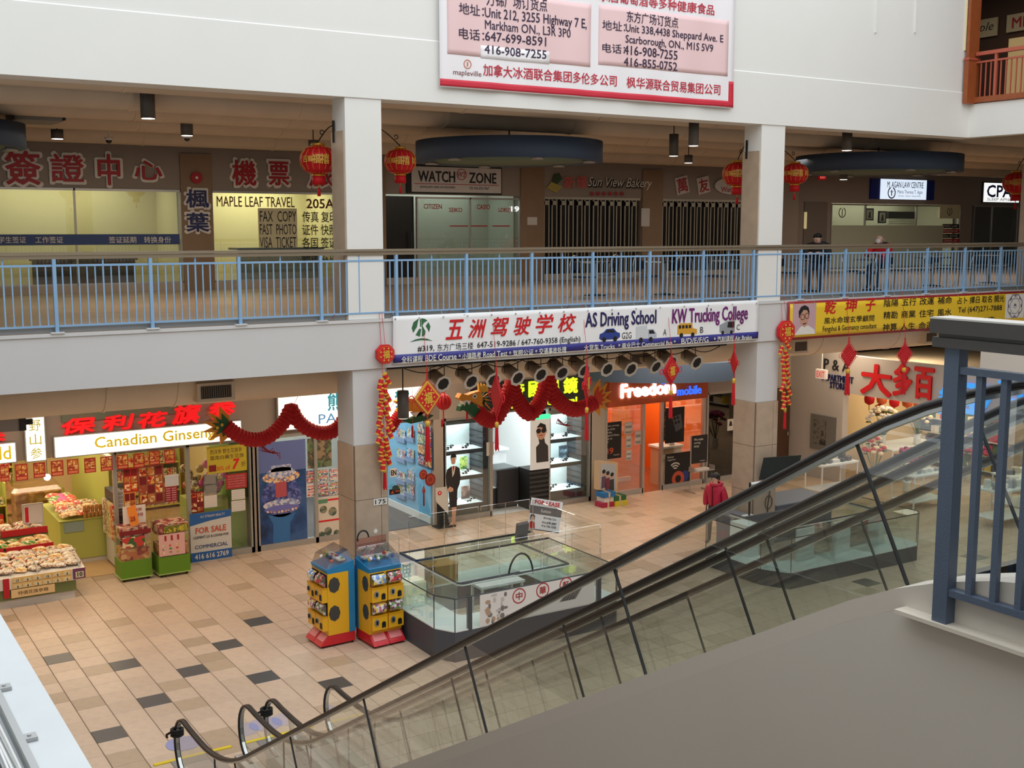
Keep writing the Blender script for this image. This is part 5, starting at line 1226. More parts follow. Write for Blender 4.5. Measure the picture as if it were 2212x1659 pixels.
# sale board
t, f, cx, cz, w, h = poster(411, 1105, 500, 1209, 'white real estate board with blue bands and orange-red heading', mat('board_pale', S(206,204,198), 0.6), 'estate_board', YF-0.10, None, 0.0)
bluep = mat('board_blue', S(38,96,164), 0.6)
MB().poly([(cx-w/2,cz+h*0.5),(cx+w/2,cz+h*0.5),(cx+w/2,cz+h*0.36),(cx,cz+h*0.32),(cx-w/2,cz+h*0.25)], f, 0.004, 0.007).build('top_band', bluep, t); MB().rect(f, cx-w/2, cx+w/2, cz-h*0.5, cz-h*0.31, 0.004, 0.007).build('bottom_band', bluep, t)
txt('FOR SALE', f, cx, cz+h*0.14, w*0.74, h*0.12, mat('orange_red', S(206,86,56), 0.6), t, bold=0.03, d=0.006); txt('CLEMENT LIU & LOUISA FOK', f, cx, cz-h*0.0, w*0.86, h*0.05, ink, t, bold=0.02, d=0.006)
txt('COMMERCIAL', f, cx, cz-h*0.2, w*0.8, h*0.075, mat('steel_blue', S(40,70,120), 0.6), t, bold=0.02, d=0.006); txt('416 616 2769', f, cx, cz-h*0.40, w*0.82, h*0.1, whiteboard, t, bold=0.03, d=0.008); txt('AU STREAM REALTY', f, cx+w*0.05, cz+h*0.42, w*0.6, h*0.05, whiteboard, t, d=0.008)
MB().box(cx-w*0.5, cx+w*0.5, YF-0.1, YF-0.07, 0.0, cz-h*0.5).build('foot', mat('board_pale'), t)
MB().box(4.45, 4.78, YF+0.3, YF+1.6, 0, 2.3).build('side_screen', mat('lime_wall', S(140,170,70), 0.6), label='lime green screen wall inside the ginseng window', cat='screen')
# ---- travel shop window: cruise poster and flyers
t, f, cx, cz, w, h = poster(553, 953, 662, 1183, 'tall dark blue cruise ship poster beside the flyers', patch('sea_blue', [S(20,40,78),S(36,74,130),S(60,96,150),S(24,60,110)], 1.4, vor=False), 'cruise_poster')
shipw = patch('ship_white', [S(196,204,226),S(150,164,206),S(214,206,214),S(120,132,180)], 22); shipb = patch('ship_blue', [S(60,72,140),S(80,96,168),S(48,58,112),S(110,116,176)], 18); shipl = patch('ship_lights', [S(226,186,130),S(196,140,110),S(236,220,190),S(110,110,160)], 26)
MB().rect(f, cx-w/2, cx+w/2, cz+h*0.22, cz+h*0.5, 0.0045, 0.0055).build('sky_print', mat('dusk_sky', S(96,112,170), 0.6), t)
def ell(a, b, ru, rv, m_, nm, dd): MB().disc(f, cx+a*w, cz+b*h, ru*w, rv*h, dd, dd+0.002, 24).build(nm, m_, t)
ell(0.0, -0.02, 0.40, 0.19, shipb, 'hull_print', 0.006)
ell(0.0, 0.17, 0.37, 0.06, shipl, 'deck_print', 0.0065); ell(0.0, 0.21, 0.28, 0.05, shipw, 'deck_print', 0.007); MB().rect(f, cx-w*0.2, cx+w*0.2, cz+h*0.22, cz+h*0.28, 0.007, 0.009).build('funnel_print', shipw, t)
ell(0.0, -0.09, 0.37, 0.05, shipw, 'deck_print', 0.008); ell(0.0, -0.13, 0.35, 0.035, mat('ship_violet', S(110,110,186), 0.6), 'deck_print', 0.0085)
for k in range(9): ell(-0.28+0.07*k, -0.145-0.012*math.sin(k*0.4), 0.025, 0.012, shipl, 'light_print', 0.011)
MB().rect(f, cx-w*0.12, cx+w*0.1, cz-h*0.02, cz+h*0.12, 0.009, 0.011).build('tower_print', mat('ship_red', S(180,80,90), 0.6), t)
MB().poly([(cx-w*0.28,cz-h*0.18),(cx+w*0.28,cz-h*0.18),(cx+w*0.16,cz-h*0.27),(cx+w*0.14,cz-h*0.48),(cx-w*0.2,cz-h*0.48),(cx-w*0.18,cz-h*0.27)], f, 0.006, 0.008).build('wake_print', mat('wake_blue', S(52,110,170), 0.6), t)
fly = [patch('fly_a', [S(214,206,200),S(60,96,150),S(196,60,60)], 30), patch('fly_b', [S(224,220,214),S(120,150,90),S(180,160,130)], 30), patch('fly_c', [S(226,224,220),S(90,110,160)], 40), mat('paper_white')]
t, *q = poster(664, 945, 716, 1010, 'green and brown landscape poster on the travel window', patch('landscape', [S(70,100,70),S(120,130,90),S(60,60,56),S(150,130,100)], 6, vor=False))
n_ = 0
wor = ('top left', 'top middle', 'top right', 'bottom left', 'bottom middle', 'bottom right')
for j in range(2):
    for i in range(3):
        u0 = 662+24.5*i; v0 = 1016+30*j-i*2
        t, *q = poster(u0, v0, u0+22, v0+27, wor[n_]+' sheet of the six travel flyers beside the cruise poster', fly[n_ % 4], 'travel_flyer'); cells(t, *q, 1, 4, [fly[(n_+1) % 4], mat('line_pink')], 0.2); n_ += 1
t, f, cx, cz, w, h = poster(684, 1072, 737, 1168, 'pale travel poster with round pictures behind the capsule machine', mat('poster_ivory', S(214,204,190), 0.6))
for a, b, r_, m_ in ((-0.22,0.22,0.15,'disc_sea'),(0.15,0.15,0.17,'disc_rock'),(-0.05,-0.28,0.16,'disc_town'),(0.3,-0.35,0.13,'disc_sea2'),(-0.32,-0.35,0.14,'disc_red')):
    MB().disc(f, cx+a*w, cz+b*h, r_*w, None, 0.004, 0.007, 18).build('round_picture', patch(m_, [S(90,130,150),S(150,140,110),S(70,90,80)], 8, vor=False), t)
for b in (-0.06, 0.4): MB().rect(f, cx-w*0.45, cx+w*0.4, cz+b*h, cz+(b+0.04)*h, 0.004, 0.007).build('red_line', red_b, t)
MB().rect(f, cx-w*0.45, cx-w*0.05, cz+h*0.36, cz+h*0.45, 0.007, 0.009).build('green_title', mat('title_green', S(90,140,110), 0.6), t)
# ---- blue side wall of the travel shop with brochure racks
XB = 8.98
bl = MB().box(XB, XB+0.05, YF+0.1, 8.2, 0, 2.9).build('wall_blue_side', mat('wall_sky_blue', S(112,176,212), 0.7), kind='structure')
MB().box(XB-0.03, XB, YF+0.1, 8.2, 0, 0.16).build('baseboard_blue_side', mat('base_white', S(226,226,224), 0.5), kind='structure')
fx = FX(XB, 0, 0)
def xb(u, v): p = PX(u, v, XB); return -p.y, p.z
names = 'top|second|third|bottom'.split('|')
for j, v0 in enumerate((925, 968, 1015, 1045)):
    for i, (u0, u1) in enumerate(((858, 878), (880, 897))):
        a = xb(u0, v0); b = xb(u1, v0+8); c0_ = xb(u0, v0+26)
        t = thing('brochure_rack', (XB, -a[0], c0_[1]), ('deeper ' if i == 0 else 'nearer ')+names[j]+' wire pocket of white travel brochures on the blue wall', 'brochure rack', 'brochure racks on the blue wall')
        MB().rect(fx, a[0], b[0], c0_[1], c0_[1]+0.1, 0.0, 0.06).build('pocket', mat('rack_blue', S(120,150,190), 0.4), t)
        for k in range(3):
            w_ = (b[0]-a[0])/3
            MB().rect(fx, a[0]+w_*k+0.01, a[0]+w_*(k+1)-0.01, c0_[1]+0.02, c0_[1]+0.30, 0.01+0.008*k, 0.014+0.008*k).build('brochure', fly[(i+j+k) % 3], t)
a = xb(905, 935); b = xb(935, 935); c0_ = xb(920, 1000)
t = thing('magazine_rack', (XB, -a[0], c0_[1]), 'tall dark rack of colourful brochures near the blue wall edge', 'brochure rack')
MB().rect(fx, a[0], b[0], c0_[1]-0.1, a[1]+0.1, 0, 0.03).build('back_panel', mat('rack_dark', S(50,70,100), 0.5), t)
for j in range(5):
    for i in range(2):
        w_ = (b[0]-a[0])/2; z0 = c0_[1]-0.05+j*0.24
        MB().rect(fx, a[0]+w_*i+0.02, a[0]+w_*(i+1)-0.02, z0, z0+0.2, 0.03, 0.045).build('brochure', [fly[0], warmset[1], fly[1], patch('fly_d', [S(60,110,170),S(200,80,60),S(230,220,190)], 20)][(i+j) % 4], t)
# glass door leaf with stickers
dg = thing('door_3', (8.5, YF, 0), None, None, kind='structure')
MB().box(7.75, 8.95, YF+0.05, YF+0.062, 0.03, ZG).build('pane', gl_c, dg); MB().tube([(8.5,YF-0.02,0.95),(8.42,YF-0.02,0.95),(8.42,YF-0.02,1.35),(8.5,YF-0.02,1.35)], 0.014, 6).build('handle', alu, dg)
t, f, cx, cz, w, h = poster(843, 1012, 857, 1030, 'white sticker with black letters on the glass door by the column', mat('paper_white'), 'door_sticker'); txt('EN', f, cx, cz, w*0.8, h*0.6, ink, t, bold=0.04)
t, f, cx, cz, w, h = poster(841, 1056, 864, 1068, 'black sticker with a red mark low on the glass door', ink, 'door_sticker'); MB().poly([(cx-w*0.4,cz-h*0.3),(cx-w*0.2,cz+h*0.3),(cx-w*0.05,cz-h*0.3)], f, 0.004, 0.007).rect(f, cx+w*0.02, cx+w*0.42, cz-h*0.05, cz+h*0.2, 0.004, 0.007).build('mark', mat('orange_red'), t)
p_ = box_px(847, 1048, 862, 1059, Y3); MB().disc(f3, p_[0], p_[1], p_[2]/2, p_[3]/2, 0, 0.005, 20).build('door_sticker', mat('sticker_green', S(40,70,62), 0.6), label='dark oval sticker on the glass door', cat='sticker')
for u, v, r_, lab in ((914, 1025, 0.10, 'carved red paper disc hung nearer the door handle'), (929, 1036, 0.13, 'larger carved red paper disc hung on the blue shop door')):
    p_ = PY(u, v, Y3); t = thing('paper_cut', (p_.x, Y3, p_.z-r_), lab, 'ornament', 'carved red paper discs')
    MB().disc(f3, p_.x, p_.z, r_, r_*1.15, 0, 0.01, 20).build('disc', mat('papercut_red', S(150,56,48), 0.6), t); MB().ring(f3, p_.x, p_.z, r_*0.5, r_*0.62, 0.01, 0.016, 16).build('ring', orn_o, t)
p_ = PY(914, 1068, Y3); t = thing('thread_tassel', (p_.x, Y3, p_.z), 'slim beaded tassel on the blue shop door', 'ornament', 'loose red tassels')
MB().lathe([(0.02,-0.25),(0.018,0.02),(0.04,0.08),(0.01,0.2)], (p_.x,Y3-0.03,p_.z), 10).build('tassel', mat('papercut_red'), t); MB().cyl((p_.x,Y3-0.03,p_.z+0.18), (p_.x,Y3-0.03,p_.z+0.45), 0.004, 5).build('cord', orn_r, t)
# ---- life-size cut-out figure of a flight attendant
Yc = 3.50; base = PZ(962, 1140); f = FY(base.x+0.07, Yc, 0); H = 1.66
t = thing('standee', (base.x+0.07, Yc, 0), 'life-size cardboard flight attendant in a dark suit beside the optician window', 'standee')
skin = mat('print_skin', S(206,160,136), 0.6); suit = mat('print_suit', S(40,36,40), 0.6)
V = lambda pts: [(a*H, b*H) for a, b in pts]
MB().poly(V([(-0.17,0.02),(-0.17,0.42),(-0.15,0.55),(-0.02,0.20),(0.02,0.02)]), f, -0.02, -0.012).build('black_side', black, t)
MB().poly(V([(-0.19,0.56),(-0.19,0.40),(-0.17,0.36),(0.0,0.18),(0.0,0.56)]), f, -0.012, -0.006).build('pale_board', mat('board_pale'), t)
MB().disc(f, -0.13*H, 0.485*H, 0.03*H, None, -0.006, -0.003, 16).build('round_logo', red_b, t)
lf_ = []
for a, r_ in ((90,1.0),(112,0.45),(128,0.75),(150,0.4),(172,0.8),(200,0.45),(225,0.55),(255,0.35),(270,0.7),(285,0.35),(315,0.55),(340,0.45),(8,0.8),(30,0.4),(52,0.75),(68,0.45)): lf_.append((-0.13*H+0.02*H*r_*math.cos(R(a)), 0.485*H+0.02*H*r_*math.sin(R(a))))
MB().poly(lf_, f, -0.003, 0.0).build('leaf_mark', whiteboard, t)
MB().poly(V([(0.02,0.0),(0.01,0.04),(0.05,0.06),(0.05,0.28),(0.11,0.28),(0.12,0.26),(0.10,0.05),(0.11,0.0),(0.07,0.0),(0.07,0.22),(0.06,0.03)]), f, 0.0, 0.008).build('legs_print', skin, t)
MB().poly(V([(0.0,0.0),(0.03,0.035),(0.06,0.02),(0.06,0.0)]), f, 0.008, 0.012).poly(V([(0.07,0.0),(0.08,0.03),(0.11,0.02),(0.11,0.0)]), f, 0.008, 0.012).build('shoe_print', black, t)
MB().poly(V([(0.02,0.27),(0.0,0.50),(-0.03,0.58),(-0.04,0.70),(-0.02,0.79),(0.05,0.83),(0.11,0.83),(0.17,0.79),(0.185,0.68),(0.17,0.58),(0.135,0.50),(0.125,0.27)]), f, 0.004, 0.011).build('suit_print', suit, t)
MB().poly(V([(0.05,0.83),(0.06,0.68),(0.085,0.72),(0.11,0.83)]), f, 0.011, 0.013).build('shirt_print', whiteboard, t); MB().poly(V([(0.06,0.83),(0.07,0.74),(0.095,0.83)]), f, 0.013, 0.015).build('scarf_print', red_l, t)
MB().poly(V([(-0.02,0.52),(0.02,0.56),(0.07,0.53),(0.07,0.49),(0.02,0.48)]), f, 0.011, 0.015).build('hands_print', skin, t)
MB().disc(f, 0.075*H, 0.905*H, 0.036*H, 0.055*H, 0.008, 0.013, 18).build('face_print', skin, t)
MB().poly(V([(0.035,0.91),(0.03,0.96),(0.05,0.995),(0.09,1.0),(0.12,0.97),(0.118,0.90),(0.108,0.945),(0.045,0.945)]), f, 0.013, 0.016).build('hair_print', black, t)
MB().box(base.x-0.2, base.x+0.26, Yc, Yc+0.3, 0, 0.02).build('foot', black, t)
# ---- optician
t = thing('shop_sign', (11.5, Y3, 2.46), 'black optician sign box with glowing yellow-green characters', 'sign')
MB().rect(f3, 9.93, 13.05, 2.46, 3.12, 0, 0.2).build('casing', black, t)
limeg = mat('letter_lime', S(206,236,40), 0.5, emit=0.9)
for k, (ch, u0, u1, va, vb) in enumerate((('帝', 1093, 1121, 827, 858), ('國', 1132, 1160, 823, 855), ('眼', 1168, 1197, 819, 851), ('鏡', 1207, 1236, 815, 848))):
    x0, x1, z0, z1 = lb(u0, u1, va, vb, Y3); txt(ch, f3, (x0+x1)/2, (z0+z1)/2, x1-x0, z1-z0, limeg, t, bold=0.045, d=0.2, th=0.02)
x0, x1, z0, z1 = lb(1095, 1235, 868, 884, Y3); txt('Empire Optical', f3, (x0+x1)/2, (z0+z1)/2, x1-x0, z1-z0, limeg, t, bold=0.04, d=0.2, th=0.02)
shelf_w = mat('shelf_white', S(232,236,236), 0.4); char = mat('charcoal_panel', S(58,58,62), 0.5); led = mat('led_strip', (0.85,0.95,1.0), 0.5, emit=5.0)
gm = MB()   # a pair of sunglasses
for s_ in (-1, 1):
    gm.poly([(s_*0.035+0.03*math.cos(2*math.pi*k/10), 0.022*math.sin(2*math.pi*k/10)) for k in range(10)], Frame((0,0,0.03),(1,0,0),(0,0,1)), -0.004, 0.004)
    gm.box(s_*0.064-0.003, s_*0.064+0.003, 0, 0.10, 0.035, 0.043)
gm.box(-0.01, 0.01, -0.003, 0.003, 0.033, 0.042)
gmesh = gm.mesh('sunglasses', black)
def showcase(x0, x1, label, side, gl):
    """floor-standing lit window case: charcoal frame, three shelves"""
    t = thing('display_case', ((x0+x1)/2, YF+0.5, 0), label, 'display case')
    y0, y1 = YF+0.12, YF+0.75
    MB().box(x0, x1, y0, y1, 0, 0.30).build('plinth', char, t); MB().box(x0, x0+0.05, y0, y1, 0.3, 2.3).build('post', char, t); MB().box(x1-0.16, x1, y0, y1, 0.3, 2.3).build('side_panel', char, t)
    MB().box(x0, x1, y0, y1, 2.2, 2.33).build('header', char, t)
    for k in range(12): MB().box(x1-0.165, x1-0.155, y0-0.01, y1, 0.4+k*0.14, 0.43+k*0.14).build('groove_slat', black, t)
    for j, z in enumerate((0.34, 1.0, 1.6)):
        s_ = MB().box(x0+0.05, x1-0.16, y0, y1, z-0.04, z).build('shelf', shelf_w, t)
        MB().box(x0+0.05, x1-0.16, y0-0.01, y0, z-0.09, z).build('shelf_edge', char, s_)
        MB().box(x0+0.06, x1-0.17, y1-0.08, y1-0.03, z+0.5, z+0.52).build('lamp_strip', led, s_)
    MB().box(x0+0.05, x1-0.16, y1-0.02, y1, 0.3, 2.2).build('back_panel', mat('shelf_back', S(206,216,216), 0.4), t)
    for z_, pw_ in ((2.18, 9), (1.5, 7), (0.9, 7)): area('case_lamp', ((x0+x1)/2-0.05, y0+0.3, z_), x1-x0-0.35, 0.25, pw_, (0.9,0.97,1.0))
    for j, (z, n) in enumerate(((0.34, 5), (1.0, 6), (1.6, 6))):
        for k in range(n):
            o = bpy.data.objects.new('sunglasses', gmesh); col.objects.link(o)
            o.location = (x0+0.15+(x1-x0-0.42)*k/(n-1), y0+0.12+0.16*((k*7+j*3) % 3), z+0.001); o.rotation_euler = (0,0,0.3*math.sin(k*3+j))
            tag(o, 'dark sunglasses on the '+('bottom', 'middle', 'top')[j]+' shelf of the '+gl, 'sunglasses', 'sunglasses on the '+('bottom', 'middle', 'top')[j]+' shelf, '+gl)
    return t
showcase(9.32, 10.5, 'lit three-shelf glass case of sunglasses beside the cardboard attendant', 1, 'case beside the cardboard attendant')
showcase(12.12, 13.28, 'lit three-shelf glass case of sunglasses beside the phone shop pillar', 1, 'case beside the phone shop pillar')
for (x, z, w_, h_, m_, lab) in ((10.05, 1.06, 0.18, 0.30, patch('ad_green', [S(120,190,70),S(220,230,120),S(40,120,60)], 8, vor=False), 'green advert card in the first optician case'), (10.1, 0.36, 0.22, 0.30, patch('ad_face', [S(226,214,206),S(176,140,126),S(90,70,66)], 6, vor=False), 'portrait advert card low in the first optician case'), (12.85, 1.04, 0.24, 0.3, patch('ad_blue', [S(206,220,226),S(110,140,160),S(60,70,80)], 9, vor=False), 'pale advert card in the second optician case')):
    MB().box(x-w_/2, x+w_/2, YF+0.5, YF+0.52, z, z+h_).build('advert_card', m_, label=lab, cat='card')
t = thing('counter', (11.15, 5.0, 0), 'charcoal counter with glass display top in the optician doorway', 'counter')
c0_ = PZ(1083, 1065); MB().rbox(10.95, 11.55, 4.35, 5.0, 0.06, 0.95, 0.02).build('cabinet', char, t); MB().box(10.98, 11.52, 4.38, 4.97, 0, 0.06).build('kick', black, t)
MB().box(10.55, 10.95, 4.4, 5.0, 0.5, 0.52).build('glass_shelf', shelf_w, t); MB().box(10.55, 10.95, 4.4, 4.41, 0.5, 0.95).build('glass_front', gl_c, t); MB().box(10.55, 11.55, 4.38, 5.0, 0.95, 0.965).build('glass_top', gl_c, t); MB().box(10.57, 10.95, 4.42, 4.98, 0, 0.5).build('cabinet', char, t)
t = thing('back_counter', (11.5, 7.2, 0), 'white marble counter with photo frames deep in the optician shop', 'counter')
MB().box(9.5, 12.6, 6.6, 7.2, 0.0, 0.9).build('front', mat('marble_white'), t); MB().box(9.45, 12.65, 6.55, 7.25, 0.9, 0.95).build('counter_top', shelf_w, t)
for k, xx in enumerate((10.9, 11.2, 11.55, 11.9)):
    MB().box(xx-0.12, xx+0.12, 6.8, 6.83, 0.95, 1.28).m(1).box(xx-0.10, xx+0.10, 6.79, 6.80, 0.97, 1.26).build('photo_frame', [black, patch('ad_face')], label=ordn[k]+' black photo frame on the marble counter, counted from the case side', cat='frame', group='photo frames on the marble counter')
t = thing('eyewear_wall', (11.4, 8.5, 0), 'white wall rack with rows of eyeglasses deep in the optician shop', 'rack')
MB().box(9.4, 13.2, 8.4, 8.55, 0.9, 2.7).build('back_panel', shelf_w, t)
for j in range(6):
    MB().box(9.5, 13.1, 8.25, 8.4, 1.0+j*0.28, 1.02+j*0.28).build('shelf', shelf_w, t)
    r_ = MB()
    for k in range(20):
        xx = 9.65+k*0.18; r_.box(xx-0.06, xx-0.01, 8.26, 8.28, 1.03+j*0.28, 1.07+j*0.28); r_.box(xx+0.01, xx+0.06, 8.26, 8.28, 1.03+j*0.28, 1.07+j*0.28)
    r_.build('eyeglasses_row', black, t, kind='stuff')
# portrait panel by the door on a black louvred base
t = thing('portrait_advert', (11.85, YF+0.15, 0), 'white portrait advert of a woman in round sunglasses on a black base', 'advert')
f = FY(0, YF-0.02, 0); x0, x1 = PY(1144, 960, YF).x, PY(1186, 960, YF).x; z0, z1 = PY(1165, 1013, YF).z, PY(1165, 905, YF).z; cx, cz, w, h = (x0+x1)/2, (z0+z1)/2, x1-x0, z1-z0
MB().box(x0, x1, YF+0.0, YF+0.5, 0, z0).build('base', black, t)
for k in range(8): MB().box(x0, x1, YF-0.012, YF, 0.08+k*z0/8.6, 0.13+k*z0/8.6).build('base_slat', char, t)
MB().rect(f, x0, x1, z0, z1, 0.0, 0.02).build('sheet', mat('advert_white', S(226,228,230), 0.5, emit=0.15), t)
MB().poly([(cx-w*0.2,z0+h*0.14),(cx-w*0.22,cz-h*0.05),(cx-w*0.05,cz+h*0.02),(cx-w*0.1,cz+h*0.12),(cx+w*0.2,cz+h*0.12),(cx+w*0.24,cz+h*0.02),(cx+w*0.4,cz-h*0.05),(cx+w*0.42,z0+h*0.14)], f, 0.02, 0.023).build('sweater_print', char, t)
MB().disc(f, cx+w*0.04, cz+h*0.24, w*0.24, h*0.15, 0.022, 0.025, 20).build('face_print', skin, t); MB().poly([(cx-w*0.2,cz+h*0.34),(cx,cz+h*0.43),(cx+w*0.26,cz+h*0.38),(cx+w*0.34,cz+h*0.2),(cx+w*0.24,cz+h*0.3),(cx,cz+h*0.345)], f, 0.025, 0.027).build('hair_print', ink, t)
for s_ in (-0.1, 0.16): MB().disc(f, cx+w*s_, cz+h*0.27, w*0.12, h*0.05, 0.027, 0.03, 14).build('lens_print', ink, t)
MB().rect(f, cx-w*0.06, cx+w*0.12, cz+h*0.17, cz+h*0.185, 0.027, 0.03).build('lips_print', red_l, t)
MB().box(x0, x1, YF-0.05, YF+0.02, z1, z1+0.1).build('green_light', mat('green_glow', S(60,220,150), 0.5, emit=1.2), t)
t, *q = poster(1051, 955, 1067, 984, 'white notice on the optician window edge', mat('paper_white'), 'notice')
# ---- phone shop
t = thing('shop_sign', (15.3, Y3, 2.28), 'orange phone shop sign with white and blue glowing letters', 'sign')
MB().rect(f3, 13.74, 16.9, 2.28, 2.98, 0, 0.12).build('casing', mat('sign_orange', S(196,84,36), 0.5), t)
wg = mat('letter_white_glow', (1,1,1), 0.5, emit=1.4); bg = mat('letter_blue_glow', S(60,110,235), 0.5, emit=1.0)
x0, x1, z0, z1 = lb(1335, 1451, 833, 861, Y3); txt('Freedom', f3, (x0+x1)/2, (z0+z1)/2+0.03, x1-x0, z1-z0, wg, t, bold=0.06, d=0.12, th=0.03)
x0, x1, z0, z1 = lb(1456, 1507, 837, 855, Y3); txt('mobile', f3, (x0+x1)/2, (z0+z1)/2+0.02, x1-x0, z1-z0, bg, t, bold=0.03, d=0.12, th=0.03)
x0, x1, z0, z1 = lb(1411, 1428, 812, 831, Y3); cx, cz, w, h = (x0+x1)/2, (z0+z1)/2, x1-x0, z1-z0
MB().poly([(cx-w*0.5,cz+h*0.5),(cx-w*0.02,cz+h*0.5),(cx+w*0.3,cz+h*0.1),(cx+w*0.42,cz-h*0.5),(cx-w*0.2,cz-h*0.25),(cx-w*0.5,cz+h*0.15)], f3, 0.12, 0.15).poly([(cx+w*0.06,cz+h*0.5),(cx+w*0.5,cz+h*0.5),(cx+w*0.5,cz-h*0.45),(cx+w*0.36,cz+h*0.1)], f3, 0.12, 0.15).build('wing_logo', bg, t)
MB().box(14.95, 15.55, 5.2, 7.9, 0.12, 2.85).build('partition', mat('shop_orange_bright', S(240,124,24), 0.55), label='bright orange inner partition behind the phone shop doorway', cat='partition')
MB().box(14.93, 15.57, 5.17, 5.2, 0, 0.12).build('partition_base', whiteboard, label='white skirting along the orange inner partition', cat='skirting')
t, f, cx, cz, w, h = poster(1301, 912, 1342, 991, 'black offer poster with orange number at the phone shop window', ink)
for k, s_ in enumerate(('All the savings.', 'None of the', 'worries.', 'Canada-U.S.-Mexico', 'Built in', '60GB')): txt(s_, f, cx-w*0.40, cz+h*(0.40-0.085*k), w*(0.78 if len(s_) > 12 else 0.05*len(s_)), h*0.055, whiteboard, t, align='L', d=0.006)
txt('39', f, cx-w*0.14, cz-h*0.28, w*0.42, h*0.17, mat('orange_red'), t, bold=0.03, d=0.006); txt('freedom', f, cx+w*0.25, cz-h*0.40, w*0.3, h*0.04, whiteboard, t, d=0.006)
for u0, v0, u1, v1, lab in ((1349, 912, 1366, 938, 'grey notice high on the phone shop window'), (1352, 940, 1364, 968, 'white notice in the middle of the phone shop window'), (1352, 972, 1364, 994, 'small dark printed notice low on the phone shop window'), (1371, 930, 1385, 960, 'grey notice by the phone shop doorway')):
    t, *q = poster(u0, v0, u1, v1, lab, mat('paper_grey'), 'notice'); cells(t, *q, 1, 4, [mat('print_grey2'), mat('paper_white')], 0.25)
t = thing('phone_counter', (14.4, 5.6, 0), 'orange and cream counter inside the phone shop window', 'counter')
MB().box(13.95, 14.8, 5.0, 5.6, 0, 0.95).build('body', mat('counter_cream', S(206,176,140), 0.5), t); MB().box(13.9, 14.85, 4.95, 5.65, 0.95, 1.0).build('counter_top', mat('orange_top', S(216,120,70), 0.4), t)
t, f, cx, cz, w, h = poster(1437, 880, 1478, 956, 'black phone advert poster leaning inside the orange window', ink, 'phone_poster')
MB().poly([(cx-w*0.15,cz+h*0.22),(cx+w*0.3,cz+h*0.30),(cx+w*0.42,cz-h*0.1),(cx+w*0.05,cz-h*0.2)], f, 0.004, 0.007).build('phone_print', mat('print_phone', S(90,94,100), 0.5), t)
for a, b in ((-0.02,0.18),(0.14,0.2),(0.04,0.06),(0.2,0.08)): MB().disc(f, cx+a*w, cz+b*h, w*0.06, None, 0.007, 0.009, 12).build('lens_print', black, t)
t, f, cx, cz, w, h = poster(1430, 868, 1437, 952, 'thin dark strip poster at the side of the orange window', patch('strip_print', [S(60,40,34),S(150,70,40),S(30,26,26)], 20), 'strip_poster')
t, f, cx, cz, w, h = poster(1437, 978, 1490, 1050, 'black advert with white arcs and an orange ring below the phone counter', ink, 'phone_poster')
for r_ in (0.10, 0.18, 0.26): MB().ring(f, cx-w*0.1, cz-h*0.02, w*(r_-0.04), w*r_, 0.004, 0.007, 12, 45, 135).build('signal_arc', whiteboard, t)
MB().ring(f, cx+w*0.02, cz-h*0.28, w*0.12, w*0.25, 0.005, 0.008, 20).build('ring_print', mat('orange_red'), t); MB().disc(f, cx+w*0.3, cz-h*0.22, w*0.16, h*0.16, 0.004, 0.0045, 16).build('blue_print', mat('print_blue'), t)
txt('Better', f, cx-w*0.42, cz+h*0.40, w*0.26, h*0.06, whiteboard, t, align='L', d=0.006); txt('together.', f, cx-w*0.42, cz+h*0.31, w*0.34, h*0.07, whiteboard, t, align='L', d=0.006)
t = thing('phone_table', (16.1, 4.6, 0), 'small white-topped phone table inside the orange window', 'table')
MB().box(15.75, 16.5, 4.15, 4.7, 0.98, 1.03).build('table_top', whiteboard, t); MB().box(15.8, 16.45, 4.2, 4.65, 0, 0.98).build('pedestal', mat('counter_cream'), t)
t = thing('tissue_box', (16.2, 4.3, 1.03), 'small white box standing on the phone table', 'box'); MB().box(16.1, 16.26, 4.25, 4.37, 1.03, 1.15).build('carton', whiteboard, t); MB().box(16.15, 16.2, 4.3, 4.32, 1.15, 1.19).build('flap', mat('paper_white'), t)
# poster stand outside
Ys = 3.28; x0, x1 = PY(1494, 960, Ys).x, PY(1527, 960, Ys).x; z0, z1 = PY(1510, 1000, Ys).z, PY(1510, 940, Ys).z
t = thing('poster_stand', ((x0+x1)/2, Ys, 0), 'chrome floor stand with black poster and leaflet tray by the phone shop', 'sign stand'); f = FY(0, Ys, 0)
for xx in (x0-0.02, x1+0.02): MB().cyl((xx,Ys,0.03), (xx,Ys,z1), 0.016, 8).build('upright', alu, t)
MB().rect(f, x0, x1, z0, z1, 0, 0.012).build('poster_sheet', ink, t); cx, cz, w, h = (x0+x1)/2, (z0+z1)/2, x1-x0, z1-z0
for k, s_ in enumerate(('We make', 'saving', 'easy.')): txt(s_, f, cx-w*0.38, cz+h*(0.36-0.13*k), w*(0.6, 0.42, 0.36)[k], h*0.09, whiteboard, t, align='L', d=0.014, bold=0.01)
txt('freedom', f, cx+w*0.2, cz-h*0.42, w*0.34, h*0.05, whiteboard, t, d=0.014)
MB().box(x0-0.08, x1+0.1, Ys-0.2, Ys+0.02, z0-0.18, z0-0.16).box(x0-0.08, x0-0.07, Ys-0.2, Ys, z0-0.16, z0-0.06).box(x1+0.09, x1+0.1, Ys-0.2, Ys, z0-0.16, z0-0.06).build('tray', alu, t); MB().box(x0+0.05, x1-0.05, Ys-0.16, Ys-0.02, z0-0.16, z0-0.11).build('leaflets', whiteboard, t)
for xx in (x0-0.02, x1+0.02): MB().box(xx-0.02, xx+0.02, Ys-0.2, Ys+0.2, 0, 0.03).build('foot', alu, t)
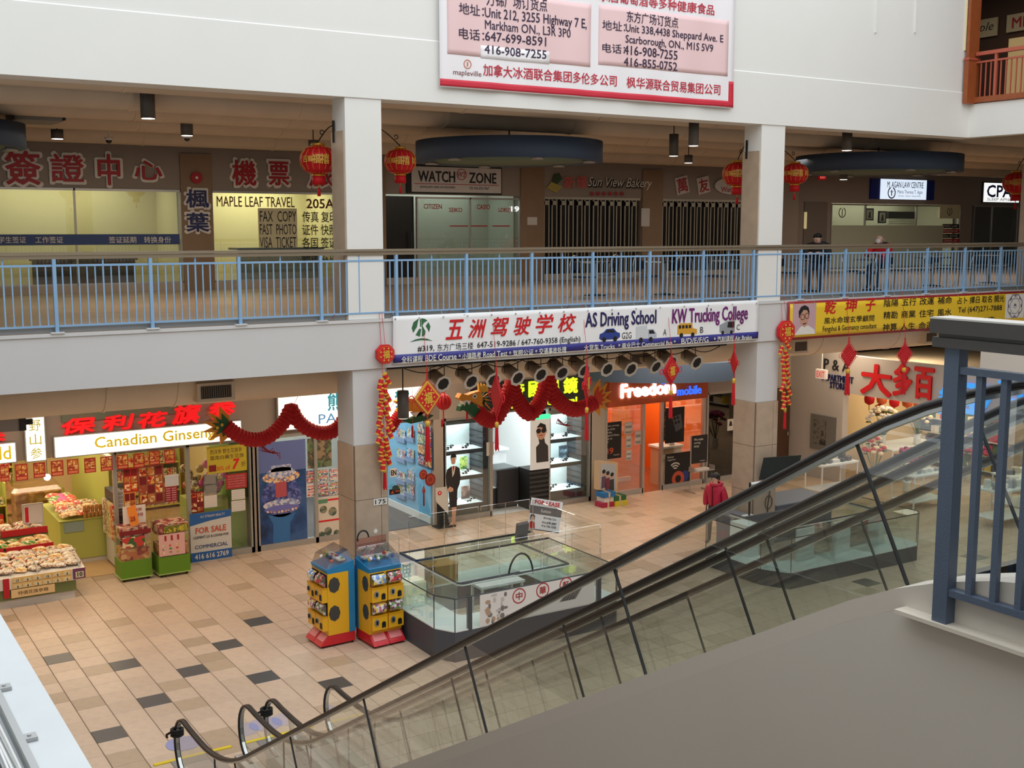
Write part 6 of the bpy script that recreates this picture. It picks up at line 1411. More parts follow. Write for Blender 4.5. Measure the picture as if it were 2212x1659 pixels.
# people-picture light box and stacked coloured boxes
t = thing('picture_box', (13.45, 3.35, 0), 'slanted picture box showing people, standing on coloured cartons', 'display box')
xa, xb_ = PY(1293, 1040, 3.35).x, PY(1342, 1040, 3.35).x
f = Frame((xa, 3.3, 0.35), (1, 0.25, 0), (0,0,1)); w_ = xb_-xa
MB().poly([(0,0.05),(w_,-0.12),(w_,0.62),(0,0.75)], f, -0.18, 0.0).build('frame', mat('counter_cream'), t); MB().poly([(0.02,0.08),(w_-0.08,-0.04),(w_-0.08,0.58),(0.02,0.70)], f, 0.0, 0.006).build('photo', mat('photo_sky', S(176,184,194), 0.5), t)
for k, (a, m_) in enumerate(((0.2, 'print_plum'), (0.42, 'print_wine'), (0.66, 'print_char'))):
    mm = mat(m_, [S(96,70,96),S(120,50,64),S(54,54,60)][k], 0.6); b0 = 0.02-0.06*k
    MB().poly([(w_*(a-0.13),b0+0.06),(w_*(a-0.11),b0+0.34),(w_*(a+0.11),b0+0.34),(w_*(a+0.13),b0+0.06)], f, 0.006, 0.01).build('person_print', mm, t); MB().disc(f, w_*a, b0+0.42, 0.06, 0.075, 0.006, 0.011, 14).build('face_print', skin, t); MB().disc(f, w_*a, b0+0.46, 0.065, 0.05, 0.011, 0.014, 14).build('hair_print', ink, t)
for (dx, dy, z, cc, lab) in ((-0.05,0,0.0,S(170,36,70),'crimson carton at the bottom of the stack by the phone shop'),(0.3,-0.05,0.0,S(206,186,40),'yellow carton at the bottom of the stack by the phone shop'),(0.02,0.02,0.12,S(214,206,200),'white carton in the middle of the stack by the phone shop'),(0.3,0.0,0.12,S(40,96,56),'green carton in the stack by the phone shop'),(-0.02,0.0,0.24,S(36,110,170),'blue carton under the slanted picture box')):
    t = thing('carton', (xa+dx+0.2, 3.3, z), lab, 'box', 'cartons by the phone shop'); b0 = MB().box(xa+dx, xa+dx+0.36, 3.12+dy, 3.42+dy, z, z+0.115).build('body', mat('carton_%d' % int(1000*(cc[0]+2*cc[1]+3*cc[2])), cc, 0.6), t); MB().box(xa+dx+0.15, xa+dx+0.2, 3.118+dy, 3.422+dy, z, z+0.117).build('tape', mat('tape_tan', S(200,180,150), 0.4), t)
# closed dark shop
t, f, cx, cz, w, h = poster(1571, 905, 1585, 930, 'white notice with a black bell shape on the dark closed shop', mat('paper_white'), 'notice'); MB().poly([(cx-w*0.25,cz-h*0.1),(cx-w*0.15,cz+h*0.25),(cx,cz+h*0.35),(cx+w*0.15,cz+h*0.25),(cx+w*0.25,cz-h*0.1)], f, 0.004, 0.007).build('bell_mark', ink, t)
# blue curved soffit above the phone shop
c = Vector((15.2, 3.6, 3.15)); sb_ = MB()
n = 30; vs = []
for k in range(n+1):
    a = R(200+140*k/n); vs.append((16.0+3.4*math.cos(a), 5.2+3.4*math.sin(a)))
pts = [(x_, y_) for x_, y_ in vs]
for k in range(n):
    (x0, y0), (x1, y1) = pts[k], pts[k+1]; sb_.add([(x0,y0,3.0),(x1,y1,3.0),(x1,y1,3.45),(x0,y0,3.45)], [(0,1,2,3)], True)
sb_.add([(x_,y_,3.0) for x_, y_ in pts], [tuple(range(n,-1,-1))]); sb_.add([(x_,y_,3.45) for x_, y_ in pts], [tuple(range(n+1))])
sb_.build('soffit_curve', disc_b, label='curved slate blue soffit above the orange sign', cat='soffit')
# ================================================================== ESCALATORS (rise towards the camera side along -Y)
rubber = mat('handrail_rubber', S(34,29,28), 0.4); steel = mat('brushed_steel', S(190,190,186), 0.25, 0.8); gl_e = glass('escalator_glass', (0.93,0.985,0.97), 0.15)
deckm = mat('deck_beige', S(206,196,184), 0.5); panelm = mat('truss_panel', S(204,195,184), 0.6, noise=0.04, nscale=1.0); stepm = mat('step_grey', S(96,96,98), 0.4, 0.5)
def smax(a, b, k): 
    h = max(0.0, k-abs(a-b))/k; return max(a, b)+h*h*k*0.25
def hz(s):
    """handrail height above ground at distance s = -Y"""
    L = 3.205+0.581*(s-10.94)
    v = smax(0.92, L, 0.45); return -smax(-6.09, -v, 0.35)
S0, S1 = 5.55, 17.6
def frange(a, b, n): return [a+(b-a)*k/n for k in range(n+1)]
def escalator(xa, xb, label, outer):
    t = thing('escalator', ((xa+xb)/2, -11, 0), label, 'escalator', 'pair of escalators')
    prof = [(0.0, 0.014), (0.028, 0.010), (0.036, -0.004), (0.028, -0.020), (-0.028, -0.020), (-0.036, -0.004), (-0.028, 0.010)]
    for xi, x in enumerate((xa, xb)):
        # path in (s, z): round newel at the lower end, then up
        path = []
        for k in range(13):
            a = R(-95+185*k/12); path.append((S0+0.10-0.36*math.cos(a)*0.95, 0.57+0.36*math.sin(a)))
        path += [(s, hz(s)) for s in frange(S0+0.3, S1, 60)]
        for k in range(1, 11):
            a = R(90-180*k/10); path.append((S1+0.36*math.cos(a), hz(S1)-0.36+0.36*math.sin(a)))
        hr = MB(); n = len(prof); vs = []
        N = len(path)
        for i, (s, z) in enumerate(path):
            p0, p1 = path[max(0,i-1)], path[min(N-1,i+1)]; tx, tz = p1[0]-p0[0], p1[1]-p0[1]; l = math.hypot(tx, tz) or 1; nx, nz = -tz/l, tx/l
            for a, b in prof: vs.append((x+a, -(s+nx*b), z+nz*b))
        fs = [(i*n+k, i*n+(k+1)%n, (i+1)*n+(k+1)%n, (i+1)*n+k) for i in range(N-1) for k in range(n)]
        hr.add(vs, fs, True); hr.build('handrail', rubber, t)
        gd = MB(); vs = []; pr = [(0.018,-0.02),(0.018,-0.036),(-0.018,-0.036),(-0.018,-0.02)]
        for i, (s, z) in enumerate(path):
            p0, p1 = path[max(0,i-1)], path[min(N-1,i+1)]; tx, tz = p1[0]-p0[0], p1[1]-p0[1]; l = math.hypot(tx, tz) or 1; nx, nz = -tz/l, tx/l
            for a, b in pr: vs.append((x+a, -(s+nx*b), z+nz*b))
        gd.add(vs, [(i*4+k, i*4+(k+1)%4, (i+1)*4+(k+1)%4, (i+1)*4+k) for i in range(N-1) for k in range(4)]); gd.build('guide_rail', steel, t)
        # glass panels between slanting joints
        js = [S0-0.22, 6.75]
        s_ = 15.31+0.14-1.58*5
        while s_ < S1: 
            if s_ > 7.2: js.append(s_)
            s_ += 1.58
        js.append(S1+0.3)
        def tilt(s): return 0.28 if 7.3 < s < 15.9 else 0.0
        for a, b in zip(js[:-1], js[1:]):
            ta, tb = tilt(a), tilt(b); top = []; bot = []
            for k in range(13):
                f = k/12; st_ = a-ta/2+(b-tb/2-a+ta/2)*f; sb_ = a+ta/2+(b+tb/2-a-ta/2)*f
                zt_ = hz(st_)-0.03
                if st_ < S0+0.1: 
                    d_ = min(1, max(0, (S0+0.1-st_)/0.32)); zt_ = 0.57+0.31*math.sqrt(max(0.0, 1-d_*d_))
                top.append((st_+0.004*(1 if f == 0 else -1 if f == 1 else 0), zt_)); bot.append((sb_, hz(sb_)-0.69))
            if a < S0: bot[0] = (bot[0][0], 0.35); 
            vs = [(x, -s, z) for s, z in top]+[(x, -s, z) for s, z in bot]; m_ = len(top)
            MB().add(vs, [(k, k+1, m_+k+1, m_+k) for k in range(m_-1)]).build('glass_panel', gl_e, t)
            if b < S1:
                st_, sb_ = b-tb/2, b+tb/2
                MB().obox((x, -(st_+sb_)/2, (hz(st_)-0.03+hz(sb_)-0.69)/2), (0.008,0,0), (0, 0.006, 0.0035), (0, -(sb_-st_)/2, (hz(sb_)-0.69-hz(st_)+0.03)/2)).build('joint_strip', dark, t)
        # deck along the glass foot
        dk = MB(); ss = frange(S0-0.2, S1+0.3, 60)
        x0, x1 = (x-0.04, x+0.10) if xi == 0 else (x-0.10, x+0.04)
        if outer and xi == 0: x0 = x-0.095
        vs = []
        for s in ss:
            z = hz(s)-0.69; vs += [(x0,-s,z-0.085),(x0,-s,z),(x1,-s,z),(x1,-s,z-0.085)]
        dk.add(vs, [(i*4+k, i*4+(k+1)%4, (i+1)*4+(k+1)%4, (i+1)*4+k) for i in range(60) for k in range(4)]); dk.build('deck', deckm, t)
        # inner skirt
        sk = MB(); xx = x+0.10 if xi == 0 else x-0.10
        vs = []
        for s in ss: z = hz(s)-0.69; vs += [(xx,-s,z-0.02),(xx,-s,z-0.35)]
        sk.add(vs, [(2*i,2*i+1,2*i+3,2*i+2) for i in range(60)]); sk.build('skirt', steel, t)
    # steps
    so = MB().box(xa+0.11, xb-0.11, -0.405, 0.0, -0.03, 0.0); so.box(xa+0.11, xb-0.11, -0.02, 0.0, -0.22, 0.0)
    for k in range(14):
        gx = xa+0.13+(xb-xa-0.26)*k/13; so.box(gx-0.006, gx+0.006, -0.40, 0.0, 0.0, 0.012)
    sm = so.mesh('step', stepm)
    s = 6.5
    while s < 16.6:
        o = link('step', sm, t); o.location = (0, -s, max(0.0, hz(s)-0.93-0.0)); s += 0.40
    MB().box(xa+0.1, xb-0.1, -S0-1.0, -S0+0.9, 0.001, 0.012).build('landing_plate', mat('landing_steel', S(150,150,150), 0.4, 0.5), t)
    MB().box(xa-0.1, xb+0.1, -S0+0.9, -S0+0.96, 0.001, 0.013).build('yellow_edge', mat('safety_yellow', S(226,196,40), 0.5), t)
    p_ = MB().disc(Frame(((xa+xb)/2, -S0+1.35, 0.002), (1,0,0), (0,1,0)), 0, 0, 0.22, 0.22, 0, 0.003, 24).build('floor_sticker', mat('sticker_blue', S(150,150,190), 0.5), t)
    # truss cladding
    pc = MB(); vs = []
    ss = frange(S0-0.15, S1+0.3, 60)
    for s in ss:
        z = hz(s)-0.69-0.085; xo = 0.095 if outer else 0.04; vs += [(xa-xo,-s,z),(xa-xo,-s,max(0.0,z-1.35)),(xb+0.04,-s,max(0.0,z-1.35)),(xb+0.04,-s,z)]
    pc.add(vs, [(i*4+0, i*4+1, (i+1)*4+1, (i+1)*4+0) for i in range(60)]+[(i*4+1, i*4+2, (i+1)*4+2, (i+1)*4+1) for i in range(60)]+[(i*4+2, i*4+3, (i+1)*4+3, (i+1)*4+2) for i in range(60)])
    pc.build('truss_panel', panelm, t)
    return t
escalator(0.545, 1.325, 'near escalator with black handrails and beige side panel', True)
escalator(1.645, 2.44, 'far escalator behind the near one', False)
# straps tied round two newels
for x, lab in ((0.545, 'black strap tied round the first handrail end'), (1.645, 'black strap tied round the third handrail end')):
    t = MB()
    for k in range(3): t.tube([(x+0.065*math.cos(2*math.pi*j/10), -S0+0.205+0.065*math.sin(2*math.pi*j/10), 0.66+0.03*k) for j in range(10)], 0.018, 6, closed=True)
    t.tube([(x-0.05,-S0+0.26,0.68), (x-0.10,-S0+0.30,0.64), (x-0.09,-S0+0.31,0.60)], 0.014, 6)
    t.build('strap', black, label=lab, cat='strap', group='straps on handrail ends')
# ---- near blue-grey railing beside the escalator head
slate = mat('slate_blue_metal', S(84,96,114), 0.45, spec=0.4, bump=0.15, bscale=160); capm = mat('cap_rail', S(70,66,62), 0.45); capt = mat('cap_top', S(200,196,190), 0.4)
XN = 0.425
nr = thing('railing', (XN, -16.8, 5.15), 'slate blue metal railing with dark cap rail beside the escalator', 'railing')
MB().box(XN-0.025, XN+0.025, -15.875, -15.815, 5.15, 6.15).build('post', slate, nr)
MB().box(XN-0.055, XN+0.055, -20.5, -15.77, 6.20, 6.25).build('cap_rail', capm, nr)
MB().box(XN-0.056, XN+0.056, -20.5, -15.77, 6.25, 6.256).build('cap_top', capt, nr)
MB().box(XN-0.045, XN+0.045, -20.5, -15.775, 6.15, 6.185).box(XN-0.03, XN+0.03, -20.5, -15.79, 6.185, 6.20).build('under_rail', capm, nr)
MB().box(XN-0.02, XN+0.02, -20.5, -15.87, 6.06, 6.085).build('top_rail', slate, nr)
MB().box(XN-0.02, XN+0.02, -20.5, -15.87, 5.255, 5.28).build('bottom_rail', slate, nr)
bm = MB().box(XN-0.012, XN+0.012, -0.012, 0.012, 5.28, 6.06).mesh('baluster', slate)
y = -15.95
while y > -20.3:
    o = link('baluster', bm, nr); o.location = (0, y, 0); y -= 0.097
MB().box(0.385, 0.455, -26, -15.66, 5.135, 5.15).build('trim_ledge', mat('ledge_cream', S(214,204,188), 0.6), kind='structure')
# ---- cables on the walkway ledge
gv = MB().box(-2.60, -2.575, -19.5, -10, 5.121, 5.15).box(-2.60, -2.597, -19.5, -10, 5.15, 5.165).build('cable_channel', mat('channel_grey', S(176,178,178), 0.4, 0.4), label='grey metal channel along the white ledge', cat='cable channel')
cq = random.Random(5)
for k in range(9):
    x0 = -2.612-0.008*k+cq.uniform(-0.003,0.003); ph = cq.uniform(0,6); am = cq.uniform(0.002,0.012); fq = cq.uniform(1.2,2.6)
    wcol = (black if k in (5, 7) else mat('cable_white', S(226,226,224), 0.5))
    MB().tube([(x0+am*math.sin(fq*y_+ph), y_, 5.128+0.006*(k % 3)) for y_ in frange(-19.5, -10, 90)], 0.0045, 6).build('cable', wcol, label=('%s cable on the ledge, number counted from the metal channel: ' % ('black' if wcol is black else 'white'))+ordn[k], cat='cable', group='cables along the ledge')
for k, y_ in enumerate((-14.35, -14.62, -15.05, -15.5)):
    MB().box(-2.585, -2.535, y_-0.02, y_+0.02, 5.121, 5.132).m(0).cyl((-2.555, y_, 5.13), (-2.555, y_, 5.136), 0.006, 6).build('channel_clip', mat('channel_grey'), label=ordn[k]+' small metal clip on the ledge, counted from the far end', cat='clip', group='metal clips on the ledge')
# ================================================================== CAPSULE TOY MACHINES
yl = mat('machine_yellow', S(234,176,28), 0.4); cy = mat('machine_blue', S(30,128,182), 0.4); rd = mat('machine_red', S(206,34,44), 0.4); clear = glass('machine_dome', (0.86,0.88,0.9), 0.16)
caps = [mat('capsule_%d' % k, c_, 0.35) for k, c_ in enumerate((S(230,230,226), S(214,60,60), S(90,150,90), S(70,110,190), S(236,200,60)))]
def capsule_machine(loc, rot, label, header):
    """local frame: front faces -Y, width along X"""
    t = thing('capsule_machine', loc, label, 'vending machine', 'capsule toy machines'); t.rotation_euler = (0,0,rot)
    B = lambda mb, nm, m_, p=None: mb.build(nm, m_, p or t, world=False)
    w, d = 0.29, 0.23
    bb = MB(); 
    for sx in (-0.145, 0.145): bb.add([(sx-0.14,-d-0.14,0.04),(sx+0.14,-d-0.14,0.04),(sx+0.14,d,0.04),(sx-0.14,d,0.04),(sx-0.14,-d-0.11,0.08),(sx+0.14,-d-0.11,0.08),(sx+0.14,-d+0.02,0.2),(sx-0.14,-d+0.02,0.2),(sx+0.14,d,0.2),(sx-0.14,d,0.2)], [(0,3,2,1),(0,1,5,4),(4,5,6,7),(7,6,8,9),(1,2,8,6,5),(3,0,4,7,9),(2,3,9,8)])
    B(bb, 'base', rd)
    for sx in (-0.145, 0.145):
        pl = MB().poly([(-0.11,-0.05),(0.11,-0.05),(0.11,0.09),(-0.11,0.09)], Frame((sx,-d-0.05,0.135),(1,0,0),(0,0.735,0.678)), 0.004, 0.008); B(pl, 'chute_card', mat('card_pink', S(226,130,130), 0.4))
    for cx_, cy_ in ((-0.24,-0.3),(0.24,-0.3),(-0.24,0.2),(0.24,0.2)): B(MB().cyl((cx_-0.02,cy_,0.022), (cx_+0.02,cy_,0.022), 0.022, 8), 'caster', black)
    B(MB().box(-w,w,-d,d,0.2,1.20), 'cabinet', yl)
    B(MB().box(-w-0.006,w+0.006,d-0.1,d+0.006,0.2,1.24), 'back_frame', cy)
    # blue shoulder and sloping clear top
    B(MB().add([(-w,-d,1.20),(w,-d,1.20),(w,d,1.20),(-w,d,1.20),(-w,-d-0.02,1.27),(w,-d-0.02,1.27),(w,d,1.36),(-w,d,1.36)], [(0,3,2,1),(0,1,5,4),(1,2,6,5),(2,3,7,6),(3,0,4,7),(4,5,6,7)]), 'shoulder', cy)
    B(MB().add([(-w+0.01,-d,1.27),(w-0.01,-d,1.27),(w-0.01,d-0.02,1.36),(-w+0.01,d-0.02,1.36),(-w+0.01,-d+0.06,1.42),(w-0.01,-d+0.06,1.42),(w-0.02,d-0.08,1.54),(-w+0.02,d-0.08,1.54)], [(0,1,5,4),(1,2,6,5),(2,3,7,6),(3,0,4,7),(4,5,6,7)]), 'clear_top', clear)
    q = random.Random(int(loc[0]*100))
    for k in range(16): B(MB().ball((q.uniform(-w+0.05,w-0.05), q.uniform(-d+0.06,d-0.08), 1.38+0.03*q.random()), 0.032, 8, 5), 'toy', caps[k % 5])
    B(MB().box(-w+0.03,w-0.03,-0.02,0.1,1.375,1.40), 'shelf_card', whiteboard)
    if header:
        B(MB().box(-w+0.02,w-0.02,d-0.03,d-0.02,1.5,1.66), 'header_card', glass('header_clear', (0.85,0.62,0.6), 0.1))
        B(MB().tube([(-0.15+0.1*math.cos(R(200-20*k)), d-0.03, 1.66+0.12*math.sin(R(200-20*k))) for k in range(11)], 0.014, 6), 'header_arch', black)
        B(MB().disc(Frame((0.08,d-0.03,1.74),(1,0,0),(0,0,1)), 0, 0, 0.035, None, 0, 0.006, 14), 'header_dot', whiteboard)
    for row, z in enumerate((0.28, 0.74)):
        for ci, sx in enumerate((-0.145, 0.145)):
            u = MB().box(sx-0.135, sx+0.135, -d-0.09, -d, z, z+0.22); un = u.build('coin_unit', yl, t, world=False)
            B(MB().box(sx-0.138, sx+0.138, -d-0.095, -d, z+0.215, z+0.235), 'unit_lip', mat('machine_amber', S(214,150,20), 0.4), un)
            B(MB().disc(Frame((sx-0.06,-d-0.09,z+0.13),(1,0,0),(0,0,1)), 0, 0, 0.045, 0.055, 0, 0.012, 16), 'coin_plate', mat('plate_steel', S(170,170,168), 0.3, 0.6), un)
            B(MB().box(sx-0.075,sx-0.045,-d-0.12,-d-0.10,z+0.10,z+0.16), 'crank', black, un)
            B(MB().box(sx+0.03,sx+0.10,-d-0.096,-d-0.088,z+0.03,z+0.10).disc(Frame((sx+0.065,-d-0.09,z+0.10),(1,0,0),(0,0,1)), 0, 0, 0.035, 0.03, -0.002, 0.006, 14), 'outlet', black, un)
            # bowed clear tub with capsules and printed card
            vs = []; n = 8
            for k in range(n+1):
                a = R(-75+150*k/n); vs += [(sx-0.125, -d-0.10*math.cos(a), z+0.235+0.10+0.10*math.sin(a)), (sx+0.125, -d-0.10*math.cos(a), z+0.235+0.10+0.10*math.sin(a))]
            tb = MB().add(vs, [(2*k,2*k+1,2*k+3,2*k+2) for k in range(n)], True); tb.add([vs[2*k] for k in range(n+1)], [tuple(range(n+1))]).add([vs[2*k+1] for k in range(n+1)], [tuple(range(n,-1,-1))])
            B(tb, 'clear_tub', clear, un)
            B(MB().box(sx-0.12,sx+0.12,-d-0.01,-d+0.0,z+0.235,z+0.44), 'tub_back', black, un)
            cd = MB(); vv = []
            for k in range(4):
                a = R(-25+95*k/3); vv += [(sx-0.11, -d-0.103*math.cos(a), z+0.335+0.103*math.sin(a)), (sx+0.11, -d-0.103*math.cos(a), z+0.335+0.103*math.sin(a))]
            cd.add(vv, [(2*k,2*k+1,2*k+3,2*k+2) for k in range(3)], True); B(cd, 'toy_card', [patch('toycard_a', [S(232,226,230),S(200,120,150),S(236,200,60),S(120,80,110)], 26), patch('toycard_b', [S(226,220,226),S(140,60,100),S(110,150,80)], 26), patch('toycard_c', [S(110,150,210),S(226,230,236),S(236,210,90)], 22), patch('toycard_d', [S(206,70,70),S(60,100,60),S(226,190,190),S(150,40,70)], 22)][row*2+ci], un)
            for k in range(5): B(MB().ball((sx-0.09+0.045*k, -d-0.045, z+0.275+0.012*(k % 2)), 0.026, 8, 5), 'capsule', caps[(k+row+ci) % 5], un)
    for s_ in (-1, 1):
        for z in (0.33, 0.79):
            B(MB().disc(Frame((s_*w,-0.12,z+0.22),(0,s_,0),(0,0,1)), 0, 0, 0.10, 0.13, 0, 0.004, 8), 'side_window', mat('side_dark', S(60,60,58), 0.3))
    return t
capsule_machine((4.74, -2.08, 0), R(3), 'capsule toy machine facing the hall with a clear header, beside the kiosk', True)
capsule_machine((4.12, -1.72, 0), R(-88), 'capsule toy machine turned sideways left of the column', False)
# ================================================================== GLASS KIOSKS
kbase = mat('kiosk_charcoal', S(74,78,86), 0.5); kw = mat('kiosk_white', S(226,230,228), 0.45); gl_k = glass('kiosk_glass', (0.90,0.965,0.945), 0.09)
def lcase(t, pts, z0, z1, depth, label, inward):
    """run of glass cases along a polyline pts [(x, y)...]; inward: side offset"""
def kiosk(label, x0, x1, y0, y1, zb, zt_, ch, dep, right_open=False):
    """ring-shaped counter with chamfered front corners: plinth, lit white floors, glass fronts and tops"""
    t = thing('kiosk', ((x0+x1)/2, (y0+y1)/2, 0), label, 'kiosk')
    out = [(x0, y1), (x0, y0+ch), (x0+ch*0.55, y0), (x1-ch*0.3, y0), (x1, y0+ch*0.3), (x1, y1)]
    inn = [(x0+dep, y1), (x0+dep, y0+dep+ch*0.2), (x0+dep+ch*0.2, y0+dep), (x1-dep, y0+dep), (x1-dep, y0+dep), (x1-dep, y1)]
    n = len(out)
    def ringbox(za, zb_, sh=0.0):
        mb = MB()
        for i in range(n-1):
            o0, o1, i0, i1 = out[i], out[i+1], inn[i], inn[i+1]
            vs = [(*o0,za),(*o1,za),(*i1,za),(*i0,za),(*o0,zb_),(*o1,zb_),(*i1,zb_),(*i0,zb_)]
            mb.add(vs, [(0,3,2,1),(4,5,6,7),(0,1,5,4),(2,3,7,6)]+([(3,0,4,7)] if i == 0 else [])+([(1,2,6,5)] if i == n-2 else []))
        return mb
    ringbox(0.0, zb).build('plinth', kbase, t)
    ringbox(zb, zb+0.015).build('case_floor', kw, t)
    for i in range(n-1):
        o0, o1, i0, i1 = out[i], out[i+1], inn[i], inn[i+1]
        MB().add([(*o0,zb+0.015),(*o1,zb+0.015),(*o1,zt_),(*o0,zt_)], [(0,1,2,3)]).build('front_glass', gl_k, t)
        MB().add([(*i0,zb+0.015),(*i1,zb+0.015),(*i1,zt_-0.0),(*i0,zt_)], [(0,1,2,3)]).build('rear_glass', gl_k, t)
        MB().add([(*o0,zt_),(*o1,zt_),(*i1,zt_),(*i0,zt_)], [(0,1,2,3)]).build('top_glass', gl_k, t)
        L = math.hypot(o1[0]-o0[0], o1[1]-o0[1])
        if L > 0.8:
            sh = [(o0[0]*0.86+i0[0]*0.14,o0[1]*0.86+i0[1]*0.14),(o1[0]*0.86+i1[0]*0.14,o1[1]*0.86+i1[1]*0.14),(o1[0]*0.15+i1[0]*0.85,o1[1]*0.15+i1[1]*0.85),(o0[0]*0.15+i0[0]*0.85,o0[1]*0.15+i0[1]*0.85)]
            zs = zb+(zt_-zb)*0.5; MB().add([(*q,zs) for q in sh], [(0,1,2,3)]).build('glass_shelf', gl_k, t)
            m_ = max(1, round(L/1.1))
            for k in range(1, m_):
                f = k/m_; a_ = (o0[0]+(o1[0]-o0[0])*f, o0[1]+(o1[1]-o0[1])*f); b_ = (i0[0]+(i1[0]-i0[0])*f, i0[1]+(i1[1]-i0[1])*f)
                MB().add([(*a_,zb),(*b_,zb),(*b_,zt_),(*a_,zt_)], [(0,1,2,3)]).build('divider_glass', gl_k, t)
        tr = MB().tube([(*o0,zt_), (*o1,zt_)], 0.011, 4, smooth=False).tube([(*i0,zt_), (*i1,zt_)], 0.014, 4, smooth=False); tr.build('edge_trim', dark, t)
        MB().tube([(*o0,zb), (*o0,zt_)], 0.009, 4, smooth=False).build('corner_trim', dark, t)
        MB().tube([((i0[0]+0.02*(o0[0]-i0[0])),(i0[1]+0.02*(o0[1]-i0[1])),zt_-0.03), ((i1[0]+0.02*(o1[0]-i1[0])),(i1[1]+0.02*(o1[1]-i1[1])),zt_-0.03)], 0.012, 6).build('lamp_tube', kw, t)
    return t
k1 = kiosk('charcoal based glass kiosk with red ringed characters near the escalator', 5.10, 8.45, -3.62, -1.45, 0.47, 1.0, 0.33, 0.62)
# back run of kiosk 1 and printed front
MB().box(5.75, 8.45, -1.45, -0.9, 0, 0.47).build('plinth', kbase, k1); MB().box(5.75, 8.45, -1.45, -0.9, 0.47, 0.485).build('case_floor', kw, k1)
for yy in (-1.45, -0.9): MB().box(5.75, 8.45, yy-0.004, yy+0.004, 0.485, 1.0).build('rear_glass', gl_k, k1)
MB().box(5.75, 8.45, -1.45, -0.9, 0.996, 1.0).build('top_glass', gl_k, k1); MB().box(5.73, 8.47, -1.47, -1.44, 0.98, 1.01).box(5.73, 8.47, -0.92, -0.88, 0.98, 1.01).box(5.73, 5.77, -1.47, -0.88, 0.47, 1.01).build('edge_trim', dark, k1)
MB().box(5.12, 5.75, -1.45, -0.85, 0.0, 0.95).build('drawer_cabinet', kw, k1); MB().box(5.10, 5.77, -1.47, -0.83, 0.95, 0.98).build('cabinet_top', mat('top_grey', S(150,152,160), 0.4), k1)
fk = FY(0, -3.625, 0)
pp = MB().rect(fk, 5.72, 7.9, 0.49, 0.99, 0, 0.004).build('front_print', mat('print_ivory', S(222,220,216), 0.5), k1)
MB().box(5.52, 5.58, -3.63, -3.56, 0.47, 1.0).build('front_post', kbase, k1); MB().box(7.98, 8.04, -3.63, -3.56, 0.47, 1.0).build('front_post', kbase, k1)
ringr = mat('seal_red', S(170,56,60), 0.6)
for ch, u in (('中', 1121), ('華', 1172), ('軒', 1222)):
    p_ = PY(u, 1287-(u-1121)*0.24, -3.625); MB().ring(fk, p_.x, p_.z, 0.105, 0.125, 0.004, 0.006, 24).build('ring_print', ringr, k1); txt(ch, fk, p_.x, p_.z, 0.12, 0.12, ringr, k1, d=0.003, bold=0.03)
fl_q = random.Random(9)
for k in range(26): 
    a, b = fl_q.uniform(5.85, 6.32), fl_q.uniform(0.52, 0.95); MB().disc(fk, a, b, fl_q.uniform(0.02,0.06), fl_q.uniform(0.02,0.05), 0.004, 0.0055+k*0.00005, 7).build('flower_print', [mat('ink_grey', S(120,116,114), 0.6), mat('ink_tan', S(176,150,126), 0.6), mat('ink_pale', S(190,186,182), 0.6)][k % 3], k1)
for k in range(5): MB().poly([(7.2+0.06*k,0.62),(7.55+0.05*k,0.95),(7.58+0.05*k,0.95),(7.28+0.06*k,0.62)], fk, 0.004, 0.0055).build('leaf_print', mat('ink_grey'), k1)
# acrylic screens standing on kiosk 1
acr = glass('acrylic', (0.93,0.94,0.93), 0.05)
for k, (a, b, c_, d_, lab) in enumerate(((5.14,-3.2,5.14,-0.9,'clear acrylic screen along the capsule machine side of the kiosk'),(5.6,-3.1,7.2,-3.1,'clear acrylic screen along the kiosk front'),(7.25,-3.1,8.4,-3.1,'clear acrylic screen at the escalator end of the kiosk'),(8.42,-3.1,8.42,-1.0,'clear acrylic screen on the far end of the kiosk'),(5.9,-0.92,7.3,-0.92,'clear acrylic screen along the kiosk back'),(7.35,-0.92,8.4,-0.92,'clear acrylic screen behind the lease board'))):
    t = thing('acrylic_screen', ((a+c_)/2, (b+d_)/2, 1.0), lab, 'screen', 'acrylic screens on the kiosk')
    MB().add([(a,b,1.005),(c_,d_,1.005),(c_,d_,1.62),(a,b,1.62)], [(0,1,2,3)]).build('sheet', acr, t)
    for f_ in (0.0, 0.5, 1.0):
        x_, y_ = a+(c_-a)*f_, b+(d_-b)*f_; MB().box(x_-0.006, x_+0.006, y_-0.006, y_+0.006, 1.005, 1.62).build('edge', glass('acrylic_edge', (0.97,0.97,0.97), 0.25), t)
    MB().tube([(a,b,1.62),(c_,d_,1.62)], 0.004, 4, smooth=False).build('top_edge', MATS['acrylic_edge'], t)
# things inside kiosk 1
t = thing('cardboard_box', (6.3, -1.2, 0.485), 'open brown cardboard box inside the kiosk back case', 'box')
MB().box(6.15, 6.6, -1.4, -1.0, 0.49, 0.80).build('carton', mat('cardboard', S(196,150,96), 0.7), t); MB().obox((6.12,-1.2,0.85), (0.06,0,0.05), (0,0.2,0), (0.004,0,-0.005)).build('flap', mat('cardboard'), t)
t = thing('office_chair', (7.7, -2.2, 0), 'black office chair with curved back inside the kiosk', 'chair')
MB().tube([(7.45+0.25*math.cos(R(180-18*k)), -2.1, 0.62+0.40*math.sin(R(180-18*k))) for k in range(11)], 0.018, 6).build('back_frame', black, t); MB().rbox(7.3, 7.75, -2.35, -1.9, 0.44, 0.52, 0.04).build('seat', black, t); MB().cyl((7.52,-2.12,0.06), (7.52,-2.12,0.44), 0.03, 8).build('gas_stem', steel, t)
for k in range(5): MB().tube([(7.52,-2.12,0.08),(7.52+0.28*math.cos(R(72*k)),-2.12+0.28*math.sin(R(72*k)),0.05)], 0.02, 6).build('base_leg', black, t)
